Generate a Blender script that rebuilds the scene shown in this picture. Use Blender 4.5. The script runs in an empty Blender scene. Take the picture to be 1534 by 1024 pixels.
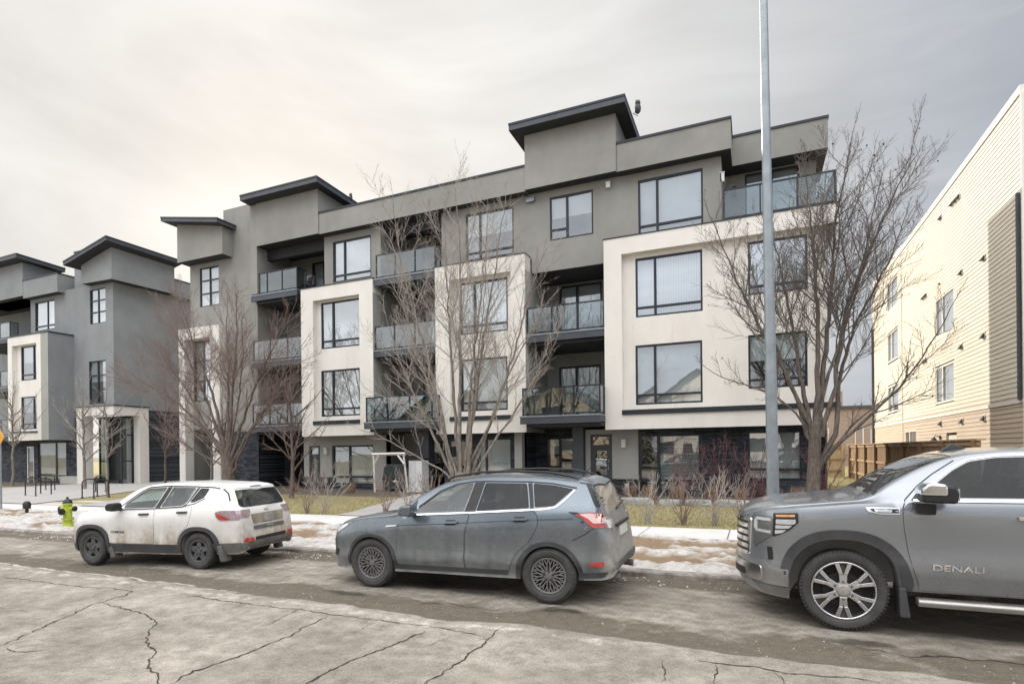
import bpy, bmesh, math, random
from mathutils import Vector, Matrix, noise as mnoise
from mathutils.bvhtree import BVHTree

sc = bpy.context.scene
COL = sc.collection
RAD = math.radians
PI = math.pi

# ------------------------------------------------------------------ helpers
def link(o):
    COL.objects.link(o)
    return o

def woff(o):
    v = Vector((0, 0, 0))
    while o is not None:
        v = v + o.location
        o = o.parent
    return v

def tag(o, label=None, cat=None, group=None, kind=None):
    if label: o['label'] = label
    if cat: o['category'] = cat
    if group: o['group'] = group
    if kind: o['kind'] = kind
    return o

def thing(name, label, cat, loc=(0, 0, 0), rz=0.0, group=None, scale=1.0):
    o = link(bpy.data.objects.new(name, None))
    o.empty_display_size = 0.2
    o.location = loc
    o.rotation_euler = (0, 0, rz)
    o.scale = (scale, scale, scale)
    return tag(o, label, cat, group)

class MB:
    def __init__(s):
        s.v = []; s.f = []; s.m = []
    def add(s, vs, fs, m=0):
        b = len(s.v)
        s.v.extend([tuple(v) for v in vs])
        for f in fs:
            s.f.append(tuple(i + b for i in f)); s.m.append(m)
    def box(s, x0, x1, y0, y1, z0, z1, m=0):
        vs = [(x0,y0,z0),(x1,y0,z0),(x1,y1,z0),(x0,y1,z0),(x0,y0,z1),(x1,y0,z1),(x1,y1,z1),(x0,y1,z1)]
        s.add(vs, [(3,2,1,0),(4,5,6,7),(0,1,5,4),(1,2,6,5),(2,3,7,6),(3,0,4,7)], m)
    def quad(s, a, b, c, d, m=0):
        s.add([a,b,c,d], [(0,1,2,3)], m)
    def prism(s, poly, axis, a, b, m=0):
        def P(u, w, t):
            return {'x': (t,u,w), 'y': (u,t,w), 'z': (u,w,t)}[axis]
        n = len(poly)
        vs = [P(u,w,a) for u,w in poly] + [P(u,w,b) for u,w in poly]
        fs = [tuple(range(n))[::-1], tuple(range(n, 2*n))]
        fs += [(i, (i+1) % n, n+(i+1) % n, n+i) for i in range(n)]
        s.add(vs, fs, m)
    def tube(s, pts, rads, n=6, m=0, cap=True):
        pts = [Vector(p) for p in pts]
        if not isinstance(rads, (list, tuple)): rads = [rads]*len(pts)
        b = len(s.v); k = len(pts)
        t0 = (pts[1]-pts[0]).normalized()
        up = Vector((0,0,1)) if abs(t0.z) < .9 else Vector((1,0,0))
        nx = t0.cross(up).normalized()
        for i, p in enumerate(pts):
            t = (pts[min(i+1,k-1)]-pts[max(i-1,0)])
            if t.length < 1e-9: t = t0
            t = t.normalized()
            nx = (nx - t*nx.dot(t))
            nx = nx.normalized() if nx.length > 1e-6 else t.orthogonal().normalized()
            ny = t.cross(nx)
            for j in range(n):
                a = 2*PI*j/n
                q = p + (nx*math.cos(a) + ny*math.sin(a))*rads[i]
                s.v.append((q.x,q.y,q.z))
        for i in range(k-1):
            for j in range(n):
                j2 = (j+1) % n
                s.f.append((b+i*n+j, b+i*n+j2, b+(i+1)*n+j2, b+(i+1)*n+j)); s.m.append(m)
        if cap:
            s.f.append(tuple(b+j for j in range(n))[::-1]); s.m.append(m)
            s.f.append(tuple(b+(k-1)*n+j for j in range(n))); s.m.append(m)
    def lathe(s, prof, c=(0,0,0), axis='z', n=24, m=0, close=False):
        b = len(s.v); k = len(prof)
        for r, h in prof:
            for j in range(n):
                a = 2*PI*j/n
                u, w = r*math.cos(a), r*math.sin(a)
                p = {'z': (u,w,h), 'y': (u,h,w), 'x': (h,u,w)}[axis]
                s.v.append((p[0]+c[0], p[1]+c[1], p[2]+c[2]))
        for i in range(k-1 if not close else k):
            i2 = (i+1) % k
            for j in range(n):
                j2 = (j+1) % n
                s.f.append((b+i*n+j, b+i*n+j2, b+i2*n+j2, b+i2*n+j)); s.m.append(m)
        if not close:
            s.f.append(tuple(b+j for j in range(n))[::-1]); s.m.append(m)
            s.f.append(tuple(b+(k-1)*n+j for j in range(n))); s.m.append(m)
    def ball(s, c, r, m=0, n=10, k=6, sz=1.0):
        prof = [(max(1e-4, r*math.sin(PI*i/k)), -r*sz*math.cos(PI*i/k)) for i in range(k+1)]
        s.lathe(prof, c, 'z', n, m)
    def build(s, name, mats, parent=None, local=False, smooth=None, bevel=0.0, recalc=False):
        me = bpy.data.meshes.new(name)
        off = Vector((0,0,0)) if (local or parent is None) else woff(parent)
        vs = [(v[0]-off.x, v[1]-off.y, v[2]-off.z) for v in s.v] if off.length > 0 else s.v
        me.from_pydata(vs, [], s.f)
        if not isinstance(mats, (list, tuple)): mats = [mats]
        for mt in mats: me.materials.append(mt)
        if len(mats) > 1: me.polygons.foreach_set('material_index', s.m)
        if recalc:
            bm = bmesh.new(); bm.from_mesh(me)
            bmesh.ops.recalc_face_normals(bm, faces=bm.faces); bm.to_mesh(me); bm.free()
        me.update()
        if smooth is not None: smooth_angle(me, smooth)
        o = link(bpy.data.objects.new(name, me))
        if parent is not None: o.parent = parent
        if bevel > 0:
            bv = o.modifiers.new('bevel', 'BEVEL'); bv.width = bevel; bv.segments = 2
            bv.limit_method = 'ANGLE'; bv.angle_limit = RAD(40)
        return o

def smooth_angle(me, deg):
    me.polygons.foreach_set('use_smooth', [True]*len(me.polygons))
    me.set_sharp_from_angle(angle=RAD(deg))

def bx(name, mats, parent, *b, bevel=0.0):
    m = MB()
    m.box(*b)
    return m.build(name, mats, parent, bevel=bevel)

def mono(pts):
    """monotone cubic interpolation through (x, y) points"""
    xs = [p[0] for p in pts]; ys = [p[1] for p in pts]; n = len(xs)
    d = [(ys[i+1]-ys[i])/(xs[i+1]-xs[i]) for i in range(n-1)]
    m = [d[0]] + [0 if d[i-1]*d[i] <= 0 else 2*d[i-1]*d[i]/(d[i-1]+d[i]) for i in range(1, n-1)] + [d[-1]]
    def f(x):
        if x <= xs[0]: return ys[0]
        if x >= xs[-1]: return ys[-1]
        i = 0
        while x > xs[i+1]: i += 1
        h = xs[i+1]-xs[i]; t = (x-xs[i])/h
        return ((2*t**3-3*t*t+1)*ys[i] + (t**3-2*t*t+t)*h*m[i] + (-2*t**3+3*t*t)*ys[i+1] + (t**3-t*t)*h*m[i+1])
    return f

def fbm(x, y, z=0.0, o=4):
    return mnoise.fractal(Vector((x, y, z)), 0.6, 2.0, o)

def ss(a, b, x):
    t = max(0.0, min(1.0, (x-a)/(b-a)))
    return t*t*(3-2*t)

# ------------------------------------------------------------------ materials
class NT:
    def __init__(s, name):
        s.mat = bpy.data.materials.new(name); s.mat.use_nodes = True
        s.t = s.mat.node_tree; s.t.nodes.clear()
        s.out = s.t.nodes.new('ShaderNodeOutputMaterial')
    def n(s, typ, **kw):
        nd = s.t.nodes.new(typ)
        for k, v in kw.items():
            if k[0] == '_': setattr(nd, k[1:], v)
            else: nd.inputs[k.replace('_', ' ')].default_value = v
        return nd
    def l(s, a, b): s.t.links.new(a, b)
    def co(s, scale=(1,1,1), kind='Object'):
        tc = s.n('ShaderNodeTexCoord'); mp = s.n('ShaderNodeMapping')
        mp.inputs['Scale'].default_value = scale
        s.l(tc.outputs[kind], mp.inputs['Vector'])
        return mp.outputs['Vector']
    def noise(s, vec, scale, detail=5, rough=.6):
        nd = s.n('ShaderNodeTexNoise', Scale=scale, Detail=detail, Roughness=rough)
        s.l(vec, nd.inputs['Vector'])
        return nd.outputs['Fac']
    def ramp(s, fac, stops):
        r = s.n('ShaderNodeValToRGB')
        cr = r.color_ramp
        while len(cr.elements) < len(stops): cr.elements.new(0.5)
        for e, (p, c) in zip(cr.elements, stops):
            e.position = p
            e.color = (c, c, c, 1) if isinstance(c, (int, float)) else (c[0], c[1], c[2], 1)
        s.l(fac, r.inputs['Fac'])
        return r.outputs['Color']
    def mix(s, fac, a, b, mode='MIX'):
        m = s.n('ShaderNodeMix', _data_type='RGBA', _blend_type=mode)
        for sock, v in ((m.inputs[0], fac), (m.inputs[6], a), (m.inputs[7], b)):
            if isinstance(v, (int, float)): sock.default_value = v
            elif isinstance(v, (tuple, list)): sock.default_value = (v[0], v[1], v[2], 1)
            else: s.l(v, sock)
        return m.outputs[2]
    def math(s, op, a, b=0.0):
        m = s.n('ShaderNodeMath', _operation=op)
        for sock, v in ((m.inputs[0], a), (m.inputs[1], b)):
            if isinstance(v, (int, float)): sock.default_value = v
            else: s.l(v, sock)
        return m.outputs[0]
    def bsdf(s, col, rough=.6, metal=0.0, spec=.5, coat=0.0, bump=None, bstr=.3, bdist=.02):
        p = s.n('ShaderNodeBsdfPrincipled')
        for k, v in (('Base Color', col), ('Roughness', rough), ('Metallic', metal)):
            if isinstance(v, (int, float)): p.inputs[k].default_value = v
            elif isinstance(v, (tuple, list)): p.inputs[k].default_value = (v[0], v[1], v[2], 1)
            else: s.l(v, p.inputs[k])
        p.inputs['Specular IOR Level'].default_value = spec
        p.inputs['Coat Weight'].default_value = coat
        p.inputs['Coat Roughness'].default_value = .08
        if bump is not None:
            b = s.n('ShaderNodeBump', Strength=bstr, Distance=bdist)
            s.l(bump, b.inputs['Height']); s.l(b.outputs['Normal'], p.inputs['Normal'])
        s.l(p.outputs[0], s.out.inputs['Surface'])
        return p

def sc3(c, k): return tuple(x*k for x in c)

def plain(name, col, rough=.55, metal=0.0, var=.12, nscale=3.0, bump=0.0, bscale=40.0, spec=.5, coat=0.0):
    t = NT(name); co = t.co()
    f = t.noise(co, nscale, 6)
    c = t.ramp(f, [(.3, sc3(col, 1-var)), (.7, sc3(col, 1+var))])
    r = t.ramp(t.noise(co, nscale*2.3, 4), [(.3, max(0.02, rough*.85)), (.7, min(1, rough*1.12))])
    t.bsdf(c, r, metal, spec, coat, t.noise(co, bscale, 4) if bump > 0 else None, bump)
    return t.mat

def stucco(name, col, streak=.16):
    t = NT(name); co = t.co()
    a = t.noise(co, .55, 6, .65)
    b = t.noise(t.co((1.1, 1.1, .30)), 1.0, 6, .65)
    c = t.mix(1.0, t.ramp(a, [(.25, sc3(col, 1-streak)), (.75, sc3(col, 1+streak))]),
              t.ramp(b, [(.3, .94), (.65, 1.04)]), 'MULTIPLY')
    g = t.noise(co, 90, 3)
    c = t.mix(1.0, c, t.ramp(g, [(.3, .93), (.7, 1.05)]), 'MULTIPLY')
    t.bsdf(c, .9, 0, .25, 0, t.noise(co, 70, 4), .35, .01)
    return t.mat

def stone_mat(name):
    t = NT(name); co = t.co()
    mp = t.n('ShaderNodeMapping'); mp.inputs['Rotation'].default_value = (RAD(90), 0, 0)
    t.l(co, mp.inputs['Vector'])
    br = t.n('ShaderNodeTexBrick', Scale=1.0, Mortar_Size=.006, Bias=-.1, Brick_Width=.42, Row_Height=.075, Mortar_Smooth=.3)
    br.offset = .37; br.squash = .7; br.squash_frequency = 3
    br.inputs['Color1'].default_value = (.020, .024, .032, 1)
    br.inputs['Color2'].default_value = (.075, .085, .105, 1)
    br.inputs['Mortar'].default_value = (.006, .006, .008, 1)
    t.l(mp.outputs[0], br.inputs['Vector'])
    n = t.noise(t.co((4, 4, 14)), 1.6, 6, .7)
    c = t.mix(1.0, br.outputs['Color'], t.ramp(n, [(.3, .55), (.7, 1.7)]), 'MULTIPLY')
    h = t.math('ADD', t.math('MULTIPLY', br.outputs['Fac'], -1.0), t.math('MULTIPLY', n, 1.2))
    t.bsdf(c, .75, 0, .4, 0, h, .9, .03)
    return t.mat

def glass_mat(name, tint=(.55,.60,.60), refl=.25, rough=.0, grime=0.0, gcol=(.35,.32,.28)):
    t = NT(name)
    tr = t.n('ShaderNodeBsdfTransparent'); tr.inputs['Color'].default_value = (*tint, 1)
    gl = t.n('ShaderNodeBsdfGlossy', Roughness=rough); gl.inputs['Color'].default_value = (.95, .97, 1, 1)
    co = t.co()
    bp = t.n('ShaderNodeBump', Strength=.05, Distance=.02)
    t.l(t.noise(co, 1.3, 2), bp.inputs['Height']); t.l(bp.outputs['Normal'], gl.inputs['Normal'])
    fr = t.n('ShaderNodeLayerWeight', Blend=.5)
    fac = t.math('ADD', t.math('MULTIPLY', t.math('POWER', fr.outputs['Facing'], 4.0), .85), refl)
    fc = t.n('ShaderNodeClamp'); t.l(fac, fc.inputs[0])
    mx = t.n('ShaderNodeMixShader')
    t.l(fc.outputs[0], mx.inputs[0]); t.l(tr.outputs[0], mx.inputs[1]); t.l(gl.outputs[0], mx.inputs[2])
    last = mx.outputs[0]
    if grime > 0:
        df = t.n('ShaderNodeBsdfDiffuse'); df.inputs['Color'].default_value = (*gcol, 1)
        m2 = t.n('ShaderNodeMixShader')
        t.l(t.math('MULTIPLY', t.ramp(t.noise(co, 2.2, 5), [(.25, .35), (.8, 1.0)]), grime), m2.inputs[0])
        t.l(last, m2.inputs[1]); t.l(df.outputs[0], m2.inputs[2]); last = m2.outputs[0]
    t.l(last, t.out.inputs['Surface'])
    return t.mat

def car_paint(name, col, dirt, z0, z1, amt, metal=.35, rough=.32, streak=(7, 7, .9), up=0.0, rear=None, ramt=.8):
    """paint with road film that thickens downwards (and streaks)"""
    t = NT(name); co = t.co()
    sp = t.n('ShaderNodeSeparateXYZ'); t.l(co, sp.inputs[0])
    mr = t.n('ShaderNodeMapRange'); mr.inputs['From Min'].default_value = z1; mr.inputs['From Max'].default_value = z0
    t.l(sp.outputs['Z'], mr.inputs['Value'])
    st = t.ramp(t.noise(t.co(streak), 1.0, 5, .6), [(.38, .0), (.62, 1.0)])
    sp2 = t.ramp(t.noise(co, 9, 8, .75), [(.3, .35), (.75, 1.0)])
    f = t.math('MULTIPLY', mr.outputs[0], t.math('MULTIPLY', t.math('ADD', t.math('MULTIPLY', st, .65), .35), sp2))
    f = t.math('ADD', t.math('MULTIPLY', f, amt), t.math('MULTIPLY', sp2, up))
    if rear:
        mx_ = t.n('ShaderNodeMapRange'); mx_.inputs['From Min'].default_value = rear[0]; mx_.inputs['From Max'].default_value = rear[1]
        t.l(sp.outputs['X'], mx_.inputs['Value'])
        f = t.math('ADD', f, t.math('MULTIPLY', mx_.outputs[0], t.math('MULTIPLY', sp2, ramt)))
    fc = t.n('ShaderNodeClamp'); t.l(f, fc.inputs[0]); f = fc.outputs[0]
    fl = t.ramp(t.noise(co, 900, 1), [(.3, .9), (.7, 1.12)])
    c0 = t.mix(1.0, col, fl, 'MULTIPLY')
    c = t.mix(f, c0, dirt)
    r = t.math('ADD', t.math('MULTIPLY', f, .5), rough)
    m = t.math('MULTIPLY', t.math('SUBTRACT', 1.0, f), metal)
    p = t.bsdf(c, r, m, .5, 0, None)
    t.l(t.math('MULTIPLY', t.math('SUBTRACT', 1.0, f), .6), p.inputs['Coat Weight'])
    return t.mat

def bark(name, col):
    t = NT(name); co = t.co((1, 1, .16))
    n = t.noise(co, 26, 6, .7); n2 = t.noise(t.co(), 5, 5, .65)
    c = t.mix(1.0, t.ramp(n, [(.3, sc3(col, .45)), (.7, sc3(col, 1.35))]), t.ramp(n2, [(.3, .7), (.7, 1.3)]), 'MULTIPLY')
    t.bsdf(c, .95, 0, .15, 0, n, 1.0, .03)
    return t.mat

M = {}
def setup_mats():
    M['bark'] = bark('grey_brown_bark', (.27, .235, .205)); M['bark_red'] = bark('reddish_bark', (.17, .135, .118)); M['bark_dark'] = bark('dark_bark', (.15, .125, .11))
    M['stucco'] = stucco('grey_stucco', (.30, .293, .27))
    M['stucco_light'] = stucco('pale_grey_stucco', (.37, .365, .34), .08)
    M['stucco_blue'] = stucco('blue_grey_stucco', (.265, .275, .28))
    M['beige'] = stucco('beige_panel', (.78, .745, .69), .05)
    M['beige_white'] = stucco('white_panel', (.70, .67, .62), .06)
    M['joint'] = plain('panel_joint', (.78, .75, .70), .6)
    M['trim'] = plain('dark_metal_trim', (.020, .026, .034), .4, .2, .2, 4)
    M['fascia'] = plain('slate_fascia', (.062, .070, .082), .5, .1, .15, 2)
    M['soffit'] = plain('dark_soffit', (.028, .028, .030), .7)
    M['stone'] = stone_mat('stacked_ledgestone')
    M['wglass'] = glass_mat('window_glass', (.78, .84, .84), .30)
    M['wglass_hi'] = glass_mat('upper_window_glass', (.78, .84, .86), .40)
    M['bglass'] = glass_mat('balcony_glass', (.72, .78, .78), .16)
    M['dglass'] = glass_mat('lower_window_glass', (.66, .72, .70), .24)
    M['room'] = plain('dim_room', (.10, .10, .095), .9)
    M['room_dark'] = plain('dark_room', (.03, .032, .033), .9)
    M['blind'] = plain('pale_blind', (.74, .76, .77), .8, 0, .06, 2)
    M['blind_warm'] = plain('cream_curtain', (.66, .62, .56), .8, 0, .10, 2)
    M['door'] = plain('painted_door', (.045, .05, .055), .45)
    M['white'] = plain('white_paint', (.72, .72, .72), .55, 0, .06)
    M['galv'] = plain('galvanised_steel', (.29, .32, .345), .45, .55, .16, 5, .1, 60)
    M['concrete'] = plain('concrete', (.46, .44, .42), .85, 0, .10, 2.0, .25, 60)
    M['rock'] = plain('grey_rock', (.30, .30, .29), .9, 0, .25, 3, .6, 14)
    M['black'] = plain('black_metal', (.018, .018, .02), .45)
    M['twig'] = plain('bare_twigs', (.33, .29, .255), .9, 0, .25, 6)
    M['twig_red'] = plain('reddish_twigs', (.215, .155, .135), .9, 0, .25, 6)
    M['twig_dark'] = plain('dark_twigs', (.13, .107, .097), .9, 0, .3, 6)
    M['twig_dogwood'] = plain('dogwood_twigs', (.15, .065, .07), .8, 0, .3, 6)
    M['dead_leaf'] = plain('dead_leaf', (.10, .075, .055), .9, 0, .3, 6)
    M['straw'] = plain('dry_straw', (.36, .235, .15), .9, 0, .3, 5)
    # vehicles
    M['tyre'] = plain('dusty_rubber', (.052, .050, .048), .8, 0, .35, 7, .4, 60)
    M['rubber'] = plain('black_rubber', (.014, .014, .015), .55)
    M['plastic'] = plain('grey_black_plastic', (.050, .052, .056), .6, 0, .25, 5)
    M['plastic_dirty'] = plain('dirty_plastic', (.115, .112, .105), .75, 0, .35, 3)
    M['under'] = plain('underbody_black', (.008, .008, .008), .9)
    M['chrome'] = plain('chrome', (.72, .73, .75), .12, 1.0, .05)
    M['alloy'] = plain('machined_alloy', (.60, .60, .62), .26, .95, .1, 8)
    M['alloy_dark'] = plain('dusty_dark_alloy', (.19, .185, .185), .5, .5, .2, 8)
    M['steel_dark'] = plain('dirty_grey_wheel', (.095, .095, .098), .65, .2, .3, 8)
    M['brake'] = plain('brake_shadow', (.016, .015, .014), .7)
    M['cglass'] = glass_mat('car_glass', (.72, .82, .79), .065, 0, .05, (.45, .48, .46))
    M['cglass_dark'] = glass_mat('tinted_car_glass', (.22, .28, .31), .025, 0, .03, (.4, .4, .38))
    M['cglass_dirty'] = glass_mat('dusty_rear_glass', (.35, .35, .33), .22, .05, .75, (.48, .42, .34))
    M['cabin'] = plain('cabin_lining', (.24, .24, .235), .9)
    M['seat'] = plain('seat_fabric', (.11, .11, .115), .85)
    M['lamp_red'] = plain('red_lens', (.42, .05, .045), .12, 0, .2, 20, 0, 40, .6, .8)
    M['lamp_pink'] = plain('pale_red_lens', (.70, .48, .45), .14, 0, .12, 12, 0, 40, .6, .8)
    M['lamp_clear'] = plain('clear_lens', (.58, .60, .62), .10, .3, .15, 25, 0, 40, .6, .8)
    M['lamp_smoke'] = plain('smoked_lens', (.30, .22, .23), .14, .1, .25, 14, 0, 40, .6, .8)
    M['lamp_amber'] = plain('amber_lens', (.62, .26, .07), .15, 0, .2, 25, 0, 40, .6, .8)
    M['plate'] = plain('licence_plate', (.62, .60, .56), .5)
    M['plate_dirty'] = plain('dirty_licence_plate', (.30, .28, .25), .7, 0, .3, 9)
    M['mud'] = plain('dried_road_mud', (.28, .24, .19), .9, 0, .3, 6)
setup_mats()
# ------------------------------------------------------------------ the setting: ground, road, kerb, pavement, lawn
def pl(pts):
    def f(x):
        if x <= pts[0][0]: return pts[0][1]
        for (a, b), (c, d) in zip(pts, pts[1:]):
            if x <= c: return b+(d-b)*(x-a)/(c-a)
        return pts[-1][1]
    return f
curb_y = mono([(-160, 5.5), (-40, 7.3), (-17, 8.05), (-7.6, 8.42), (-1.5, 8.66), (3, 8.72), (60, 9.5)])
lane_y = pl([(-160, 5.6), (-12.3, 5.60), (-5.8, 5.60), (-2.3, 5.62), (-.5, 5.66), (1, 5.66), (3, 5.75), (60, 5.75)])
walk_n = pl([(-160, 4.0), (-40, 9.9), (60, 15.07)])
def walk_f(x): return walk_n(x) + 1.55
def lawn_z(x, y):
    z = .15 + .16*ss(walk_f(x), 18.0, y)
    return z

def axis_pts(segs):
    out = []
    for a, b, st in segs:
        n = max(1, int(round((b-a)/st)))
        out += [a+(b-a)*i/n for i in range(n)]
    out.append(segs[-1][1])
    return out

def grid_obj(name, xs, ys, zf, mat, cf=None, warp=None):
    vs = []; cols = []
    for y in ys:
        for x in xs:
            Y = warp(x, y) if warp else y
            vs.append((x, Y, zf(x, Y)))
            if cf: cols.extend((*cf(x, Y), 1.0))
    nx = len(xs); fs = []
    for j in range(len(ys)-1):
        for i in range(nx-1):
            a = j*nx+i
            fs.append((a, a+1, a+nx+1, a+nx))
    me = bpy.data.meshes.new(name); me.from_pydata(vs, [], fs)
    if cf:
        at = me.color_attributes.new('mask', 'FLOAT_COLOR', 'POINT')
        at.data.foreach_set('color', cols)
    me.materials.append(mat)
    me.polygons.foreach_set('use_smooth', [True]*len(fs)); me.update()
    o = link(bpy.data.objects.new(name, me))
    return o

# far ground
t = NT('dry_ground'); co = t.co()
t.bsdf(t.ramp(t.noise(co, .15, 6), [(.3, (.14, .12, .09)), (.7, (.20, .175, .13))]), .95, 0, .2)
g = MB(); g.quad((-600, -600, -.06), (600, -600, -.06), (600, 600, -.06), (-600, 600, -.06))
tag(g.build('ground', t.mat), kind='structure')

# --- road
t = NT('worn_asphalt'); co = t.co()
at = t.n('ShaderNodeAttribute', _attribute_name='mask'); sep = t.n('ShaderNodeSeparateColor'); t.l(at.outputs['Color'], sep.inputs[0])
n1 = t.noise(co, .9, 8, .65); n2 = t.noise(co, 6.5, 8, .7); n3 = t.noise(co, 60, 6, .8)
base = t.mix(t.ramp(n1, [(.30, 0.0), (.70, 1.0)]), (.205, .180, .150), (.395, .352, .305))
base = t.mix(1.0, base, t.ramp(n2, [(.28, .58), (.5, 1.0), (.72, 1.30)]), 'MULTIPLY')
patch = t.ramp(t.noise(t.co((.45, .9, 1)), 1.0, 7, .68), [(.44, 0.0), (.58, 1.0)])
base = t.mix(t.math('MULTIPLY', patch, .45), base, (.15, .135, .108))
dirt = t.mix(n2, (.055, .045, .033), (.185, .155, .12))
dn = t.ramp(t.math('ADD', t.math('MULTIPLY', t.noise(co, 3.2, 9, .72), .9), t.math('MULTIPLY', sep.outputs[0], .95)), [(.72, 0.0), (.98, 1.0)])
c = t.mix(dn, base, dirt)
sn = t.ramp(t.math('ADD', t.math('MULTIPLY', t.noise(co, 5.0, 9, .7), .8), sep.outputs[1]), [(.86, 0.0), (1.08, 1.0)])
c = t.mix(t.math('MULTIPLY', sn, .8), c, (.56, .52, .48))
dark_patch = t.ramp(t.math('ADD', t.math('MULTIPLY', t.noise(t.co((1.1, 3.2, 1)), 1.3, 5, .6), .7), sep.outputs[2]), [(.72, 0.0), (.86, 1.0)])
c = t.mix(t.math('MULTIPLY', dark_patch, .75), c, (.030, .026, .022))
gr = t.ramp(n3, [(.30, .55), (.5, 1.0), (.70, 1.5)])
c = t.mix(1.0, c, gr, 'MULTIPLY')
peb = t.n('ShaderNodeTexVoronoi', Scale=55.0); t.l(co, peb.inputs['Vector'])
pf = t.ramp(peb.outputs['Distance'], [(.10, 1.0), (.17, 0.0)])
c = t.mix(t.math('MULTIPLY', pf, t.ramp(t.noise(co, 11, 3), [(.5, 0.0), (.7, .55)])), c, (.40, .36, .31))
rr = t.math('SUBTRACT', .92, t.math('MULTIPLY', dark_patch, .45))
h = t.math('ADD', t.math('MULTIPLY', n3, .5), t.math('MULTIPLY', n2, 1.3))
t.bsdf(c, rr, 0, .35, 0, h, .55, .03)
M['road'] = t.mat
RXS = axis_pts([(-160, -40, 6), (-40, -17, .6), (-17, 4.2, .075), (4.2, 12, .5), (12, 60, 6)])
RVS = axis_pts([(-9.0, 3.0, 1.0), (3.0, 8.6, .075)])
def road_warp(x, v):
    return v if v < 5 else 5+(v-5)*(curb_y(x)+.02-5)/(8.6-5)
def road_z(x, y):
    e = lane_y(x) + .10*fbm(x*.7, 3.3) + .03*fbm(x*4, 1.3)
    z = .045*(1-ss(e-.02, e+.14, y)) + .007*fbm(x*.8, y*.8)
    if y > e:
        k = ss(e+.1, e+.5, y)*(1-ss(6.4, 7.2, y))
        z += .016*k*fbm(x*3.1, y*3.1, 2.0) + .006*fbm(x*9, y*9, 5)*k
        z += .05*ss(curb_y(x)-.4, curb_y(x), y)*(.5+.5*fbm(x*2, 7.7))
    return z
def road_c(x, y):
    e = lane_y(x) + .10*fbm(x*.7, 3.3)
    cy = curb_y(x)
    d = ss(e-.10, e+.12, y)*(1-ss(e+.35+.45*fbm(x*.6, 9), e+1.30, y))*(.78+.35*fbm(x*.9, y*1.6, 4))
    d = max(d, ss(cy-.85, cy-.2, y)*.75)
    d = max(d, .33*ss(e, e+.4, y))
    left = 1-ss(-9, -4, x)
    s = math.exp(-((y-(e+.13))/.07)**2)*(.35+.45*left)
    s = max(s, .50*math.exp(-((y-(e-.20))/.22)**2)*(1-ss(-1.5, 1, x)))
    s = max(s, left*.45*ss(cy-.5, cy-.1, y))
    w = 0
    for cx, cyy, rx, ry in ((-9.6, 7.1, 1.7, .55), (-4.1, 7.2, 2.0, .5), (2.4, 7.3, 2.6, .5), (-2.2, 6.5, .8, .2), (-5.2, 6.25, .8, .15), (1.0, 6.5, .7, .2)):  # darker, smoother patches beneath each car and beside some wheels
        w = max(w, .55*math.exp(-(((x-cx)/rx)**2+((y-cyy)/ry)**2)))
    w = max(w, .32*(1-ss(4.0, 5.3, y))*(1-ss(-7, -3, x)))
    return (d, s, w)
tag(grid_obj('road', RXS, RVS, road_z, M['road'], road_c, road_warp), kind='structure')

# cracks: thin dark fissures lying on the asphalt
CR = [
 ([(-10.99,4.95),(-10.09,4.99),(-9.11,5.01),(-8.51,5.11),(-8.07,5.11),(-7.89,4.93),(-7.85,4.67),(-7.76,4.41),(-7.50,4.01),(-7.27,3.63),(-7.11,3.34),(-6.96,3.13)], .011),
 ([(-7.79,4.55),(-7.14,4.48),(-6.62,4.38),(-6.27,4.28),(-6.07,4.04),(-5.76,3.81),(-5.42,3.64),(-5.08,3.40),(-4.82,3.26),(-4.58,3.14),(-4.37,3.00)], .011),
 ([(-4.45,3.11),(-4.54,3.41),(-4.47,3.63),(-4.47,3.92),(-4.47,4.16),(-4.46,4.46),(-4.55,4.78),(-4.58,5.17)], .014),
 ([(-3.42,3.49),(-3.44,3.89),(-3.41,4.17),(-3.33,4.47),(-3.30,4.73),(-3.23,5.13)], .014),
 ([(-2.49,3.86),(-2.48,4.27),(-2.48,4.66),(-2.49,4.95),(-2.50,5.21),(-2.52,5.49)], .013),
 ([(-7.08,5.24),(-6.19,5.22),(-5.43,5.22),(-4.95,5.26),(-4.27,5.24),(-3.65,5.26),(-3.09,5.27),(-2.79,5.23),(-2.53,5.18)], .010),
 ([(-5.04,4.50),(-5.06,4.96),(-5.13,5.46)], .006), ([(-4.06,4.65),(-3.90,4.89),(-3.92,5.20)], .005),
 ([(-3.02,4.69),(-2.90,4.94),(-2.81,5.20)], .006), ([(-6.87,3.11),(-6.66,3.12),(-6.37,3.26)], .008),
 ([(-0.76,5.21),(-0.75,4.96),(-0.70,4.68)], .007), ([(-0.35,5.24),(-0.31,5.02),(-0.32,4.80)], .012),
 ([(0.14,5.34),(0.20,5.12),(0.18,4.97)], .010),
 ([(-0.53,5.30),(-0.25,5.31),(0.03,5.35),(0.23,5.28),(0.69,5.37),(0.92,5.35)], .011),
 ([(-4.35,6.35),(-3.95,6.22),(-3.55,6.30),(-3.3,6.22),(-2.9,6.3)], .012), ([(0.9,6.35),(1.3,6.28),(1.8,6.42),(2.4,6.38)], .012),
]
rng = random.Random(5)
m = MB()
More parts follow.
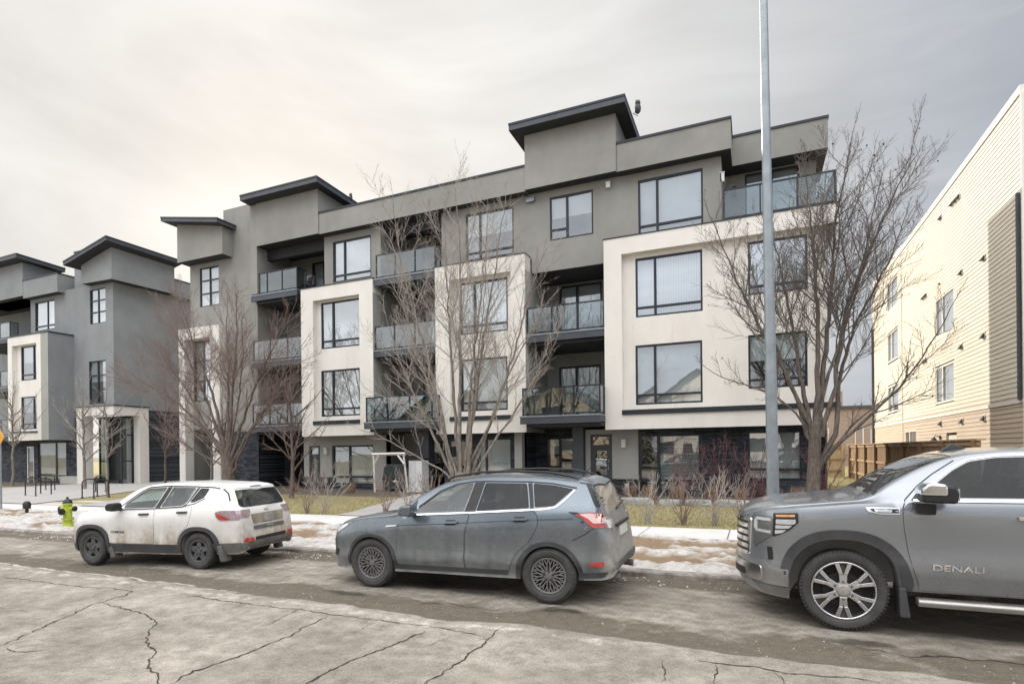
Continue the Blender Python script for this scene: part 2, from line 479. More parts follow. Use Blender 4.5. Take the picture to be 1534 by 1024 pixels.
for pts, w in CR:
    q = []
    for (a, b), (c, d) in zip(pts, pts[1:]):
        k = max(3, int(math.hypot(c-a, d-b)/.035))
        for i in range(k):
            f = i/k
            q.append((a+(c-a)*f, b+(d-b)*f))
    q.append(pts[-1])
    L = []; Rr = []
    n = len(q)
    for i, (x, y) in enumerate(q):
        a = q[max(0, i-1)]; b = q[min(n-1, i+1)]
        dx, dy = b[0]-a[0], b[1]-a[1]; l = math.hypot(dx, dy) or 1
        nx, ny = -dy/l, dx/l
        j = .034*fbm(x*4, y*4, w*900) + .016*fbm(x*13, y*13, w*500)
        ww = .62*w*(.35+1.0*abs(fbm(x*9, y*9, 3.3))*1.6+.3*rng.random())*min(1, .25+min(i, n-1-i)/8)
        x += nx*j; y += ny*j
        L.append((x-nx*ww, y-ny*ww)); Rr.append((x+nx*ww, y+ny*ww))
    vs = [(x, y, road_z(x, y)+.005) for x, y in L]+[(x, y, road_z(x, y)+.005) for x, y in Rr]
    m.add(vs, [(i, i+1, n+i+1, n+i) for i in range(n-1)])
tag(m.build('road_crack', plain('crack_shadow', (.035, .030, .024), .95)), kind='structure')

# --- kerb
t = NT('kerb_concrete'); co = t.co()
n2 = t.noise(co, 4, 8, .7)
c = t.mix(t.ramp(n2, [(.35, 0.0), (.6, 1.0)]), (.13, .11, .09), (.34, .315, .285))
jt = t.n('ShaderNodeSeparateXYZ'); t.l(co, jt.inputs[0])
t.bsdf(c, .9, 0, .3, 0, t.noise(co, 50, 4), .5)
kx = axis_pts([(-160, -40, 8), (-40, 12, .3), (12, 60, 6)])
m = MB()
prof = [(0, -.05), (.012, .075), (.035, .102), (.17, .108), (.18, .0)]
for i in range(len(kx)-1):
    for j in range(len(prof)-1):
        (o0, z0), (o1, z1) = prof[j], prof[j+1]
        x0, x1 = kx[i], kx[i+1]
        w = lambda x: .008*fbm(x*2.2, 4)
        m.quad((x0, curb_y(x0)+o0, z0+w(x0)), (x1, curb_y(x1)+o0, z0+w(x1)), (x1, curb_y(x1)+o1, z1+w(x1)), (x0, curb_y(x0)+o1, z1+w(x0)))
tag(m.build('kerb', t.mat), kind='structure')

# --- boulevard strip: dead grass under patches of old snow
t = NT('boulevard_snow_and_grass'); co = t.co()
at = t.n('ShaderNodeAttribute', _attribute_name='mask'); sep = t.n('ShaderNodeSeparateColor'); t.l(at.outputs['Color'], sep.inputs[0])
gn = t.noise(t.co((60, 22, 1)), 1.0, 4, .7)
gcol = t.mix(gn, (.155, .105, .065), (.36, .27, .175))
gcol = t.mix(t.ramp(t.noise(co, 1.4, 5), [(.4, 0.0), (.65, .55)]), gcol, (.20, .13, .085))
icy = t.mix(t.noise(co, 2.6, 7, .7), (.42, .395, .37), (.74, .73, .72))
icy = t.mix(t.ramp(t.noise(co, 6, 9, .8), [(.44, 0.0), (.62, .85)]), icy, (.30, .26, .22))
c = t.mix(sep.outputs[0], gcol, icy)
t.bsdf(c, t.math('SUBTRACT', .95, t.math('MULTIPLY', sep.outputs[0], .45)), 0, .3, 0, t.math('ADD', gn, t.noise(co, 30, 5, .7)), .7, .03)
def snow_amt(x, y):
    cy = curb_y(x); wn = walk_n(x)
    v = (y-cy)/(wn-cy)
    lim = .27-.33*(1-ss(-9, -1, x))
    a = fbm(x*.55, y*1.5, 1.1, 5)*.9 + .30*fbm(x*2.3, y*4.5, 6, 4)
    edge = .30*math.exp(-((v-.10)/.13)**2)
    return ss(lim-.10, lim+.10, a+edge*.9+.10*(1-v))
BXS = axis_pts([(-160, -40, 6), (-40, -22, .5), (-22, 3.5, .10), (3.5, 12, .5), (12, 60, 6)])
BVS = [i/36 for i in range(37)]
def bw(x, v): return curb_y(x)+.10 + v*(walk_n(x)-curb_y(x)-.10)
def bz(x, y):
    s = snow_amt(x, y)
    k = ss(curb_y(x)+.11, curb_y(x)+.42, y)
    return .098 + .047*ss(curb_y(x), walk_n(x), y) + k*(.050*s*(1+.7*fbm(x*3, y*3)+.7*fbm(x*8, y*8, 7)) + .015*fbm(x*7, y*7, 2))
tag(grid_obj('boulevard', BXS, BVS, bz, t.mat, lambda x, y: (snow_amt(x, y), 0, 0), bw), kind='structure')

# --- pavement slabs
t = NT('pavement_concrete'); co = t.co()
n2 = t.noise(co, 1.2, 7, .65)
c = t.mix(n2, (.46, .45, .44), (.66, .65, .635))
sx = t.n('ShaderNodeSeparateXYZ'); t.l(co, sx.inputs[0])
c = t.mix(1.0, c, t.ramp(t.noise(co, 60, 3), [(.3, .86), (.7, 1.1)]), 'MULTIPLY')
t.bsdf(c, .9, 0, .3, 0, t.noise(co, 80, 3), .3)
m = MB(); x = -60.0
while x < 40:
    x1 = x+1.75
    for (a, b) in ((x+.012, x1-.012),):
        vs = [(a, walk_n(a), .15), (b, walk_n(b), .15), (b, walk_f(b), .15), (a, walk_f(a), .15), (a, walk_n(a), 0), (b, walk_n(b), 0), (b, walk_f(b), 0), (a, walk_f(a), 0)]
        m.add(vs, [(0,1,2,3), (0,4,5,1), (3,2,6,7), (0,3,7,4), (1,5,6,2)])
    x = x1
tag(m.build('sidewalk', t.mat), kind='structure')
m = MB()
m.add([(-60, walk_n(-60)+.01, .135), (40, walk_n(40)+.01, .135), (40, walk_f(40)-.01, .135), (-60, walk_f(-60)-.01, .135)], [(0,1,2,3)])
tag(m.build('sidewalk_joint', plain('joint_shadow', (.09, .08, .075), .95)), kind='structure')

# --- lawn and beds
t = NT('dormant_lawn'); co = t.co()
at = t.n('ShaderNodeAttribute', _attribute_name='mask'); sep = t.n('ShaderNodeSeparateColor'); t.l(at.outputs['Color'], sep.inputs[0])
gn = t.noise(t.co((70, 30, 1)), 1.0, 4, .7)
gcol = t.mix(gn, (.19, .165, .085), (.40, .335, .185))
gcol = t.mix(t.ramp(t.noise(co, .9, 5), [(.4, 0.0), (.7, .6)]), gcol, (.235, .225, .105))
bed = t.mix(t.noise(co, 9, 7, .7), (.055, .045, .038), (.20, .165, .135))
c = t.mix(sep.outputs[0], gcol, bed)
c = t.mix(sep.outputs[1], c, t.mix(t.noise(co, 3, 6), (.62, .60, .58), (.76, .75, .74)))
t.bsdf(c, .95, 0, .2, 0, gn, .7, .03)
def lawn_c(x, y):
    b = ss(17.2, 17.5, y+.25*fbm(x*.8, 2))
    b = max(b, (1-ss(14.0, 14.5, y))*0)
    s = 0
    if x < -22 and y < 14: s = ss(.0, .12, fbm(x*.5, y*1.2, 8))*.8
    return (b, s, 0)
LXS = axis_pts([(-160, -50, 10), (-50, -20, .7), (-20, 8, .18), (8, 60, 4)])
LVS = [i/40 for i in range(41)]
tag(grid_obj('lawn', LXS, LVS, lawn_z, t.mat, lawn_c, lambda x, v: walk_f(x)+v*(26-walk_f(x))), kind='structure')
t2 = grid_obj('rear_lawn', axis_pts([(-160, 3, 20), (3, 9, .6), (9, 60, 6)]), axis_pts([(26, 60, 2), (60, 160, 20)]), lambda x, y: .305, t.mat, lambda x, y: (0, 0, 0))
tag(t2, kind='structure')
# real grass blades on the strips of lawn one can see
rng = random.Random(11)
bl = MB()
def tuft(x, y, h):
    z = lawn_z(x, y)
    for k in range(3):
        a = rng.random()*6.28; l = h*(.4+.9*rng.random()); w = .003+.004*rng.random()
        dx, dy = math.cos(a), math.sin(a); lean = l*(.3+.7*rng.random())
        bl.add([(x-dy*w, y+dx*w, z), (x+dy*w, y-dx*w, z), (x+dx*lean, y+dy*lean, z+l*.8)], [(0, 1, 2)], 0 if rng.random() < .7 else 1)
for (x0, x1, y0, y1, n) in ((-3.8, 1.3, 13.4, 17.2, 7500), (-17, -11.3, 12.6, 17.2, 6000), (3.0, 5.0, 18, 36, 2500)):
    for _ in range(n):
        x = rng.uniform(x0, x1); y = rng.uniform(y0, y1)
        if y > walk_f(x)+.03: tuft(x, y, .045)
for _ in range(9000):
    x = rng.uniform(-9.5, 1.2); y = rng.uniform(curb_y(x)+.25, walk_n(x)-.03)
    if snow_amt(x, y) < .5:
        z0_ = bz(x, y); a = rng.random()*6.28; l = .02+.035*rng.random(); w = .003+.003*rng.random(); dx, dy = math.cos(a), math.sin(a)
        bl.add([(x-dy*w, y+dx*w, z0_), (x+dy*w, y-dx*w, z0_), (x+dx*l, y+dy*l, z0_+l*.6)], [(0, 1, 2)], 2)
tag(bl.build('grass', [plain('straw_grass', (.42, .355, .20), .9, 0, .3, 5), plain('green_grass', (.26, .25, .11), .9, 0, .3, 5), plain('dead_grass', (.27, .19, .115), .9, 0, .3, 5)]),
    'short dormant grass of the front lawn and the snowy verge', 'grass', kind='stuff')

# paths of poured concrete (sheets above the lawn)
t = NT('path_concrete'); co = t.co()
c = t.mix(t.noise(co, .8, 7, .65), (.30, .285, .275), (.44, .42, .405))
c = t.mix(1.0, c, t.ramp(t.noise(co, 70, 3), [(.3, .85), (.7, 1.12)]), 'MULTIPLY')
t.bsdf(c, .9, 0, .3, 0, t.noise(co, 80, 3), .3)
M['path'] = t.mat
def path(name, pts, dz=.02):
    # left and right edge polylines sampled densely along y
    m = MB(); vs = []
    n = 24
    for i in range(n+1):
        v = i/n
        for q in range(9):
            u = q/8
            a = pts[0]; b = pts[1]; c_ = pts[2]; d = pts[3]
            x = (a[0]*(1-u)+b[0]*u)*(1-v) + (d[0]*(1-u)+c_[0]*u)*v
            y = (a[1]*(1-u)+b[1]*u)*(1-v) + (d[1]*(1-u)+c_[1]*u)*v
            vs.append((x, y, lawn_z(x, y)+dz))
    m.add(vs, [(i*9+q, i*9+q+1, i*9+q+10, i*9+q+9) for i in range(n) for q in range(8)])
    tag(m.build(name, M['path']), kind='structure')
path('porch_path', [(-11.1, walk_f(-11)), (-9.6, walk_f(-9.6)), (-10.9, 20.7), (-12.4, 20.7)])
path('porch_path', [(-6.3, walk_f(-6)), (-5.0, walk_f(-5)), (-5.0, 20.7), (-6.3, 20.7)])
path('courtyard_path', [(-36.5, walk_f(-36)), (-25.0, walk_f(-25)), (-28.5, 25.5), (-36.0, 25.5)], .025)
path('courtyard_path', [(-22.4, walk_f(-22)), (-20.3, walk_f(-20.3)), (-25.6, 25.5), (-28.4, 25.5)], .025)

# grit, crumbs of asphalt and dirty ice shed along the parking lane
rng = random.Random(17); gv = MB()
def chip(x, y, z, r, mi):
    a = rng.random()*6.28; ca, sa = math.cos(a), math.sin(a)
    q = [(1,0,0), (-.8,.3,0), (.1,.9,0), (.2,-.8,0), (.1,.1,.75)]
    k = [rng.uniform(.6, 1.25) for _ in q]
    gv.add([(x+(px*ca-py*sa)*r*kk, y+(px*sa+py*ca)*r*kk, z+pz*r*kk-.002) for (px, py, pz), kk in zip(q, k)], [(0,2,4), (2,1,4), (1,3,4), (3,0,4)], mi)
for _ in range(5200):
    x = rng.uniform(-15, 4.2); e = lane_y(x)
    y = e+.05+abs(rng.gauss(0, .42)) if rng.random() < .75 else rng.uniform(3.2, curb_y(x)-.05)
    if y > curb_y(x)-.03: continue
    r = .004+.007*rng.random()**3
    if rng.random() < .05: r *= 1.9
    chip(x, y, road_z(x, y), r, 0 if rng.random() < .6 else (1 if rng.random() < .8 else 2))
for _ in range(900):
    x = rng.uniform(-16, 4.0); y = curb_y(x)-abs(rng.gauss(0, .22))-.02
    chip(x, y, road_z(x, y), .008+.022*rng.random()**2, 2 if rng.random() < .55 else 0)
tag(gv.build('gravel', [plain('brown_grit', (.16, .13, .10), .9), plain('pale_grit', (.36, .33, .29), .9), plain('dirty_ice', (.52, .50, .47), .5)]),
    'grit and crumbs of dirty ice scattered over the parking lane', 'gravel', kind='stuff')
# ------------------------------------------------------------------ buildings
def Pfront(Y): return lambda u, z, d: (u, Y+d, z)
def Pright(X): return lambda u, z, d: (X-d, u, z)      # faces +X
def Pleft(X): return lambda u, z, d: (X+d, u, z)       # faces -X

def pbox(mb, P, u0, u1, z0, z1, d0, d1, m=0):
    vs = [P(u, z, d) for d in (d0, d1) for z in (z0, z1) for u in (u0, u1)]
    mb.add(vs, [(0,1,3,2), (4,6,7,5), (0,4,5,1), (2,3,7,6), (0,2,6,4), (1,5,7,3)], m)

def pwall(mb, P, u0, u1, z0, z1, holes=(), depth=.25, m=0, rm=None):
    us = sorted({u0, u1, *[h[0] for h in holes], *[h[1] for h in holes]})
    zs = sorted({z0, z1, *[h[2] for h in holes], *[h[3] for h in holes]})
    us = [u for u in us if u0 <= u <= u1]; zs = [z for z in zs if z0 <= z <= z1]
    for a, b in zip(us, us[1:]):
        for c, d in zip(zs, zs[1:]):
            um, zm = (a+b)/2, (c+d)/2
            if any(h[0] < um < h[1] and h[2] < zm < h[3] for h in holes): continue
            mb.quad(P(a,c,0), P(b,c,0), P(b,d,0), P(a,d,0), m)
    rm = m if rm is None else rm
    for h in holes:
        a, b, c, d = h[:4]
        mb.quad(P(a,c,0), P(a,d,0), P(a,d,depth), P(a,c,depth), rm)
        mb.quad(P(b,c,0), P(b,c,depth), P(b,d,depth), P(b,d,0), rm)
        mb.quad(P(a,d,0), P(b,d,0), P(b,d,depth), P(a,d,depth), rm)
        mb.quad(P(a,c,0), P(a,c,depth), P(b,c,depth), P(b,c,0), rm)

WR = random.Random(21)
def window(parent, P, u0, u1, z0, z1, style='std', split=.30, trans=.16, blind='blind', glass='wglass', fw=.065, name='window', din=.06, frame='trim'):
    f = MB(); g = MB()
    d0, d1 = din-.035, din+.05
    pbox(f, P, u0, u0+fw, z0, z1, d0, d1); pbox(f, P, u1-fw, u1, z0, z1, d0, d1)
    pbox(f, P, u0+fw, u1-fw, z1-fw, z1, d0, d1); pbox(f, P, u0+fw, u1-fw, z0, z0+fw, d0, d1)
    w, h = u1-u0, z1-z0
    um = u0+w*split; zt = z0+h*trans
    if style in ('std', 'left', 'door', 'two'):
        pbox(f, P, um-fw*.65, um+fw*.65, z0+fw, z1-fw, d0+.004, d1)
    if style == 'std':
        pbox(f, P, u0+fw, um-fw*.65, zt-fw*.6, zt+fw*.6, d0+.006, d1)
        pbox(f, P, um+fw*.65, u1-fw, zt-fw*.6, zt+fw*.6, d0+.006, d1)
    elif style in ('left', 'door'):
        pbox(f, P, u0+fw, um-fw*.65, zt-fw*.6, zt+fw*.6, d0+.006, d1)
    elif style == 'grid6':
        um = (u0+u1)/2
        pbox(f, P, um-.03, um+.03, z0+fw, z1-fw, d0+.004, d1)
        for k in (1, 2):
            zz = z0+h*k/3
            pbox(f, P, u0+fw, um-.03, zz-.03, zz+.03, d0+.006, d1)
            pbox(f, P, um+.03, u1-fw, zz-.03, zz+.03, d0+.006, d1)
    win = f.build(name, M[frame], parent)
    # each pane is set a hair out of true, as real panes are
    cells_u = [(u0+fw, um), (um, u1-fw)] if style != 'one' else [(u0+fw, u1-fw)]
    for a, b in cells_u:
        t1, t2 = WR.uniform(-.012, .012), WR.uniform(-.014, .014)
        g.quad(P(a, z0+fw, din+.01+t1), P(b, z0+fw, din+.01-t1), P(b, z1-fw, din+.01-t1+t2), P(a, z1-fw, din+.01+t1+t2))
    g.build('pane', M[glass], win)
    if blind:
        b = MB()
        if blind == 'vertical':
            n = int((u1-um)/.085)
            for k in range(n):
                a = um+.02+k*(u1-um-.04)/n
                b.quad(P(a, z0+.05, .13), P(a+.075, z0+.05, .165), P(a+.075, z1-.05, .165), P(a, z1-.05, .13))
            b.quad(P(u0, z0, .21), P(um, z0, .21), P(um, z1, .21), P(u0, z1, .21))
            b.build('blind', M['blind'], win)
        elif blind == 'venetian':
            n = int(h/.052)
            for k in range(n):
                z = z0+.03+k*(h-.06)/n
                b.quad(P(um, z, .14), P(u1, z, .14), P(u1, z+.030, .17), P(um, z+.030, .17))
            b.build('blind', M['blind'], win)
        elif blind == 'half':
            zc = z0+h*.52
            b.quad(P(u0, zc, .14), P(u1, zc, .14), P(u1, z1, .14), P(u0, z1, .14))
            b.build('blind', M['blind'], win)
        elif blind == 'folds':
            n = int(w/.10)
            for k in range(n):
                a0 = u0+k*w/n; a1 = u0+(k+1)*w/n
                q0, q1 = (.13, .17) if k % 2 else (.17, .13)
                b.quad(P(a0, z0, q0), P(a1, z0, q1), P(a1, z1, q1), P(a0, z1, q0))
            b.build('curtain', M['blind_warm'], win)
        else:
            b.quad(P(u0, z0, .15), P(u1, z0, .15), P(u1, z1, .15), P(u0, z1, .15))
            b.build('blind', M['blind'], win)
    return win

def balcony(parent, x0, x1, yf, yb, zt, n=3, th=.30, rail=1.02, left=False, right=False, yl=None, yr=None, soff=.42):
    s = MB()
    s.box(x0-.07, x1, yf, yf+.07, zt-th, zt-.05, 0)
    s.box(x0, x1, yf+.07, yb, zt-th+.03, zt-.052, 0)
    s.box(x0-.09, x1, yf-.02, yb, zt-.05, zt, 1)
    s.box(x0+.12, x1, yf+.16, yb, zt-soff, zt-th-.003, 2)
    b = s.build('balcony', [M['fascia'], M['galv'], M['soffit']], parent)
    r = MB(); y0 = yf+.06; zb = zt+.06; z1 = zt+rail
    xs = [x0+(x1-x0)*i/n for i in range(n+1)]
    for i, x in enumerate(xs):
        xx = x+.03 if i == 0 else (x-.03 if i == n else x)
        r.box(xx-.025, xx+.025, y0-.025, y0+.025, zt, z1-.025)
    r.box(x0+.005, x1-.005, y0-.03, y0+.03, z1-.024, z1+.02)
    r.box(x0+.055, x1-.055, y0-.018, y0+.018, zb-.02, zb+.02)
    for side, on, ye in ((x0+.03, left, yl), (x1-.03, right, yr)):
        if on:
            r.box(side-.03, side+.03, y0+.031, ye, z1-.024, z1+.02)
            r.box(side-.018, side+.018, y0+.026, ye, zb-.02, zb+.02)
            r.box(side-.025, side+.025, ye-.05, ye, zt, z1-.025)
    r.build('railing', M['trim'], b)
    for a, c in zip(xs, xs[1:]):
        g = MB(); g.box(a+.04, c-.04, y0-.006, y0+.006, zb+.03, z1-.03)
        g.build('glass_panel', M['bglass'], b)
    for side, on, ye in ((x0+.03, left, yl), (x1-.03, right, yr)):
        if on:
            g = MB(); g.box(side-.006, side+.006, y0+.05, ye-.07, zb+.03, z1-.03)
            g.build('glass_panel', M['bglass'], b)
    return b

def roof_slab(parent, quad, th=.22, name='roof'):
    """quad: four corners (x, y, ztop) ccw from front-left; fascia in two steps and a vented soffit"""
    m = MB()
    top = [(x, y, z) for x, y, z in quad]; bot = [(x, y, z-th) for x, y, z in quad]
    m.add(top+bot, [(0,1,2,3), (0,4,5,1), (1,5,6,2), (2,6,7,3), (3,7,4,0)], 0)
    cx = sum(q[0] for q in quad)/4; cy = sum(q[1] for q in quad)/4
    m.add(bot, [(3,2,1,0)], 1)
    lip = [(cx+(x-cx)*1.006, cy+(y-cy)*1.01, z+.012) for x, y, z in quad]
    lipb = [(x, y, z-.075) for x, y, z in lip]
    m.add(lip+lipb, [(0,1,2,3), (0,4,5,1), (1,5,6,2), (2,6,7,3), (3,7,4,0), (7,6,5,4)], 2)
    return m.build(name, [M['fascia'], M['soffit'], M['trim']], parent)

G0 = .28
# ================= main building
bld = thing('apartment_building', 'long four storey grey and beige apartment building with stacked glass balconies behind the bare trees', 'building', (-12, 20.6, G0))
w = MB()   # main wall mesh: 0 stucco 1 soffit 2 trim 3 stone 4 pale stucco
YB, YI, YG, YP, YK, YF = 20.0, 20.25, 20.6, 20.2, 22.5, 20.8
BACK = 29.6
# fourth floor walls
w4 = [(-10.85,-8.70,9.82,11.75), (-7.17,-5.45,10.09,11.77), (-3.77,-1.53,9.75,11.75)]
pwall(w, Pfront(YG), -12.0, -.93, 9.50, 12.06, w4)
pwall(w, Pfront(YG), -18.3, -15.12, 9.50, 12.06, [(-17.80,-15.64,9.83,11.72)])
pwall(w, Pright(-.93), YG, 22.3, 9.5, 12.06)
pwall(w, Pfront(22.3), -.93, 2.1, 9.5, 12.06, [(-.20,1.58,9.62,12.0)])
# 4F stucco that hangs over the right balcony stack
pwall(w, Pfront(YG+.001), -7.95, -4.9, 8.93, 9.51)
w.quad((-7.95,YG,8.93), (-7.95,22.5,8.93), (-4.9,22.5,8.93), (-4.9,YG,8.93), 1)
pwall(w, Pleft(-7.95), YG, 22.5, 8.93, 9.5)
# recess back walls, three stacks
doorsR = [(-7.45,-5.62,6.42,8.86), (-7.49,-5.70,3.32,5.48)]
pwall(w, Pfront(YK), -8.3, -4.9, 2.7, 8.93, doorsR, .2)
doorsC = [(-14.2,-12.5,9.5,11.6), (-14.2,-12.5,6.42,8.7), (-14.2,-12.5,3.32,5.5)]
pwall(w, Pfront(YK), -15.2, -11.9, 2.7, 12.06, doorsC, .2)
doorsL = [(-20.8,-19.0,9.72,11.75), (-21.4,-19.8,6.42,8.7), (-21.4,-19.8,3.35,5.5)]
pwall(w, Pfront(YK), -22.6, -18.3, 2.7, 12.06, doorsL, .2)
for x in (-8.0, -15.12): pwall(w, Pright(x), YG+.002, YK, 2.7, 9.5, (), m=0)
pwall(w, Pright(-7.95), YG, 22.5, 8.93, 9.5)
pwall(w, Pright(-15.12), YG, YK, 9.5, 12.06)
pwall(w, Pright(-22.55), YG, YK, 2.7, 12.06)
pwall(w, Pleft(-4.9), YG+.002, YK, 2.7, 9.0)
pwall(w, Pleft(-12.0), YG+.002, YK, 2.7, 9.5); pwall(w, Pleft(-12.0), YG, YK, 9.5, 12.06)
pwall(w, Pleft(-19.15), YG+.002, YK, 2.7, 9.5); pwall(w, Pleft(-18.3), YG, YK, 9.5, 12.06)
# ceilings of the recesses under the roof, with a dropped beam
for a, b in ((-15.12,-12.0), (-22.55,-18.3)):
    w.quad((a,YG,12.05), (b,YG,12.05), (b,YK,12.05), (a,YK,12.05), 1)
    w.box(a+.01, b-.01, YG+.25, YG+.5, 11.55, 12.04, 1)
# stair wall, fin and tower wall
pwall(w, Pfront(YG), -24.85, -22.55, G0, 14.45)
pwall(w, Pleft(-24.85), YG, 24, 11.9, 14.45); pwall(w, Pright(-22.55), YG, 24, 12.0, 14.45)
w.quad((-24.85,YG,14.45), (-22.55,YG,14.45), (-22.55,24,14.45), (-24.85,24,14.45), 0)
w.box(-22.56, -22.125, 20.21, 22.5, 9.76, 14.10, 0)
tw = [(-26.62,-25.2,9.68,11.72), (-27.15,-25.7,4.75,7.93)]
pwall(w, Pfront(YG), -27.35, -24.85, G0+3.0, 12.0, tw)
pwall(w, Pleft(-27.35), YG, BACK, G0, 12.0)
pwall(w, Pfront(YG+1.2), -27.35, -24.85, G0, G0+3.02, [(-26.2,-25.4,G0,2.4)], .1, 3)
w.quad((-27.35,YG,G0+3.0), (-24.85,YG,G0+3.0), (-24.85,YG+1.2,G0+3.0), (-27.35,YG+1.2,G0+3.0), 1)
pwall(w, Pleft(-24.86), YG, YG+1.2, G0, G0+3.0, (), m=3)
# parapets
def parapet(x0, x1, yf, yb, z0, z1):
    pwall(w, Pfront(yf), x0, x1, z0, z1)
    pwall(w, Pright(x1), yf, yb, z0, z1); pwall(w, Pleft(x0), yf, yb, z0, z1)
    w.quad((x0,yf,z0), (x0,yb,z0), (x1,yb,z0), (x1,yf,z0), 1)
    w.box(x0-.03, x1+.03, yf-.03, yf+.25, z1, z1+.085, 2)
    w.box(x0, x1, yf+.25, yb, z1-.02, z1+.02, 2)
    w.box(x1-.22, x1+.03, yf+.251, yb, z1+.003, z1+.082, 2)
parapet(-4.46, -.60, YP, 22.2, 12.03, 13.02)
parapet(-.595, 2.40, 21.55, 24.2, 12.05, 13.05)
parapet(-18.24, -8.03, YP, 22.2, 12.02, 12.96)
# popped-up stair boxes
def popup(x0, x1, yf, yb, z0, z1, z1r=None):
    z1r = z1 if z1r is None else z1r
    w.quad((x0,yf,z0), (x1,yf,z0), (x1,yf,z1r), (x0,yf,z1), 0)
    w.quad((x1,yf,z0), (x1,yb,z0), (x1,yb,z1r), (x1,yf,z1r), 0)
    w.quad((x0,yb,z0), (x0,yf,z0), (x0,yf,z1), (x0,yb,z1), 0)
    w.quad((x0,yf,z0), (x0,yb,z0), (x1,yb,z0), (x1,yf,z0), 1)
popup(-8.02, -4.47, YP-.05, 23.4, 12.05, 14.18)
popup(-22.10, -18.25, YP-.05, 23.0, 12.04, 14.12)
popup(-27.48, -24.2, YB-.02, 23.4, 11.95, 13.98, 13.32)
# ends and back
pwall(w, Pright(2.14), YI, BACK, G0, 9.4)
pwall(w, Pright(2.10), 22.3, BACK, 9.4, 12.1)
w.quad((-27.35,BACK,G0), (-27.35,BACK,13), (2.14,BACK,13), (2.14,BACK,G0), 0)
w.quad((-27.35,22,12.06), (2.1,22,12.06), (2.1,BACK,12.06), (-27.35,BACK,12.06), 2)
pwall(w, Pright(2.10), 24.2, BACK, 12.06, 13.0); pwall(w, Pleft(-27.35), 23.4, BACK, 12.0, 13.0)
# ground floor walls
gR = [(-5.70,-4.87,G0,2.56), (-3.88,-1.70,.46,2.52), (-.18,1.46,.90,2.55)]
pwall(w, Pfront(YF), -5.90, -3.88, .85, 2.75, [(-5.70,-4.87,.85,2.56)], .15, 4)
pwall(w, Pfront(YF-.06), -4.86, -3.88, G0, .85, (), .1, 3)
w.box(-4.88, -3.86, YF-.09, YF, .85, .89, 2)
pwall(w, Pfront(YF-.05), -3.88, 2.14, G0, 2.75, gR[1:], .2, 3)
w.quad((-4.9,YB,2.705), (-4.9,YF+.1,2.705), (2.14,YF+.1,2.705), (2.14,YB,2.705), 1)
pwall(w, Pright(2.15), YF-.05, BACK, G0, 2.75, (), m=3)
w.box(-6.34, -5.92, YF-.25, YF+.2, G0, 2.86, 5)
pwall(w, Pfront(22.0), -8.4, -5.9, G0, 2.9, [(-7.93,-6.68,1.08,2.5)], .15, 3)
pwall(w, Pright(-8.4), YF, 22.0, G0, 2.9, (), m=3); pwall(w, Pleft(-5.91), YF, 22, G0, 2.9, (), m=5)
w.box(-8.72, -8.40, YF-.3, YF+.2, G0, 2.75, 4)
pwall(w, Pfront(YF), -12.10, -8.70, G0, 2.75, [(-10.5,-8.98,.85,2.5), (-11.9,-11.0,G0,2.5)], .15, 3)
w.quad((-12.1,YB,2.705), (-12.1,YF+.1,2.705), (-8.7,YF+.1,2.705), (-8.7,YB,2.705), 1)
pwall(w, Pfront(22.2), -15.5, -12.1, G0, 2.9, [(-13.8,-12.4,G0,2.45)], .15, 0)
pwall(w, Pright(-15.05), YF, 22.2, G0, 2.9, (), m=0); pwall(w, Pleft(-12.1), YF, 22.2, G0, 2.9, (), m=4)
w.box(-13.32, -12.72, YF-.25, YF+.25, G0, 2.86, 5)
pwall(w, Pfront(YF), -19.85, -15.35, .85, 2.76, [(-18.14,-15.75,.85,2.32), (-19.52,-18.86,.85,2.32)], .18, 4)
pwall(w, Pfront(YF-.05), -18.86, -18.10, G0, .85, (), m=3); pwall(w, Pfront(YF-.05), -19.85, -19.52, G0, .85, (), m=3)
pwall(w, Pfront(YF-.02), -18.10, -15.35, G0, .50, (), m=3)
w.box(-15.75, -15.05, YF-.06, YF+.3, G0, 2.76, 4)
w.quad((-19.2,YB,2.755), (-19.2,YF+.1,2.755), (-15.1,YF+.1,2.755), (-15.1,YB,2.755), 1)
pwall(w, Pfront(22.2), -22.6, -19.8, G0, 2.9, [(-22.1,-20.6,G0,2.4)], .15, 3)
pwall(w, Pleft(-19.86), YF, 22.2, G0, 2.9, (), m=3); pwall(w, Pright(-22.5), YG, 22.2, G0, 2.9, (), m=3)
pwall(w, Pfront(YG-.06), -24.9, -22.5, G0, 3.1, (), m=3)
# dim rooms behind every opening
for (a, b, z0, z1, y) in ((-12,-.95,9.6,12,21.4), (-18.3,-15.2,9.6,12,21.4), (-4.2,2.1,3.2,9.3,21.2), (-11.4,-8.1,3.2,9.3,21.2), (-18.9,-15.2,3.2,9.3,21.2),
                          (-5.9,2.1,G0,2.7,22.0), (-12.0,-8.7,G0,2.7,21.9), (-19.8,-15.2,G0,2.7,21.9), (-27.3,-24.9,3.3,11.9,21.4), (-.9,2.05,9.6,12,23.3)):
    w.quad((a,y,z0), (b,y,z0), (b,y,z1), (a,y,z1), 6)
    for zf in (3.25, 6.3, 9.45):
        if z0 < zf < z1: w.quad((a,y-.75,zf), (b,y-.75,zf), (b,y,zf), (a,y,zf), 6)
for (a, b) in ((-8.3,-4.9), (-15.2,-11.9), (-22.6,-18.3)):
    w.quad((a,23.4,G0), (b,23.4,G0), (b,23.4,12), (a,23.4,12), 6)
w.build('wall', [M['stucco'], M['soffit'], M['trim'], M['stone'], M['stucco_light'], M['fascia'], M['room']], bld)

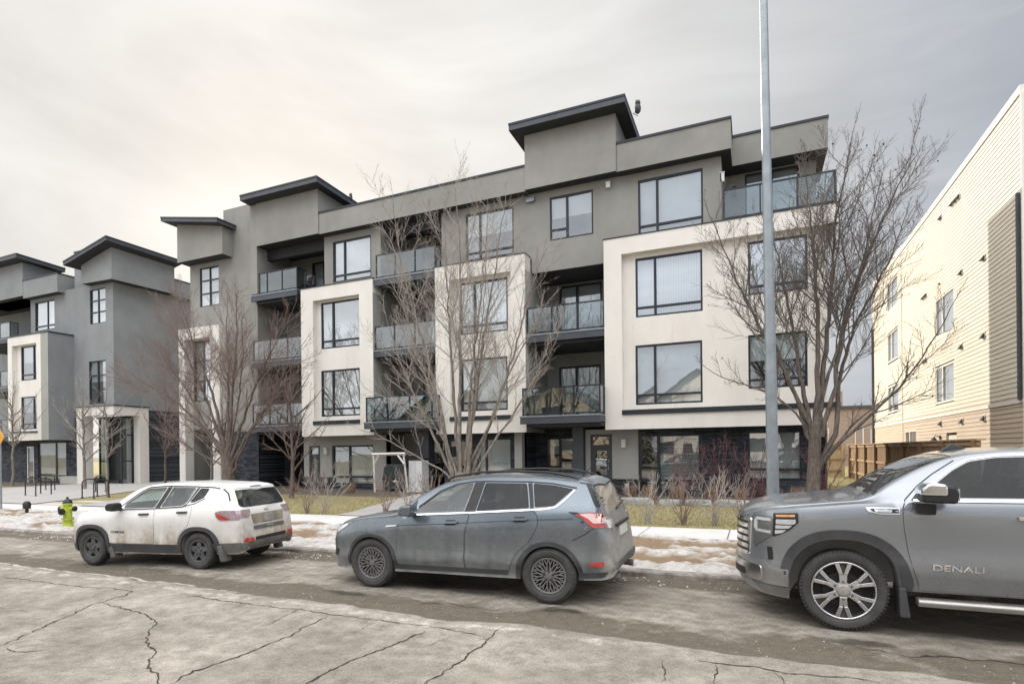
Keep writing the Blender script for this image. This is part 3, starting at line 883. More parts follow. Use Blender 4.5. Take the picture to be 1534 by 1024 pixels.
# beige bay frames
def bay(x0, x1, xi0, xi1, zt, zb, holes, slab_r=None, right_fin=True, ye=YG):
    m = MB()
    sr = x1 if slab_r is None else slab_r
    zi = zt-.60; zo = zb+.56
    xr = xi1 if right_fin else x1
    pwall(m, Pfront(YI), xi0, xr, zo-.02, zi+.02, holes, .22)
    # front faces of the frame
    m.quad((x0,YB,zb), (xi0,YB,zb), (xi0,YB,zi), (x0,YB,zi))
    if right_fin:
        m.quad((xi1,YB,zb), (x1,YB,zb), (x1,YB,zi), (xi1,YB,zi))
        m.quad((xi1,YB,zo), (xi1,YB,zi), (xi1,YI,zi), (xi1,YI,zo))
    m.quad((x0,YB,zi), (sr,YB,zi), (sr,YB,zt), (x0,YB,zt))
    m.quad((xi0,YB,zb), (xr,YB,zb), (xr,YB,zo), (xi0,YB,zo))
    m.quad((xi0,YB,zo), (xi0,YI,zo), (xi0,YI,zi), (xi0,YB,zi))
    m.quad((xi0,YB,zi), (xi0,YI,zi), (sr,YI,zi), (sr,YB,zi))
    m.quad((xi0,YB,zo), (xr,YB,zo), (xr,YI,zo), (xi0,YI,zo))
    m.quad((x0,YB,zb), (x0,YB,zt), (x0,ye,zt), (x0,ye,zb), 1)
    m.quad((x1,YB,zb), (x1,ye,zb), (x1,ye,zi), (x1,YB,zi), 1 if right_fin else 0)
    m.quad((sr,YB,zi), (sr,ye+2,zi), (sr,ye+2,zt), (sr,YB,zt), 0)
    if sr > x1: m.quad((x1,YB,zi), (x1,ye+2,zi), (sr,ye+2,zi), (sr,YB,zi), 0)
    m.quad((x0,YB,zt), (sr,YB,zt), (sr,ye+.05,zt), (x0,ye+.05,zt), 2)
    m.box(x0-.02, sr+.02, YB-.02, YB+.1, zt, zt+.04, 2)
    m.box(sr-.08, sr+.02, YB+.101, ye, zt, zt+.039, 2)
    m.box(xi0-.02, (sr if not right_fin else xi1)+.0, YB-.05, YB-.003, zo-.04, zo+.13, 2)
    # panel joints
    for x in ([xi0+.35+k*1.35 for k in range(int((xr-xi0)/1.35)+1)]):
        for (h0, h1) in ((zo+.14, holes[1][2]-.05), (holes[1][3]+.05, holes[0][2]-.05), (holes[0][3]+.05, zi-.03)):
            if x < xr-.1 and h1-h0 > .08: m.box(x-.018, x+.018, YI-.010, YI-.001, h0, h1, 3)
        if x+.7 < xr: m.box(x+.685, x+.72, YB-.009, YB-.001, zb+.01, zo-.05, 3)
    return m.build('bay_frame', [M['beige'], M['stucco_light'], M['trim'], M['joint']], bld)
hR = [(-3.83,-1.55,6.70,8.81), (-3.86,-1.58,3.57,5.70), (-.11,1.65,7.05,8.82), (-.13,1.62,3.95,5.73)]
hC = [(-10.97,-8.84,6.72,8.83), (-10.98,-8.88,3.60,5.72)]
hL = [(-18.22,-16.00,6.74,8.86), (-18.25,-16.03,3.64,5.75)]
bay(-4.92, 2.14, -4.28, 2.14, 9.56, 2.70, hR, 2.49, False)
bay(-12.0, -8.0, -11.32, -8.62, 9.55, 2.69, hC)
bay(-19.18, -15.13, -18.47, -15.86, 9.53, 2.74, hL)
# windows of the bays and of the fourth floor
PI_, PG_ = Pfront(YI), Pfront(YG)
window(bld, PI_, *hR[0], blind='vertical', glass='wglass_hi'); window(bld, PI_, *hR[1], blind='blind', glass='wglass_hi')
window(bld, PI_, *hR[2], glass='wglass_hi', split=.33); window(bld, PI_, *hR[3], blind='half', split=.33)
window(bld, PI_, *hC[0], glass='wglass_hi'); window(bld, PI_, *hC[1], blind='folds')
window(bld, PI_, *hL[0], glass='wglass_hi'); window(bld, PI_, *hL[1], blind='folds', glass='wglass_hi')
window(bld, PG_, *w4[0], glass='wglass_hi', blind='half'); window(bld, PG_, *w4[1], style='left', split=.40, trans=.24, glass='wglass_hi', blind='half')
window(bld, PG_, *w4[2], glass='wglass_hi'); window(bld, PG_, -17.80,-15.64,9.83,11.72, glass='wglass_hi')
window(bld, PG_, *tw[0], style='grid6', split=.5, fw=.05, glass='wglass_hi'); window(bld, PG_, *tw[1], style='grid6', split=.5, fw=.05, glass='wglass_hi')  # tall window's pale blind added to stand in for reflected sky
PK_ = Pfront(YK)
for q in doorsR+doorsC+doorsL:
    window(bld, PK_, *q, style='door', split=.42, trans=.24, name='patio_door', blind='blind', fw=.08)
window(bld, Pfront(22.3), -.20,1.58,9.62,12.0, style='door', split=.5, name='patio_door', glass='wglass_hi')
# ground floor glazing and doors
PF_ = Pfront(YF-.05)
window(bld, PF_, *gR[1], blind='venetian', glass='dglass', split=.33, trans=.19, fw=.08)
window(bld, PF_, *gR[2], blind='blind', glass='wglass', split=.40, trans=.22)
window(bld, Pfront(22.0), -7.93,-6.68,1.08,2.5, style='door', split=.48, blind='half', glass='dglass')
window(bld, Pfront(YF), -10.5,-8.98,.85,2.5, style='two', split=.25, blind='blind', glass='wglass')
window(bld, Pfront(YF), -11.9,-11.0,G0,2.5, style='one', name='glazed_door', blind=None, glass='dglass', fw=.1)
window(bld, Pfront(YF), -18.14,-15.75,.50,2.32, blind='folds', glass='dglass', split=.42, trans=.20, fw=.075)
window(bld, Pfront(22.2), -13.8,-12.4,G0,2.45, style='two', split=.5, name='glazed_door', blind=None, glass='dglass')
window(bld, Pfront(22.2), -22.1,-20.6,G0,2.4, style='two', split=.5, name='glazed_door', blind=None, glass='dglass')
window(bld, Pfront(YG+1.2), -26.2,-25.4,G0,2.4, style='one', name='glazed_door', blind=None, glass='dglass', fw=.09)
def front_door(x0, x1, z0, z1, y, glass='dglass'):
    m = MB()
    m.box(x0, x0+.09, y-.03, y+.1, z0, z1); m.box(x1-.09, x1, y-.03, y+.1, z0, z1); m.box(x0+.09, x1-.09, y-.03, y+.1, z1-.09, z1)
    m.box(x0+.09, x1-.09, y-.03, y+.1, z1-.48, z1-.39)
    m.box(x0+.09, x0+.20, y, y+.06, z0, z1-.48); m.box(x1-.20, x1-.09, y, y+.06, z0, z1-.48)
    m.box(x0+.20, x1-.20, y, y+.06, z0, z0+.22); m.box(x0+.20, x1-.20, y, y+.06, z1-.62, z1-.48)
    d = m.build('door', M['door'], bld)
    g = MB(); g.box(x0+.2, x1-.2, y+.02, y+.035, z0+.22, z1-.62); g.box(x0+.09, x1-.09, y+.02, y+.035, z1-.39, z1-.09)
    g.build('pane', M[glass], d)
    h = MB(); h.tube([(x1-.14, y-.05, z0+.95), (x1-.14, y-.05, z0+1.15)], .012, 8); h.box(x1-.155, x1-.125, y-.045, y, z0+1.0, z0+1.03); h.box(x1-.16, x1-.12, y-.012, y, z0+1.25, z0+1.31)
    h.build('handle', M['galv'], d)
front_door(-5.70, -4.87, G0, 2.56, YF+.02)
front_door(-19.52, -18.86, G0, 2.32, YF+.02)
# balconies
balcony(bld, -7.98, -4.93, 20.05, YK, 6.42, 3)
balcony(bld, -7.92, -4.93, 19.35, YK, 3.26, 3, left=True, right=True, yl=19.98, yr=19.98)
balcony(bld, -15.02, -12.01, 20.05, YK, 9.50, 3, right=True, yr=YG-.02)
balcony(bld, -15.11, -12.03, 20.05, YK, 6.40, 3)
balcony(bld, -15.08, -11.80, 19.35, YK, 3.26, 3, left=True, right=True, yl=19.98, yr=19.98)
balcony(bld, -22.52, -19.66, 20.25, YK, 9.72, 3, right=True, yr=YG+.3)
balcony(bld, -22.52, -19.20, 20.25, YK, 6.46, 3)
balcony(bld, -22.55, -19.20, 20.20, YK, 3.33, 3)
rt = MB(); y0 = 20.12; z0, z1 = 9.60, 10.62
for x in (-.84, .28, 1.36, 2.42): rt.box(x-.025, x+.025, y0-.025, y0+.025, z0, z1-.025)
rt.box(-.87, 2.45, y0-.03, y0+.03, z1-.024, z1+.02); rt.box(-.81, 2.39, y0-.018, y0+.018, z0+.05, z0+.09)
rt.box(2.39, 2.45, y0+.031, 22.9, z1-.024, z1+.02); rt.box(2.402, 2.438, y0+.03, 22.9, z0+.05, z0+.09)
rt.box(2.39, 2.44, 22.85, 22.9, z0, z1-.025)
terr = rt.build('terrace_railing', M['trim'], bld)
for a, b in ((-.84,.28), (.28,1.36), (1.36,2.42)):
    g = MB(); g.box(a+.04, b-.04, y0-.006, y0+.006, z0+.1, z1-.03); g.build('glass_panel', M['bglass'], terr)
g = MB(); g.box(2.414, 2.426, y0+.05, 22.8, z0+.1, z1-.03); g.build('glass_panel', M['bglass'], terr)
# roofs of the pop-ups
roof_slab(bld, [(-8.45,19.62,14.42), (-4.02,19.62,14.40), (-4.02,23.7,14.30), (-8.45,23.7,14.30)], .26)
roof_slab(bld, [(-22.55,19.62,14.38), (-17.82,19.62,14.36), (-17.82,23.3,14.26), (-22.55,23.3,14.26)], .26)
roof_slab(bld, [(-28.05,19.5,14.26), (-23.95,19.5,13.52), (-23.95,23.6,13.52), (-28.05,23.6,14.26)], .22)
# entrance portal of the tower
pt = MB()
pt.box(-27.62, -24.62, 20.1, YG-.003, 7.94, 8.50); pt.box(-25.30, -24.62, 20.1, YG-.003, G0, 7.94); pt.box(-27.62, -27.18, 20.1, YG-.003, G0, 7.94)
pt.build('entrance_portal', M['beige_white'], bld)
# small fixtures
def fixture(name, x, z, y, s=(.16,.12,.26), mt='white'):
    m = MB(); a, b, c = s
    m.box(x-a/2, x+a/2, y-b, y, z, z+c); m.box(x-a/2-.015, x+a/2+.015, y-b-.015, y, z+c, z+c+.03)
    return m.build(name, M[mt], bld, bevel=.008)
fixture('wall_lamp', -4.42, 2.05, YF, (.16,.13,.28), 'beige_white'); fixture('wall_lamp', -18.45, 1.92, YF, (.18,.13,.28), 'beige_white')
fixture('vent_hood', -7.95, 11.72, YG, (.34,.12,.14), 'galv'); fixture('vent_hood', -4.85, 11.68, YG, (.16,.12,.18), 'white')
fixture('wall_lamp', -.55, 11.25, 22.3, (.12,.14,.3), 'black'); fixture('wall_lamp', -.9, 11.15, YG+.1, (.14,.1,.3), 'white')
fixture('outlet_box', -4.3, .55, YF-.06, (.11,.06,.14)); fixture('outlet_box', -18.45, .58, YF-.05, (.11,.06,.14))
fixture('wall_lamp', -20.9, 10.6, YK, (.5,.2,.45), 'beige')

# ================= left building
lb = thing('apartment_building', 'matching blue grey apartment building with a white corner entrance portal at the left', 'building', (-38, 20.6, .22))
w = MB(); Z0 = .2; XR = -33.78
tw2 = [(-35.92,-34.46,9.70,11.74), (-36.08,-34.5,5.0,7.52)]
pwall(w, Pfront(YG), -38.4, XR, 4.7, 12.02, tw2)
pwall(w, Pfront(YG+.001), -39.6, -38.4, 2.97, 9.41); pwall(w, Pfront(YG+.001), -38.4, -38.0, 2.97, 4.7)
w.box(-36.0, -33.95, 21.5, 22.5, .2, 4.3, 6)
pwall(w, Pright(XR), YG, 33, 4.7, 12.03)
pwall(w, Pright(XR), 21.9, 33, Z0, 4.7, (), m=3)
pwall(w, Pfront(YG), -38.4, -36.1, Z0, 4.7, (), m=3)
pwall(w, Pfront(YG+.02), -42.0, -38.3, 9.4, 12.0, [(-41.53,-39.46,9.80,11.64)])
pwall(w, Pfront(YG+.3), -37.93, -35.1, 11.9, 14.33); pwall(w, Pright(-35.1), YG+.3, 25, 11.9, 14.33); pwall(w, Pleft(-37.93), YG+.3, 25, 11.9, 14.33)
w.box(-37.97, -35.06, YG+.26, 25, 14.33, 14.38, 2)
def parap2(x0, x1, yf, yb, z0, z1):
    w.quad((x0,yf,z0), (x1,yf,z0), (x1,yf,z1), (x0,yf,z1), 0); w.quad((x1,yf,z0), (x1,yb,z0), (x1,yb,z1), (x1,yf,z1), 0)
    w.quad((x0,yb,z0), (x0,yf,z0), (x0,yf,z1), (x0,yb,z1), 0); w.quad((x0,yf,z0), (x0,yb,z0), (x1,yb,z0), (x1,yf,z0), 1)
    w.box(x0-.03, x1+.03, yf-.03, yb, z1, z1+.06, 2)
parap2(-41.95, -38.36, YP, 22, 11.85, 12.94)
# corner box that wraps the tower, sloping top
zl, zr = 13.05, 13.78
w.quad((-35.93,YP-.05,11.98), (-33.15,YP-.05,11.92), (-33.15,YP-.05,zr), (-35.93,YP-.05,zl), 0)
w.quad((-33.15,YP-.05,11.92), (-33.15,23.9,12.0), (-33.15,23.9,zr), (-33.15,YP-.05,zr), 0)
w.quad((-35.93,YP-.05,11.98), (-35.93,22,11.98), (-33.15,22,11.95), (-33.15,YP-.05,11.92), 1)
w.quad((-33.78,YG,12.0), (-33.78,23.9,12.0), (-33.15,23.9,12.0), (-33.15,YG,11.92), 1)
w.quad((-33.15,23.9,12.0), (-33.78,23.9,12.0), (-33.78,23.9,zr), (-33.15,23.9,zr), 0)
w.box(-34.2, XR+.25, 23.9, 33, 12.03, 13.03, 0); w.box(-34.2, XR+.28, 23.88, 33.03, 13.03, 13.10, 2)
# left stretch of the building (pop-up, balcony recess)
parap2(-47.5, -41.98, YP, 22.0, 12.03, 14.12)
pwall(w, Pfront(YK), -52, -41.9, Z0, 12.03, [(-45.5,-43.6,9.6,11.6)])
pwall(w, Pleft(-42.0), YG, YK, 9.4, 12.0); w.quad((-52,YG,12.03), (-42,YG,12.03), (-42,YK,12.03), (-52,YK,12.03), 1)
pwall(w, Pleft(-43.3), YB, YK, 2.9, 9.4)
# ground floor
pwall(w, Pfront(YF), -52, -38.4, Z0, 3.0, [(-41.7,-38.75,.35,2.85), (-43.0,-42.2,Z0,2.6)], .2, 3)
w.quad((-43.3,YB,2.97), (-43.3,YF+.1,2.97), (-38.8,YF+.1,2.97), (-38.8,YB,2.97), 1)
w.quad((-52,22.0,.2), (-38.5,22.0,.2), (-38.5,22.0,12), (-52,22.0,12), 6) if False else None
w.quad((-52,33,Z0), (-52,33,13), (XR,33,13), (XR,33,Z0), 0)
w.quad((-52,22,12.05), (XR,22,12.05), (XR,33,12.05), (-52,33,12.05), 2)
w.quad((-44,21.9,Z0), (-38.4,21.9,Z0), (-38.4,21.9,3), (-44,21.9,3), 6)
w.quad((-43.2,21.1,3.3), (-38.9,21.1,3.3), (-38.9,21.1,9.3), (-43.2,21.1,9.3), 6)
w.quad((-41.9,21.5,9.4), (-34.0,21.5,9.4), (-34.0,21.5,12), (-41.9,21.5,12), 6)
w.quad((-37.9,21.5,4.7), (-34.0,21.5,4.7), (-34.0,21.5,9.4), (-37.9,21.5,9.4), 6)
w.build('wall', [M['stucco_blue'], M['soffit'], M['trim'], M['stone'], M['stucco_light'], M['fascia'], M['room']], lb)
# beige bay, standing well proud of the tower wall
YL = 19.25; kx = YL/20.0
m = MB(); x0, xa, xb = -43.3*kx, -39.75*kx, -39.0*kx; xi0, xi1 = -42.85*kx, -40.2*kx
def zk(z): return 1.95+(z-1.95)*kx
zb0, zb1, zo0, zo1 = zk(2.95), zk(9.45), zk(3.45), zk(8.9)
hb = [(-42.38*kx,-40.46*kx,zk(6.72),zk(8.86)), (-42.42*kx,-40.50*kx,zk(3.66),zk(5.70))]
YM = YL+.25
pwall(m, Pfront(YM), xi0, xi1, zk(3.4), zk(8.95), hb, .2)
m.quad((x0,YL,zb0), (xi0,YL,zb0), (xi0,YL,zo1), (x0,YL,zo1)); m.quad((xi1,YL,zb0), (xa,YL,zb0), (xa,YL,zo1), (xi1,YL,zo1))
m.quad((x0,YL,zo1), (xa,YL,zo1), (xa,YL,zb1), (x0,YL,zb1)); m.quad((xi0,YL,zb0), (xi1,YL,zb0), (xi1,YL,zo0), (xi0,YL,zo0))
m.quad((xi0,YL,zo0), (xi0,YM,zo0), (xi0,YM,zo1), (xi0,YL,zo1)); m.quad((xi1,YM,zo0), (xi1,YL,zo0), (xi1,YL,zo1), (xi1,YM,zo1))
m.quad((xi0,YL,zo1), (xi0,YM,zo1), (xi1,YM,zo1), (xi1,YL,zo1)); m.quad((xi0,YL,zo0), (xi1,YL,zo0), (xi1,YM,zo0), (xi0,YM,zo0))
m.quad((xa,YL,zb0), (xb,YL,zb0), (xb,YL,zb1), (xa,YL,zb1), 1)
m.quad((xb,YL,zb0), (xb,YG+.02,zb0), (xb,YG+.02,zb1), (xb,YL,zb1), 3)
m.quad((x0,YL,zb0), (x0,YL,zb1), (x0,YG,zb1), (x0,YG,zb0), 3)
m.quad((x0,YL,zb0), (x0,YG+.1,zb0), (xb,YG+.1,zb0), (xb,YL,zb0), 4)
m.box(x0-.03, xb+.05, YL-.03, YG+.02, zb1, zb1+.07, 2); m.box(xi0-.1, xi1+.05, YL-.05, YL-.003, zo0-.03, zo0+.07, 2)
m.build('bay_frame', [M['beige'], M['stucco_light'], M['trim'], M['stucco_blue'], M['soffit']], lb)
for q in hb: window(lb, Pfront(YL+.25), *q, split=.68, glass='wglass_hi', blind='half')  # half blinds added to lighten the panes like mirrored sky
window(lb, Pfront(YG+.02), -41.53,-39.46,9.80,11.64, split=.62, glass='wglass_hi')
window(lb, PG_, *tw2[0], style='grid6', split=.5, fw=.05, glass='wglass_hi'); window(lb, PG_, *tw2[1], style='grid6', split=.5, fw=.05, glass='wglass_hi', blind='half')  # pale half blind in the lower window imitates sky reflection
window(lb, Pfront(YF), -41.7,-38.75,.35,2.85, split=.62, glass='dglass', blind='folds', fw=.08)
window(lb, Pfront(YF), -43.0,-42.2,Z0,2.6, style='one', name='glazed_door', glass='wglass', blind=None, frame='white', fw=.1)
window(lb, PK_, -45.5,-43.6,9.6,11.6, style='door', split=.5, name='patio_door')
for zt in (9.5, 6.4, 3.3): balcony(lb, -48, -43.32, 20.1, YK, zt, 4, right=(zt > 9), yr=YG)
roof_slab(lb, [(-48.0,19.62,14.40), (-41.45,19.62,14.44), (-41.45,22.3,14.3), (-48.0,22.3,14.3)], .26)
roof_slab(lb, [(-36.55,19.55,13.20), (-32.62,19.55,14.06), (-32.62,24.0,14.06), (-36.55,24.0,13.20)], .24)
# white portal wrapping the corner, glazed entrance inside
pt = MB(); za, zb = .2, 4.75
pt.box(-36.25, -35.72, 20.0, 20.58, za, zb-.5); pt.box(-36.25, -32.85, 20.0, 20.58, zb-.5, zb)
pt.box(-33.4, -32.85, 20.581, 21.98, zb-.5, zb-.002); pt.box(-33.4, -32.85, 21.45, 21.98, za, zb-.502)
pt.box(-36.3, -32.8, 19.95, 22.03, zb+.003, zb+.06, 1)
pt.build('entrance_portal', [M['beige_white'], M['trim']], lb)
en = MB()
en.box(-35.7, -33.9, 20.9, 21.0, za, .5); en.box(-35.7, -33.42, 20.75, 21.44, zb-.62, zb-.51)
for x in (-35.7, -34.85): en.box(x, x+.08, 20.88, 20.96, za, zb-.6)
for y in (20.75, 21.36): en.box(-33.5, -33.42, y, y+.08, za, zb-.6)
for z in (1.6, 3.1): en.box(-35.62, -34.85, 20.89, 20.95, z, z+.07); en.box(-33.49, -33.43, 20.83, 21.36, z, z+.07)
en.box(-34.77, -33.6, 21.2, 21.3, za, zb-.6, 1)
ent = en.build('entrance_frame', [M['trim'], M['room_dark']], lb)
g = MB(); g.box(-35.62, -34.85, 20.915, 20.925, za+.1, zb-.62); g.box(-33.465, -33.455, 20.83, 21.36, za+.1, zb-.62)
g.build('pane', M['dglass'], ent)
pw = MB(); pw.box(-38.3, -36.3, 20.2, 20.55, .2, .75); pw.build('planter_wall', M['concrete'], lb)

# ================= right hand building with lap siding
rb = thing('siding_building', 'cream lap sided building catching warm sunlight along its side wall', 'building', (7.5, 33, .2))
XS = 7.5; y0, y1 = 21.55, 44.4; zc = 3.33
t = NT('cream_lap_siding'); co = t.co()
n1 = t.noise(t.co((1, .5, 6)), 1.0, 5)
t.bsdf(t.ramp(n1, [(.3, (.64, .585, .485)), (.7, (.73, .675, .575))]), .65, 0, .35, 0, t.noise(t.co((1, 3, 40)), 4.0, 4), .12)
M['siding'] = t.mat
t = NT('tan_lap_siding'); n1 = t.noise(t.co((1, .5, 6)), 1.0, 5)
t.bsdf(t.ramp(n1, [(.3, (.50, .41, .32)), (.7, (.58, .48, .38))]), .65, 0, .35, 0, t.noise(t.co((1, 3, 40)), 4.0, 4), .12)
M['siding_tan'] = t.mat
hs = [(27.85,30.38,6.74,8.46), (27.92,30.45,3.84,5.46), (37.35,40.05,10.0,11.7), (37.35,40.05,7.0,8.72), (37.4,40.1,4.0,5.6), (33.7,36.0,1.5,2.85), (27.7,29.0,.3,2.49), (37.7,43.3,.3,1.95)]
m = MB(); z = .2; k = 0
while z < 12.5:
    h = .156
    za, zb = z, min(z+h, 12.55)
    mi = 0 if z > zc else 1
    # split the lap where openings interrupt it
    cuts = [(a, b) for a, b, c, d in hs if c-.02 < (za+zb)/2 < d+.02]
    segs = []; cur = y0
    for a, b in sorted(cuts):
        if a > cur: segs.append((cur, a))
        cur = max(cur, b)
    segs.append((cur, y1))
    for a, b in segs:
        m.add([(XS-.022, a, za), (XS-.022, b, za), (XS-.002, b, zb+.01), (XS-.002, a, zb+.01), (XS, a, za), (XS, b, za)], [(0,3,2,1), (0,1,5,4)], mi)
    z += h
for a, b, c, d in hs:
    pwall(m, Pleft(XS), a-.001, b+.001, c-.001, d+.001, [(a, b, c, d)], .2, 2)
m.box(XS-.05, XS+.3, y0, y1, 12.55, 12.80, 2); m.box(XS-.045, XS-.03, y0, y1, zc-.06, zc+.06, 2)
m.box(XS-.05, XS+.02, y0-.08, y0, .2, 12.55, 2); m.box(XS-.05, XS+.02, y1, y1+.1, .2, 12.55, 2); m.box(XS-.045, XS-.032, 36.45, 36.55, .2, 12.55, 2)
m.quad((XS-.03,y1+.1,.2), (XS+14,y1+.1,.2), (XS+14,y1+.1,12.55), (XS-.03,y1+.1,12.55), 0)
m.quad((XS-.03,y0,.2), (XS-.03,y0,12.55), (XS+14,y0,12.55), (XS+14,y0,.2), 0)
m.quad((XS,y0,12.56), (XS,y1,12.56), (XS+14,y1,12.56), (XS+14,y0,12.56), 3)
m.quad((XS+.9,y0,.2), (XS+.9,y1,.2), (XS+.9,y1,12.5), (XS+.9,y0,12.5), 4)
m.box(XS-.05, XS+.3, 36.5, y1, 12.80, 12.95, 2)
m.build('wall', [M['siding'], M['siding_tan'], M['beige'], M['trim'], M['room']], rb)
def swin(q, two=True):
    a, b, c, d = q
    window(rb, Pleft(XS), a, b, c, d, style='two' if two else 'one', split=.62, blind='blind', frame='beige', din=.03, fw=.09, glass='wglass_hi')
for q in hs[:6]: swin(q)
def wbox(name, x0, x1, ya, yb, za, zb, mt):
    m = MB(); m.box(x0, x1, ya, yb, za, zb); return m.build(name, M[mt], rb, bevel=.006)
dr = MB(); dr.box(XS+.05, XS+.1, 27.75, 28.95, .3, 2.44); dr.build('door', M['beige_white'], rb)
gd = MB(); gd.box(XS+.08, XS+.14, 37.7, 43.3, .3, 1.95); gd.box(XS-.02, XS+.07, 42.4, 43.2, .3, 1.95, 1); gd.build('garage_door', [M['beige'], plain('brown_door', (.28, .16, .07))], rb)
for (ya, zz) in ((29.45,11.7), (27.9,11.68), (27.5,11.66), (27.12,11.64), (26.94,8.62), (24.61,8.45), (27.0,5.75), (24.7,5.75), (32.2,8.95), (31.8,8.95), (32.3,5.92), (31.9,5.92), (24.77,2.85), (29.75,2.88), (27.04,2.85)):
    v = MB(); v.box(XS-.035, XS-.028, ya-.13, ya+.13, zz-.02, zz+.24, 1)
    v.prism([(XS-.15, zz+.02), (XS-.036, zz+.02), (XS-.036, zz+.2)], 'y', ya-.09, ya+.09, 0)
    v.build('vent_hood', [M['plastic'], M['beige']], rb)
m = MB(); m.box(XS-.06, XS-.03, 29.72, 29.86, 2.28, 2.45); m.tube([(XS-.05, 29.8, 2.4), (XS-.2, 29.8, 2.46), (XS-.26, 29.8, 2.36)], .02, 6); m.lathe([(.05, 2.36), (.13, 2.25), (.13, 2.22)], (XS-.26, 29.8, 0), 'z', 12)
m.build('wall_lamp', M['black'], rb)
m = MB(); m.box(XS-.14, XS-.04, 44.2, 44.38, .2, 9.9); m.build('downspout', M['plastic'], rb)
m = MB(); m.box(XS-.12, XS-.04, 21.62, 21.74, 3.35, 9.6); m.build('downspout', M['plastic'], rb)

# ================= far brick building beyond the gap
bb = thing('brick_building', 'low pinkish brick building far behind the wooden fence', 'building', (6, 62, .3))
t = NT('pink_brick'); mp = t.n('ShaderNodeMapping'); mp.inputs['Rotation'].default_value = (RAD(90), 0, 0); t.l(t.co(), mp.inputs['Vector'])
br = t.n('ShaderNodeTexBrick', Scale=2.2, Mortar_Size=.02); br.inputs['Color1'].default_value = (.36, .27, .22, 1); br.inputs['Color2'].default_value = (.30, .22, .185, 1); br.inputs['Mortar'].default_value = (.35, .3, .26, 1)
t.l(mp.outputs[0], br.inputs['Vector']); t.bsdf(br.outputs['Color'], .9)
m = MB(); m.box(-4, 16, 60, 70, .3, 5.6); wl = m.build('wall', t.mat, bb)
m = MB(); m.box(-4.2, 16.2, 59.8, 70.2, 5.603, 5.85); rf = m.build('roof', M['fascia'], bb)
m = MB(); m.box(7.2, 7.9, 62, 62.8, 5.85, 7.4); m.build('chimney', t.mat, rf)
m = MB(); m.box(11.5, 12.1, 63, 63.6, 5.85, 7.6); m.build('chimney', t.mat, rf)
for x in (5.2, 8.6, 11.4): window(bb, Pfront(59.95), x, x+1.3, 2.2, 3.8, style='two', split=.5, blind='blind', frame='white')
# ------------------------------------------------------------------ fence
fence = thing('wooden_fence', 'brown cedar board fence running back between the two buildings', 'fence', (4.9, 26, .3))
t = NT('cedar_boards'); co = t.co()
n = t.noise(t.co((3, 3, .6)), 2.0, 6, .6); n2 = t.noise(t.co((6, 7.1, .02)), 1.0, 2)
c = t.mix(n, (.20, .125, .07), (.36, .245, .15)); c = t.mix(1.0, c, t.ramp(n2, [(.3, .72), (.7, 1.22)]), 'MULTIPLY')
t.bsdf(c, .8, 0, .3, 0, n, .3); M['cedar'] = t.mat
t = NT('weathered_rail'); n = t.noise(t.co((3, 1, 3)), 2.0, 5)
t.bsdf(t.ramp(n, [(.3, (.33, .22, .13)), (.7, (.46, .33, .21))]), .8); M['rail'] = t.mat
rng = random.Random(3)
m = MB(); y = 16.6
while y < 36.6:
    h = 1.80+rng.uniform(-.006, .006)
    m.box(4.93+rng.uniform(0, .006), 4.952, y, y+.136, .32, .3+h); y += .14
m.build('board', M['cedar'], fence)
m = MB(); m.box(4.84, 5.02, 16.5, 36.7, 2.105, 2.145)
m.build('cap_rail', M['rail'], fence)
m = MB()
for z in (.62, 1.28, 1.98): m.box(4.885, 4.929, 16.6, 36.6, z, z+.09)
m.build('rail', M['rail'], fence)
y = 16.7
while y < 36.8:
    m = MB(); m.box(4.83, 4.925, y, y+.095, .3, 2.10); m.build('post', M['cedar'], fence); y += 2.4
f2 = thing('wooden_fence', 'board fence with painted-in sunlight closing the gap at the back', 'fence', (4, 37.2, .3))
m = MB(); x = 2.3
t = NT('sun_tinted_boards'); n = t.noise(t.co((3, 3, .6)), 2.0, 6, .6); t.bsdf(t.ramp(n, [(.3, (.46, .36, .22)), (.7, (.62, .50, .33))]), .8); M['pale_board'] = t.mat  # paler than the cedar: sunlight put into the wood colour
while x < 4.7:
    m.box(x, x+.136, 37.2, 37.22, .32, 2.1); x += .14
m.build('board', M['pale_board'], f2)
m = MB(); m.box(2.25, 4.8, 37.12, 37.3, 2.103, 2.14)
for z in (.62, 1.28, 1.9): m.box(2.3, 4.75, 37.15, 37.199, z, z+.09)
m.build('rail', M['rail'], f2)
for x in (2.5, 3.6, 4.7):
    m = MB(); m.box(x-.05, x+.05, 37.05, 37.148, .3, 2.1); m.build('post', M['pale_board'], f2)

# ------------------------------------------------------------------ lamp pole
pole = thing('lamp_pole', 'tall galvanised steel lamp pole standing on the boulevard behind the pickup', 'pole', (.29, 10.0, .14))
m = MB(); m.tube([(0, 0, 0), (-.02, 0, 3), (-.05, 0, 6.5), (-.085, 0, 11)], [.098, .085, .070, .052], 20)
m.build('shaft', M['galv'], pole, local=True, smooth=40)
m = MB(); m.box(-.19, .19, -.19, .19, 0, .03)
m.build('base_plate', M['galv'], pole, local=True, bevel=.006)
for sx in (-1, 1):
    for sy in (-1, 1):
        m = MB(); m.lathe([(.018, .03), (.018, .085), (.0, .09)], (sx*.14, sy*.14, 0), 'z', 6); m.build('bolt', M['galv'], pole, local=True)
m = MB(); m.box(-.045, .045, -.105, -.08, .45, .70); m.build('hand_hole_cover', M['galv'], pole, local=True, bevel=.004)
m = MB(); m.tube([(-.083, 0, 10.7), (-.2, -.6, 11.15), (-.3, -1.5, 11.3)], [.04, .035, .03], 10)
m.build('arm', M['galv'], pole, local=True, smooth=40)
m = MB(); m.prism([(-.12, -.30), (.12, -.30), (.14, .2), (.0, .34), (-.14, .2)], 'z', 11.24, 11.36)
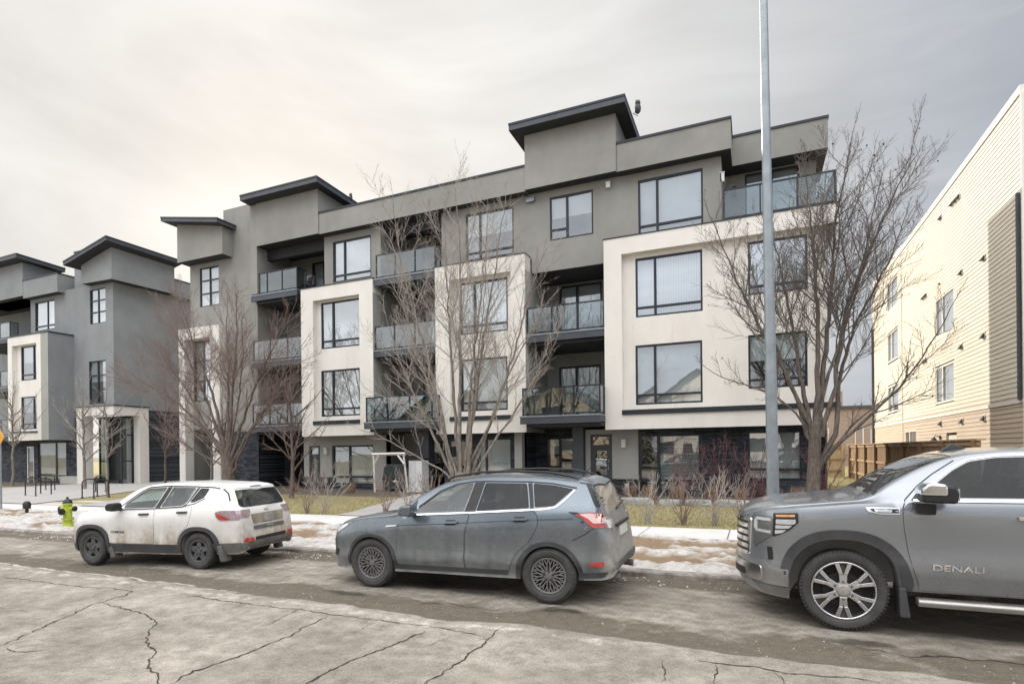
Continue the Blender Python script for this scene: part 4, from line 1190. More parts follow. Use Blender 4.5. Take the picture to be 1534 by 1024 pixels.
o = m.build('lamp_head', M['galv'], pole, local=True, bevel=.02); o.location = (-.31, -1.7, 0)

# ------------------------------------------------------------------ hydrant
hy = thing('fire_hydrant', 'lime yellow fire hydrant with black caps on the snowy strip', 'hydrant', (-16.33, 8.78, .13), RAD(20))
lime = plain('lime_paint', (.42, .50, .045), .5, 0, .12, 8)
m = MB(); m.lathe([(.14, 0), (.14, .03), (.115, .035), (.115, .06), (.098, .07), (.098, .17), (.13, .175), (.13, .215), (.098, .22), (.098, .56), (.112, .565), (.112, .60), (.09, .62)], (0,0,0), 'z', 24)
m.tube([(-.0, .0, .46), (-.17, 0, .46)], .055, 14); m.tube([(.0, .0, .46), (.17, 0, .46)], .055, 14); m.tube([(0, 0, .40), (0, -.16, .40)], .072, 14)
m.build('barrel', lime, hy, local=True, smooth=40)
m = MB(); m.lathe([(.108, .60), (.105, .63), (.085, .68), (.05, .715), (.028, .72), (.028, .765), (0, .77)], (0,0,0), 'z', 20)
m.build('bonnet', M['black'], hy, local=True, smooth=40)
for p, q, r in (((-.165, 0, .46), (-.215, 0, .46), .068), ((.165, 0, .46), (.215, 0, .46), .068), ((0, -.155, .40), (0, -.20, .40), .085)):
    m = MB(); m.tube([p, q], r, 12); d = Vector(q)-Vector(p); m.tube([q, Vector(q)+d*.5], r*.35, 5); m.build('outlet_cap', M['black'], hy, local=True, smooth=40)
for k in range(8):
    a = 2*PI*k/8; m = MB(); m.lathe([(.012, .165), (.012, .23)], (.118*math.cos(a), .118*math.sin(a), 0), 'z', 6); m.build('flange_bolt', M['galv'], hy, local=True)

# ------------------------------------------------------------------ bike racks, valve post
def rack(label, x, y, rz):
    t = thing('bike_rack', label, 'bike rack', (x+1.0, y, lawn_z(x, y)+.02), rz, 'black hoop bike racks in front of the left building')
    pts = [(0, -.32, 0), (0, -.32, .60)]
    for k in range(1, 8):
        a = PI*k/8; pts.append((0, -.32*math.cos(a), .60+.16*math.sin(a)))
    pts += [(0, .32, .60), (0, .32, 0)]
    m = MB(); m.tube(pts, .024, 10); m.build('hoop', M['black'], t, local=True, smooth=40)
    for s in (-.32, .32):
        m = MB(); m.lathe([(.06, 0), (.06, .012), (.03, .016)], (0, s, 0), 'z', 12); m.build('base_plate', M['black'], t, local=True, smooth=40)
for lab, x, y in (('black bike rack hoop left of the young tree at the white portal', -26.6, 14.6), ('black bike rack hoop touching the young tree in front of the white portal', -25.65, 14.5),
                  ('leftmost black bike rack hoop before the stone wall of the left building', -30.9, 14.7), ('black bike rack hoop right of its twin near the left edge', -29.9, 14.6)):
    rack(lab, x, y, RAD(8))
for lab, x, y in (('black bike rack hoop set farther back behind the two by the young tree', -28.6, 16.2), ('black bike rack hoop set farther back at the far left', -32.9, 16.4)):
    rack(lab, x, y, RAD(95))
vp = thing('marker_post', 'small black capped valve post in the snow near the hydrant', 'post', (-21.1, 10.2, .14))
m = MB(); m.lathe([(.05, 0), (.045, .16), (.10, .17), (.11, .33), (.06, .40), (0, .41)], (0,0,0), 'z', 12); m.build('cap_post', M['black'], vp, local=True, smooth=40)

# yellow warning sign at the left edge
sg = thing('warning_sign', 'yellow diamond warning sign on a thin post at the left edge', 'sign', (-23.44, 10.6, .14))
m = MB(); m.tube([(0, 0, 0), (0, 0, 2.8)], .03, 8); m.build('post', M['galv'], sg, local=True)
m = MB(); s = .32; m.prism([(-s, 2.48), (0, 2.48-s), (s, 2.48), (0, 2.48+s)], 'y', -.045, -.035); m.build('sign_panel', plain('sign_yellow', (.75, .36, .02), .5), sg, local=True)

# ------------------------------------------------------------------ porch objects
sw = thing('timber_frame', 'white washed timber swing frame standing on the lawn edge by the porch', 'frame', (-14.0, 19.5, .25))
def beam(name, a, b, s=.036):
    m = MB(); m.tube([a, b], s*1.25, 4); return m.build(name, M['beige_white'], sw, local=True)
beam('post', (-.80, 0, 1.62), (-.66, -.1, -.1)); beam('post', (.72, 0, 1.62), (.86, .1, -.05))
beam('top_beam', (-.86, 0, 1.64), (.80, 0, 1.66), .05)
beam('brace', (-.76, 0, 1.22), (-.50, 0, 1.62), .04); beam('brace', (.76, 0, 1.22), (.42, 0, 1.62), .04)
bq = thing('covered_grill', 'barbecue grill under a black cover with a small white badge in the porch', 'grill', (-14.05, 20.3, .27))
t = NT('black_cover'); co = t.co(); t.bsdf(t.ramp(t.noise(co, 3, 5), [(.3, (.018, .024, .028)), (.7, (.045, .055, .06))]), .55, 0, .5, 0, t.noise(co, 5, 4), .4, .05)
m = MB(); m.prism([(-.66, .12), (.66, .12), (.67, .62), (.60, 1.05), (.45, 1.19), (-.45, 1.19), (-.60, 1.05), (-.67, .62)], 'y', -.3, .3)
m.build('cover', t.mat, bq, local=True, bevel=.05)
m = MB(); m.box(-.68, .68, -.315, .315, .52, .60); m.build('seam', M['rubber'], bq, local=True, bevel=.01)
m = MB(); m.prism([(-.13, .44), (.13, .44), (.05, .50), (0, .53), (-.05, .50)], 'y', -.325, -.317); m.build('badge', M['white'], bq, local=True)
for sx in (-.55, .55):
    for sy in (-.2, .2):
        m = MB(); m.tube([(sx-.02, sy, .06), (sx+.02, sy, .06)], .06, 10); m.build('wheel', M['rubber'], bq, local=True)
cab = thing('storage_cabinet', 'narrow white storage cabinet with a dark top beside the covered grill', 'cabinet', (-13.0, 20.2, .27))
m = MB(); m.box(-.30, .34, -.3, .25, .02, 1.36); m.build('cabinet_body', M['white'], cab, local=True, bevel=.01)
m = MB(); m.box(-.33, .37, -.33, .27, 1.363, 1.43); m.build('lid', M['black'], cab, local=True, bevel=.01)
m = MB(); m.box(.015, .021, -.304, -.3005, .05, 1.34); m.build('door_gap', M['rubber'], cab, local=True)

# ------------------------------------------------------------------ rocks edging the planting bed
rng = random.Random(8); NR = 0
rock0 = None
def rock_mesh(seed, a, b, c):
    bm = bmesh.new(); bmesh.ops.create_icosphere(bm, subdivisions=3, radius=1)
    for v in bm.verts:
        k = 1+.28*fbm(v.co.x*1.2+seed*7, v.co.y*1.2, v.co.z*1.2)
        v.co = Vector((max(-.82, min(.82, v.co.x*k))*a, max(-.8, min(.8, v.co.y*k))*b, max(-.5, min(.62, v.co.z*k))*c))
    me = bpy.data.meshes.new('rock'); bm.to_mesh(me); bm.free(); me.materials.append(M['rock'])
    smooth_angle(me, 40); return me
RK = ['left end', 'second from the left', 'middle', 'second from the right', 'right end']
for k, (x, y, a, b, c) in enumerate(((-4.6, 17.35, .42, .25, .22), (-3.3, 17.3, .62, .26, .24), (-2.3, 17.25, .40, .25, .2), (-1.5, 17.3, .45, .25, .21), (-.55, 17.3, .55, .26, .24))):
    o = link(bpy.data.objects.new('rock', rock_mesh(k, a, b, c))); o.location = (x, y, lawn_z(x, y)+.05); o.rotation_euler = (0, 0, rng.uniform(-.2, .2))
    tag(o, 'flat grey boulder at the %s of the row edging the shrub bed' % RK[k], 'rock', 'grey boulders edging the bed')

# roof decoys
def owl(label, x, y, z, s):
    t = thing('decoy_owl', label, 'decoy owl', (x, y, z), RAD(25), scale=s)
    m = MB(); m.lathe([(.07, 0), (.13, .08), (.15, .2), (.13, .33), (.10, .38)], (0,0,0), 'z', 14); m.build('body', M['plastic'], t, local=True, smooth=50)
    m = MB(); m.lathe([(.09, .37), (.125, .42), (.125, .5), (.08, .56), (0, .58)], (0,0,0), 'z', 14); m.lathe([(.03, .54), (.012, .62)], (-.07, 0, 0), 'z', 6); m.lathe([(.03, .54), (.012, .62)], (.07, 0, 0), 'z', 6)
    m.build('head', M['plastic'], t, local=True, smooth=50)
    m = MB(); m.tube([(0, 0, -.12), (-.22, 0, -.02), (0, 0, .05)], .02, 6); m.build('stake', M['galv'], t, local=True)
owl('dark owl decoy on the raised roof of the right stair box', -3.75, 20.6, 14.2, .8)
owl('dark owl decoy on the raised roof of the left stair box', -17.55, 21.6, 14.0, .6)
vn = thing('roof_vane', 'small pale spinning vane on the parapet roof between the stair box and the terrace', 'vane', (-2.7, 21.2, 13.0))
m = MB(); m.tube([(0, 0, 0), (0, 0, .45)], .012, 6); m.build('stem', M['galv'], vn, local=True)
for k in range(4):
    a = PI/2*k+.5; m = MB(); m.add([(0,0,.45), (.22*math.cos(a), .05, .45+.16*math.sin(a)+.02), (.18*math.cos(a+.5), -.02, .45+.14*math.sin(a+.5))], [(0,1,2)]); m.build('blade', M['beige'], vn, local=True)

# things left out on the top balcony of the left stack
def patio_chair(label, x, y, z, rz):
    t = thing('patio_chair', label, 'chair', (x, y, z), rz)
    m = MB(); m.box(-.26, .26, -.26, .24, .40, .45); m.build('seat', M['plastic'], t, local=True, bevel=.01)
    m = MB(); m.prism([(.20, .45), (.25, .45), (.36, .95), (.31, .96)], 'y', -.26, .26)
    m.v = [(vy, vx, vz) for vx, vy, vz in m.v]; m.build('backrest', M['plastic'], t, local=True)
    for sx in (-.23, .23):
        for sy in (-.23, .21):
            m = MB(); m.tube([(sx, sy, .40), (sx*1.1, sy*1.15, 0)], .016, 6); m.build('leg', M['black'], t, local=True)
        m = MB(); m.box(sx-.03, sx+.03, -.24, .25, .62, .65); m.build('armrest', M['plastic'], t, local=True)
patio_chair('dark patio chair at the right end of the top left balcony', -20.2, 21.3, 9.725, RAD(-25))
patio_chair('dark patio chair on the top balcony above the middle stack', -13.1, 21.2, 9.505, RAD(20))
patio_chair('dark patio chair on the lowest glass balcony at the right of the middle tree', -6.4, 20.6, 3.265, RAD(15))
# ------------------------------------------------------------------ bare trees and shrubs
def resample(pts, step, rng, jit):
    out = [Vector(pts[0])]
    P = [Vector(p) for p in pts]
    # Catmull-Rom
    for i in range(len(P)-1):
        p0 = P[max(0, i-1)]; p1 = P[i]; p2 = P[i+1]; p3 = P[min(len(P)-1, i+2)]
        n = max(2, int((p2-p1).length/step))
        for k in range(1, n+1):
            t = k/n
            q = .5*((2*p1)+(p2-p0)*t+(2*p0-5*p1+4*p2-p3)*t*t+(3*p1-p0-3*p2+p3)*t**3)
            j = jit*min(1, k)
            out.append(q+Vector((rng.gauss(0, j), rng.gauss(0, j), rng.gauss(0, j*.5))))
    return out

class Tree:
    def __init__(s, seed, up=.35, spread=34, dens=1.0, fine=True, droop=0.0, clip=1.0):
        s.clip = clip
        s.r = random.Random(seed); s.wood = MB(); s.tw = MB(); s.up = up; s.spread = spread; s.dens = dens; s.fine = fine; s.tips = []
    def limb(s, pts, r0, r1, start=.2, sides=7, step=.25, klen=.42, mb=None):
        P = resample(pts, step, s.r, .014+.05*r0); P = P[:max(4, int(len(P)*s.clip))]
        n = len(P); R = [r0+(r1-r0)*(i/(n-1))**.75 for i in range(n)]
        R = [q*(1+.16*fbm(i*.9, r0*99+len(s.wood.v)*.01)) for i, q in enumerate(R)]
        (mb or s.wood).tube(P, R, sides)
        L = sum((b-a).length for a, b in zip(P, P[1:]))
        cnt = int(L*2.9*s.dens*(1-start)); side = s.r.random()*6.28
        for k in range(cnt):
            f = start+(1-start)*(k+s.r.random())/cnt
            i = min(n-2, int(f*(n-1)))
            d = (P[i+1]-P[i]).normalized()
            side += 2.4+s.r.uniform(-.5, .5)
            l = max(.25, (L*klen)*(1-.66*f)*s.r.uniform(.5, 1.25))
            s.branch(P[i], d, side, min(l, 2.4), R[i]*.55, 1)
        s.branch(P[-1], (P[-1]-P[-2]).normalized(), 0, .6, r1, 1, ang=4)
    def branch(s, p, d, side, l, r, lev, ang=None):
        r_ = s.r
        a = RAD(ang if ang is not None else s.spread*r_.uniform(.7, 1.3))
        o = d.orthogonal().normalized(); o = Matrix.Rotation(side, 3, d) @ o
        v = (d*math.cos(a)+o*math.sin(a)).normalized()
        n = 6 if lev == 1 else (4 if lev == 2 else 3)
        r = min(r, .019) if lev == 1 else (min(r, .0075) if lev == 2 else .0046)
        r = max(r, (.0085, .0055, .0038)[lev-1])
        P = [p.copy()]
        st = l/n
        for i in range(n):
            v = (v+Vector((r_.gauss(0, .10), r_.gauss(0, .10), s.up*.30+r_.gauss(0, .07)))).normalized()
            P.append(P[-1]+v*st)
        R = [r*(1-.72*i/n) for i in range(n+1)]
        s.tw.tube(P, R, 4 if lev == 1 else 3, cap=False)
        s.tips.append(P[-1])
        if lev >= 3 or (lev == 2 and not s.fine): return
        if lev == 1: cnt = int(l*(6.5 if s.fine else 5.0)*s.dens)+1
        else: cnt = int(l*6.0*s.dens)+(1 if r_.random() < .6 else 0)
        for k in range(cnt):
            f = .18+.80*(k+r_.random())/cnt
            i = min(n-1, int(f*n))
            q = P[i].lerp(P[i+1], f*n-i)
            s.branch(q, (P[i+1]-P[i]).normalized(), r_.random()*6.28, l*(.52 if lev == 1 else .5)*r_.uniform(.5, 1.15)*(1.1-.5*f), R[i]*.6, lev+1)
    def finish(s, label, cat, loc, wood, twig, group=None, name='bare_tree', leaves=0, parts=('trunk', 'crown'), rz=0):
        t = thing(name, label, cat, loc, rz, group)
        if s.wood.v: s.wood.build(parts[0], M[wood], t, local=True, smooth=60)
        for _ in range(leaves):
            p = s.r.choice(s.tips); a = s.r.random()*6.28; q = .022*s.r.uniform(.6, 1.3)
            u = Vector((math.cos(a), math.sin(a), s.r.uniform(-.5, .5)))*q; w_ = Vector((-math.sin(a)*.5, math.cos(a)*.5, -1))*q
            s.tw.add([p, p+u+w_, p+w_*2.2, p-u+w_], [(0, 1, 2, 3)], 1)
        s.tw.build(parts[1], [M[twig], M['dead_leaf']] if leaves else M[twig], t, local=True, smooth=60)
        return t

def L3(pts, y0, y1):
    """a limb drawn in x/z that leans front or back by y0..y1"""
    n = len(pts)-1
    return [(x, y0+(y1-y0)*(i/n)**1.2, z) for i, (x, z) in enumerate(pts)]

# right tree, in front of the bay's right end
T = Tree(1, .36, 37, 1.35, clip=.96)
T.wood.tube([(-.02,0,-.1),(0,0,.3),(.04,0,1.2),(.09,0,2.4)], [.25,.18,.155,.14], 12)
T.limb(L3([(.09,2.0),(-.39,3.13),(-.78,4.04),(-1.26,4.97),(-1.75,6.11),(-2.17,7.27),(-2.47,8.06)], 0, -.9), 0.074, .009, .32)
T.limb(L3([(0,2.1),(-.26,3.65),(-.45,5.25),(-.68,6.69),(-.99,7.98),(-1.01,8.70)], 0, .9), 0.078, .009, .32)
T.limb(L3([(.09,2.1),(.16,3.97),(.13,5.71),(.03,7.45),(-.11,8.87),(-.18,9.59)], 0, -.2), 0.094, .009, .32)
T.limb(L3([(.14,2.0),(.31,3.96),(.48,5.84),(.64,7.69),(.95,9.16),(1.06,10.32)], 0, .5), 0.086, .009, .32)
T.limb(L3([(.21,2.0),(.53,3.26),(.76,4.95),(1.29,6.57),(1.87,7.97),(2.35,8.85),(2.62,9.28)], 0, .3), 0.078, .009, .32)
T.limb(L3([(.10,1.2),(.52,2.06),(.71,3.59),(1.13,5.08),(1.71,6.18),(2.10,7.25),(2.40,8.10)], 0, .9), 0.078, .009, .32)
T.limb(L3([(.12,1.1),(.55,1.75),(1.30,2.55),(2.00,3.35),(2.55,4.30),(2.85,5.10)], 0, -.7), 0.066, .009, .32)
T.limb(L3([(-.02,1.85),(-.40,2.61),(-1.03,3.17),(-1.86,3.48),(-2.55,3.80)], 0, -1.0), 0.035, .009, .32)
T.limb(L3([(.66,1.88),(1.11,2.47),(1.82,3.02),(2.37,3.32)], .1, .9), .04, .010, .2)
T.limb(L3([(0,1.9),(-.5,3.4),(-.95,4.9),(-1.35,6.4),(-1.55,7.6)], 0, .2), 0.055, .009, .32)
T.limb(L3([(.1,2.2),(.35,3.4),(.9,5.2),(1.35,7.2),(1.65,8.7)], 0, .1), 0.055, .009, .32)
T.finish('dark bare elm behind the lamp pole and pickup with a forked trunk and upright limbs', 'tree', (1.4, 16.5, .25), 'bark_dark', 'twig_dark', leaves=420)

# middle tree: a wide vase of stems
T = Tree(2, .34, 36, .95, clip=.92)
for pts, a, b, r in (
  ([(-.05,-.1),(-.23,.79),(-1.19,2.50),(-2.19,4.29),(-2.97,6.12),(-3.36,7.51)], 0, .6, .09),
  ([(-.11,.3),(-.35,1.5),(-.69,3.34),(-1.28,5.52),(-1.89,7.76),(-2.17,9.99),(-2.21,11.10)], 0, -.5, .10),
  ([(.01,-.1),(-.1,1.21),(-.39,3.75),(-.65,6.52),(-.86,8.89),(-1.09,10.65)], 0, .9, .10),
  ([(.01,-.1),(.04,3.31),(.12,6.43),(.10,8.94),(-.11,10.86)], 0, -.2, .12),
  ([(.13,-.1),(.18,1.4),(.32,3.71),(.59,6.17),(.80,8.41),(.87,10.65)], 0, .5, .10),
  ([(.2,-.1),(.3,1.3),(.62,3.28),(1.11,5.71),(1.58,7.88),(1.92,9.43),(2.2,10.1)], 0, -.6, .11),
  ([(.2,.2),(.45,1.3),(1.07,2.85),(1.76,4.84),(2.22,6.59),(2.76,8.09),(2.81,8.67)], 0, .8, .09),
  ([(.2,.3),(.5,.95),(1.29,2.03),(2.50,3.59),(3.14,4.72),(3.56,5.65)], 0, -.6, .075),
  ([(-.1,.5),(-.4,1.05),(-1.45,1.64),(-2.75,2.32),(-3.70,2.57)], 0, -.8, .05),
  ([(.0,.4),(-.3,1.2),(-.90,2.28),(-2.20,3.63),(-3.26,4.35)], 0, .8, .06),
  ([(.01,.5),(.35,1.4),(.95,2.45),(1.64,4.04),(2.52,5.56),(3.26,6.65)], 0, .2, .075),
  ([(.0,.6),(-.4,2.2),(-1.0,4.2),(-1.5,6.1),(-1.7,8.0)], 0, -1.0, .06),
  ([(.1,.6),(.5,2.6),(.9,4.6),(1.3,6.4),(1.5,7.8)], 0, -1.1, .06)):
    T.limb(L3(pts, a, b), r*.78, .009, .36)
T.wood.tube([(-.02,0,-.1),(0,0,.2),(.02,0,.7),(.03,0,1.1)], [.34,.28,.24,.18], 12)
T.finish('tall bare multi stemmed tree fanning out behind the dark grey SUV', 'tree', (-8.45, 15.5, .22), 'bark', 'twig')

# left tree, reddish twigs
T = Tree(3, .32, 38, 1.40, clip=.93)
T.wood.tube([(-.01,0,-.2),(-.03,0,.3),(-.06,0,1.0),(-.1,0,1.7)], [.32,.26,.24,.22], 12)
for pts, a, b, r in (
  ([(-.09,1.30),(-1.28,2.80),(-2.84,3.96),(-4.73,4.92),(-5.9,5.88)], 0, -.7, .10),
  ([(-.09,1.5),(-1.26,3.62),(-2.61,5.61),(-3.9,7.2),(-4.8,8.3)], 0, .6, .10),
  ([(-.16,1.6),(-.80,4.13),(-1.61,6.08),(-2.18,7.78),(-2.76,9.0)], 0, -.6, .10),
  ([(-.15,1.6),(-.19,4.37),(-.46,6.52),(-.62,8.41)], 0, .5, .10),
  ([(-.08,1.6),(.32,4.34),(.71,6.41),(.84,7.96),(1.03,8.62)], 0, -.5, .10),
  ([(.03,1.4),(.96,3.79),(1.86,5.54),(2.73,6.98),(3.07,7.85)], 0, .7, .10),
  ([(.10,.9),(1.47,2.73),(3.02,3.94),(4.2,4.61)], 0, -.6, .075),
  ([(.02,1.2),(1.12,2.74),(2.01,3.74),(3.03,5.19),(3.9,6.25)], 0, .3, .08),
  ([(-.20,1.2),(-2.07,1.83),(-4.0,2.60),(-5.4,2.93)], 0, .6, .05),
  ([(-.1,1.5),(-1.0,2.7),(-2.0,4.4),(-2.9,5.6),(-3.4,6.8)], 0, -.9, .06),
  ([(-.1,1.5),(.5,3.0),(1.1,4.6),(1.5,6.2),(1.8,7.4)], 0, -.9, .06),
  ([(-.1,1.4),(-1.5,2.5),(-3.2,3.3),(-4.9,4.0)], 0, .9, .05)):
    T.limb(L3(pts, a, b), r*.80, .009, .34)
T.finish('spreading bare tree with reddish twigs and a low fork behind the white SUV', 'tree', (-19.08, 16.0, .25), 'bark_red', 'twig_red')

def young(seed, base, label, H, W, r, wood='bark', twig='twig', nl=9, low=.25, dens=1.0):
    T = Tree(seed, .35, 36, dens)
    rr = T.r
    top = (rr.uniform(-.2, .2), rr.uniform(-.2, .2), H)
    T.limb([(0,0,-.1), (rr.uniform(-.06,.06), 0, H*.35), (rr.uniform(-.12,.12), rr.uniform(-.1,.1), H*.7), top], r, .010, .3, 8)
    for k in range(nl):
        a = k*2.4+rr.uniform(-.4, .4); f = low+(.8-low)*k/nl
        l = W*(1-.45*f)*rr.uniform(.75, 1.1); z = H*f
        T.limb([(0,0,z), (math.cos(a)*l*.35, math.sin(a)*l*.3, z+l*.32), (math.cos(a)*l*.7, math.sin(a)*l*.6, z+l*.62), (math.cos(a)*l, math.sin(a)*l*.85, z+l*1.0)], r*.42, .008, .2, 5, .2)
    return T.finish(label, 'tree', (base[0], base[1], .22), wood, twig)
young(11, (-16.18, 16.3), 'small bare tree in front of the left beige bay beside the ground floor door', 5.0, 1.9, .10, 'bark_red', 'twig_red', 12, .2)
young(12, (-25.1, 15.0), 'slim young bare tree among the bike racks at the white portal', 4.6, 1.7, .065, nl=8, low=.35)
young(13, (-30.6, 17.2), 'young bare tree left of the white portal against the stone wall', 5.4, 2.1, .09, nl=10, low=.25)
young(14, (-26.6, 18.6), 'young bare tree at the right edge of the white portal', 5.0, 1.5, .07, 'bark_red', 'twig_red', 9, .3)
young(15, (-23.9, 19.0), 'short bare tree in the courtyard gap, the left one of the pair', 3.8, 1.9, .10, nl=9, low=.3)
young(16, (-22.6, 18.6), 'short bare tree in the courtyard gap, the right one of the pair', 4.2, 1.9, .09, 'bark_red', 'twig_red', 9, .25)
young(17, (-38.6, 18.0), 'young bare tree at the far left edge in front of the beige bay', 6.0, 2.4, .10, nl=11, low=.3)

# shrubs
def shrub(seed, base, label, H, W, n, twig, group, name='bare_shrub', dens=1.2, fine=True, spread=30, up=.25, rmain=.011):
    T = Tree(seed, up, spread, dens, fine)
    rr = T.r; T.wood = MB()
    for k in range(n):
        a = k*2.4+rr.uniform(-.5, .5); l = W*math.sqrt((k+.5)/n)*rr.uniform(.8, 1.15); h = H*rr.uniform(.75, 1.1)*(1-.25*l/W)
        T.limb([(rr.uniform(-.06,.06), rr.uniform(-.06,.06), -.03), (math.cos(a)*l*.35, math.sin(a)*l*.35, h*.45), (math.cos(a)*l*.8, math.sin(a)*l*.8, h*.8), (math.cos(a)*l, math.sin(a)*l, h)], rmain, .005, .25, 4, .12, .35)
    return T.finish(label, 'shrub', (base[0], base[1], lawn_z(*base)), twig, twig, group, name, parts=('stem', 'twig'))
HG = 'bare shrubs of the hedge row along the pavement'
hedge = [(-12.35,13.05,'leftmost hedge shrub, just right of the white SUV'), (-11.75,13.15,'second hedge shrub from the left, beside the first lawn'),
         (-10.0,13.75,'hedge shrub behind the hood of the dark grey SUV'), (-9.3,13.9,'dense hedge shrub behind the windshield of the dark grey SUV'), (-8.6,14.0,'hedge shrub hidden low behind the front door of the dark grey SUV'),
         (-2.35,13.75,'bare hedge shrub just right of the dark grey SUV tail'), (-1.55,13.85,'bare hedge shrub in the middle of the gap between the SUV and the pickup'), (-.85,13.95,'bare hedge shrub left of the pickup grille'), (-.25,14.05,'bare hedge shrub right behind the pickup grille')]
for k, (x, y, lab) in enumerate(hedge):
    shrub(40+k, (x, y), lab, .82, .46, 12, 'twig' if k % 2 else 'twig_red', HG)
for k, (x, y, lab, H) in enumerate(((-2.05,18.6,'dark red twig shrub under the blinds of the ground floor window',1.5), (-.9,18.7,'dark red twig shrub against the dark stone left of the lamp pole',1.6), (.15,18.8,'dark red twig shrub directly behind the lamp pole',1.3), (1.9,18.8,'dark red twig shrub at the right corner of the building',1.4))):
    shrub(60+k, (x, y), lab, H, .62, 15, 'twig_dogwood', 'red twig shrubs against the stone wall', 'red_twig_shrub')
for k, (x, y, lab, H) in enumerate(((-17.4,19.3,'thin bare shrub below the left ground floor window',1.15), (-16.2,19.3,'thin bare shrub at the right end of the left ground floor window',1.0), (-9.6,19.2,'thin bare shrub in front of the pale ground floor window behind the dark grey SUV',1.3))):
    shrub(70+k, (x, y), lab, H, .5, 9, 'twig', 'thin shrubs below ground floor windows', dens=.9)
# dried ornamental grasses in the bed
def grass_clump(seed, x, y, lab, H=.55):
    rr = random.Random(seed); m = MB()
    for k in range(190):
        a = rr.random()*6.28; r0 = rr.random()**.5*.20; l = H*rr.uniform(.6, 1.15); w = .006
        px, py = math.cos(a)*r0, math.sin(a)*r0; b = rr.random()*6.28; le = l*rr.uniform(.08, .5)
        ca, sa = math.cos(b), math.sin(b)
        p1 = (px+ca*le*.3, py+sa*le*.3, l*.6); p2 = (px+ca*le, py+sa*le, l)
        m.add([(px-sa*w,py+ca*w,0), (px+sa*w,py-ca*w,0), (p1[0]+sa*w,p1[1]-ca*w,p1[2]), (p1[0]-sa*w,p1[1]+ca*w,p1[2]), p2], [(0,1,2,3), (3,2,4)], 0 if rr.random() < .7 else 1)
    o = m.build('grass_clump', [M['straw'], M['twig_red']]); o.location = (x, y, lawn_z(x, y)-.01)
    tag(o, lab, 'grass', 'dried ornamental grass clumps in the planting bed')
names = ['below the stone base beside the front door', 'under the left pane of the blind window', 'under the blind window', 'at the right end of the blind window', 'under the dark stone panel', 'left of the lamp pole foot', 'right of the lamp pole', 'right beside the trunk of the right tree']
for k, x in enumerate((-4.4,-3.7,-3.0,-2.2,-1.2,-.35,.5,1.15)):
    grass_clump(k, x, 18.1+.25*math.sin(k*2.1), 'straw coloured clump of dried grass '+names[k])
for k, (x, y) in enumerate(((-18.6,18.9), (-15.3,18.6))):
    grass_clump(20+k, x, y, ('straw coloured grass clump below the left ground floor window', 'straw coloured grass clump beside the timber swing frame')[k], .4)
# ------------------------------------------------------------------ vehicles
# local axes: x from the nose (0) to the tail, y across (near side is -y), z up
def tri_fill(poly, res):
    bm = bmesh.new()
    vs = [bm.verts.new((p[0], p[1], 0)) for p in poly]
    bm.faces.new(vs)
    bmesh.ops.triangulate(bm, faces=bm.faces[:])
    # split long boundary edges first, then cut by a grid of lines
    xs = [p[0] for p in poly]; ys = [p[1] for p in poly]
    for ax, lo, hi in ((0, min(xs), max(xs)), (1, min(ys), max(ys))):
        n = int((hi-lo)/res)
        for k in range(1, n+1):
            c = lo+(hi-lo)*k/(n+1)
            co = (c, 0, 0) if ax == 0 else (0, c, 0); no = (1, 0, 0) if ax == 0 else (0, 1, 0)
            bmesh.ops.bisect_plane(bm, geom=bm.verts[:]+bm.edges[:]+bm.faces[:], plane_co=co, plane_no=no, dist=1e-5)
    bmesh.ops.triangulate(bm, faces=[f for f in bm.faces if len(f.verts) > 4])
    bm.verts.index_update()
    V = [(v.co.x, v.co.y) for v in bm.verts]; F = [tuple(v.index for v in f.verts) for f in bm.faces]
    E = [(e.verts[0].index, e.verts[1].index) for e in bm.edges if len(e.link_faces) == 1]
    # orient boundary edges along their face
    B = []
    for f in F:
        n = len(f)
        for i in range(n):
            e = (f[i], f[(i+1) % n])
            if e in E or (e[1], e[0]) in E: B.append(e)
    bm.free()
    return V, F, B

def fillet(poly, r, n=4):
    out = []; N = len(poly)
    for i in range(N):
        p0 = Vector(poly[i-1]); p = Vector(poly[i]); p1 = Vector(poly[(i+1) % N])
        a = (p0-p); b = (p1-p); k = min(r, a.length*.45, b.length*.45)
        A = p+a.normalized()*k; B = p+b.normalized()*k
        for j in range(n+1):
            t = j/n
            q = A*(1-t)**2+p*2*t*(1-t)+B*t*t
            out.append((q.x, q.y))
    return out

def stroke(pts, w, closed=False):
    """polygon around a polyline"""
    L = []; R = []; n = len(pts)
    for i, p in enumerate(pts):
        a = Vector(pts[max(0, i-1)]); b = Vector(pts[min(n-1, i+1)])
        d = (b-a).normalized(); nn = Vector((-d.y, d.x))
        L.append((p[0]+nn.x*w/2, p[1]+nn.y*w/2)); R.append((p[0]-nn.x*w/2, p[1]-nn.y*w/2))
    return L+R[::-1]

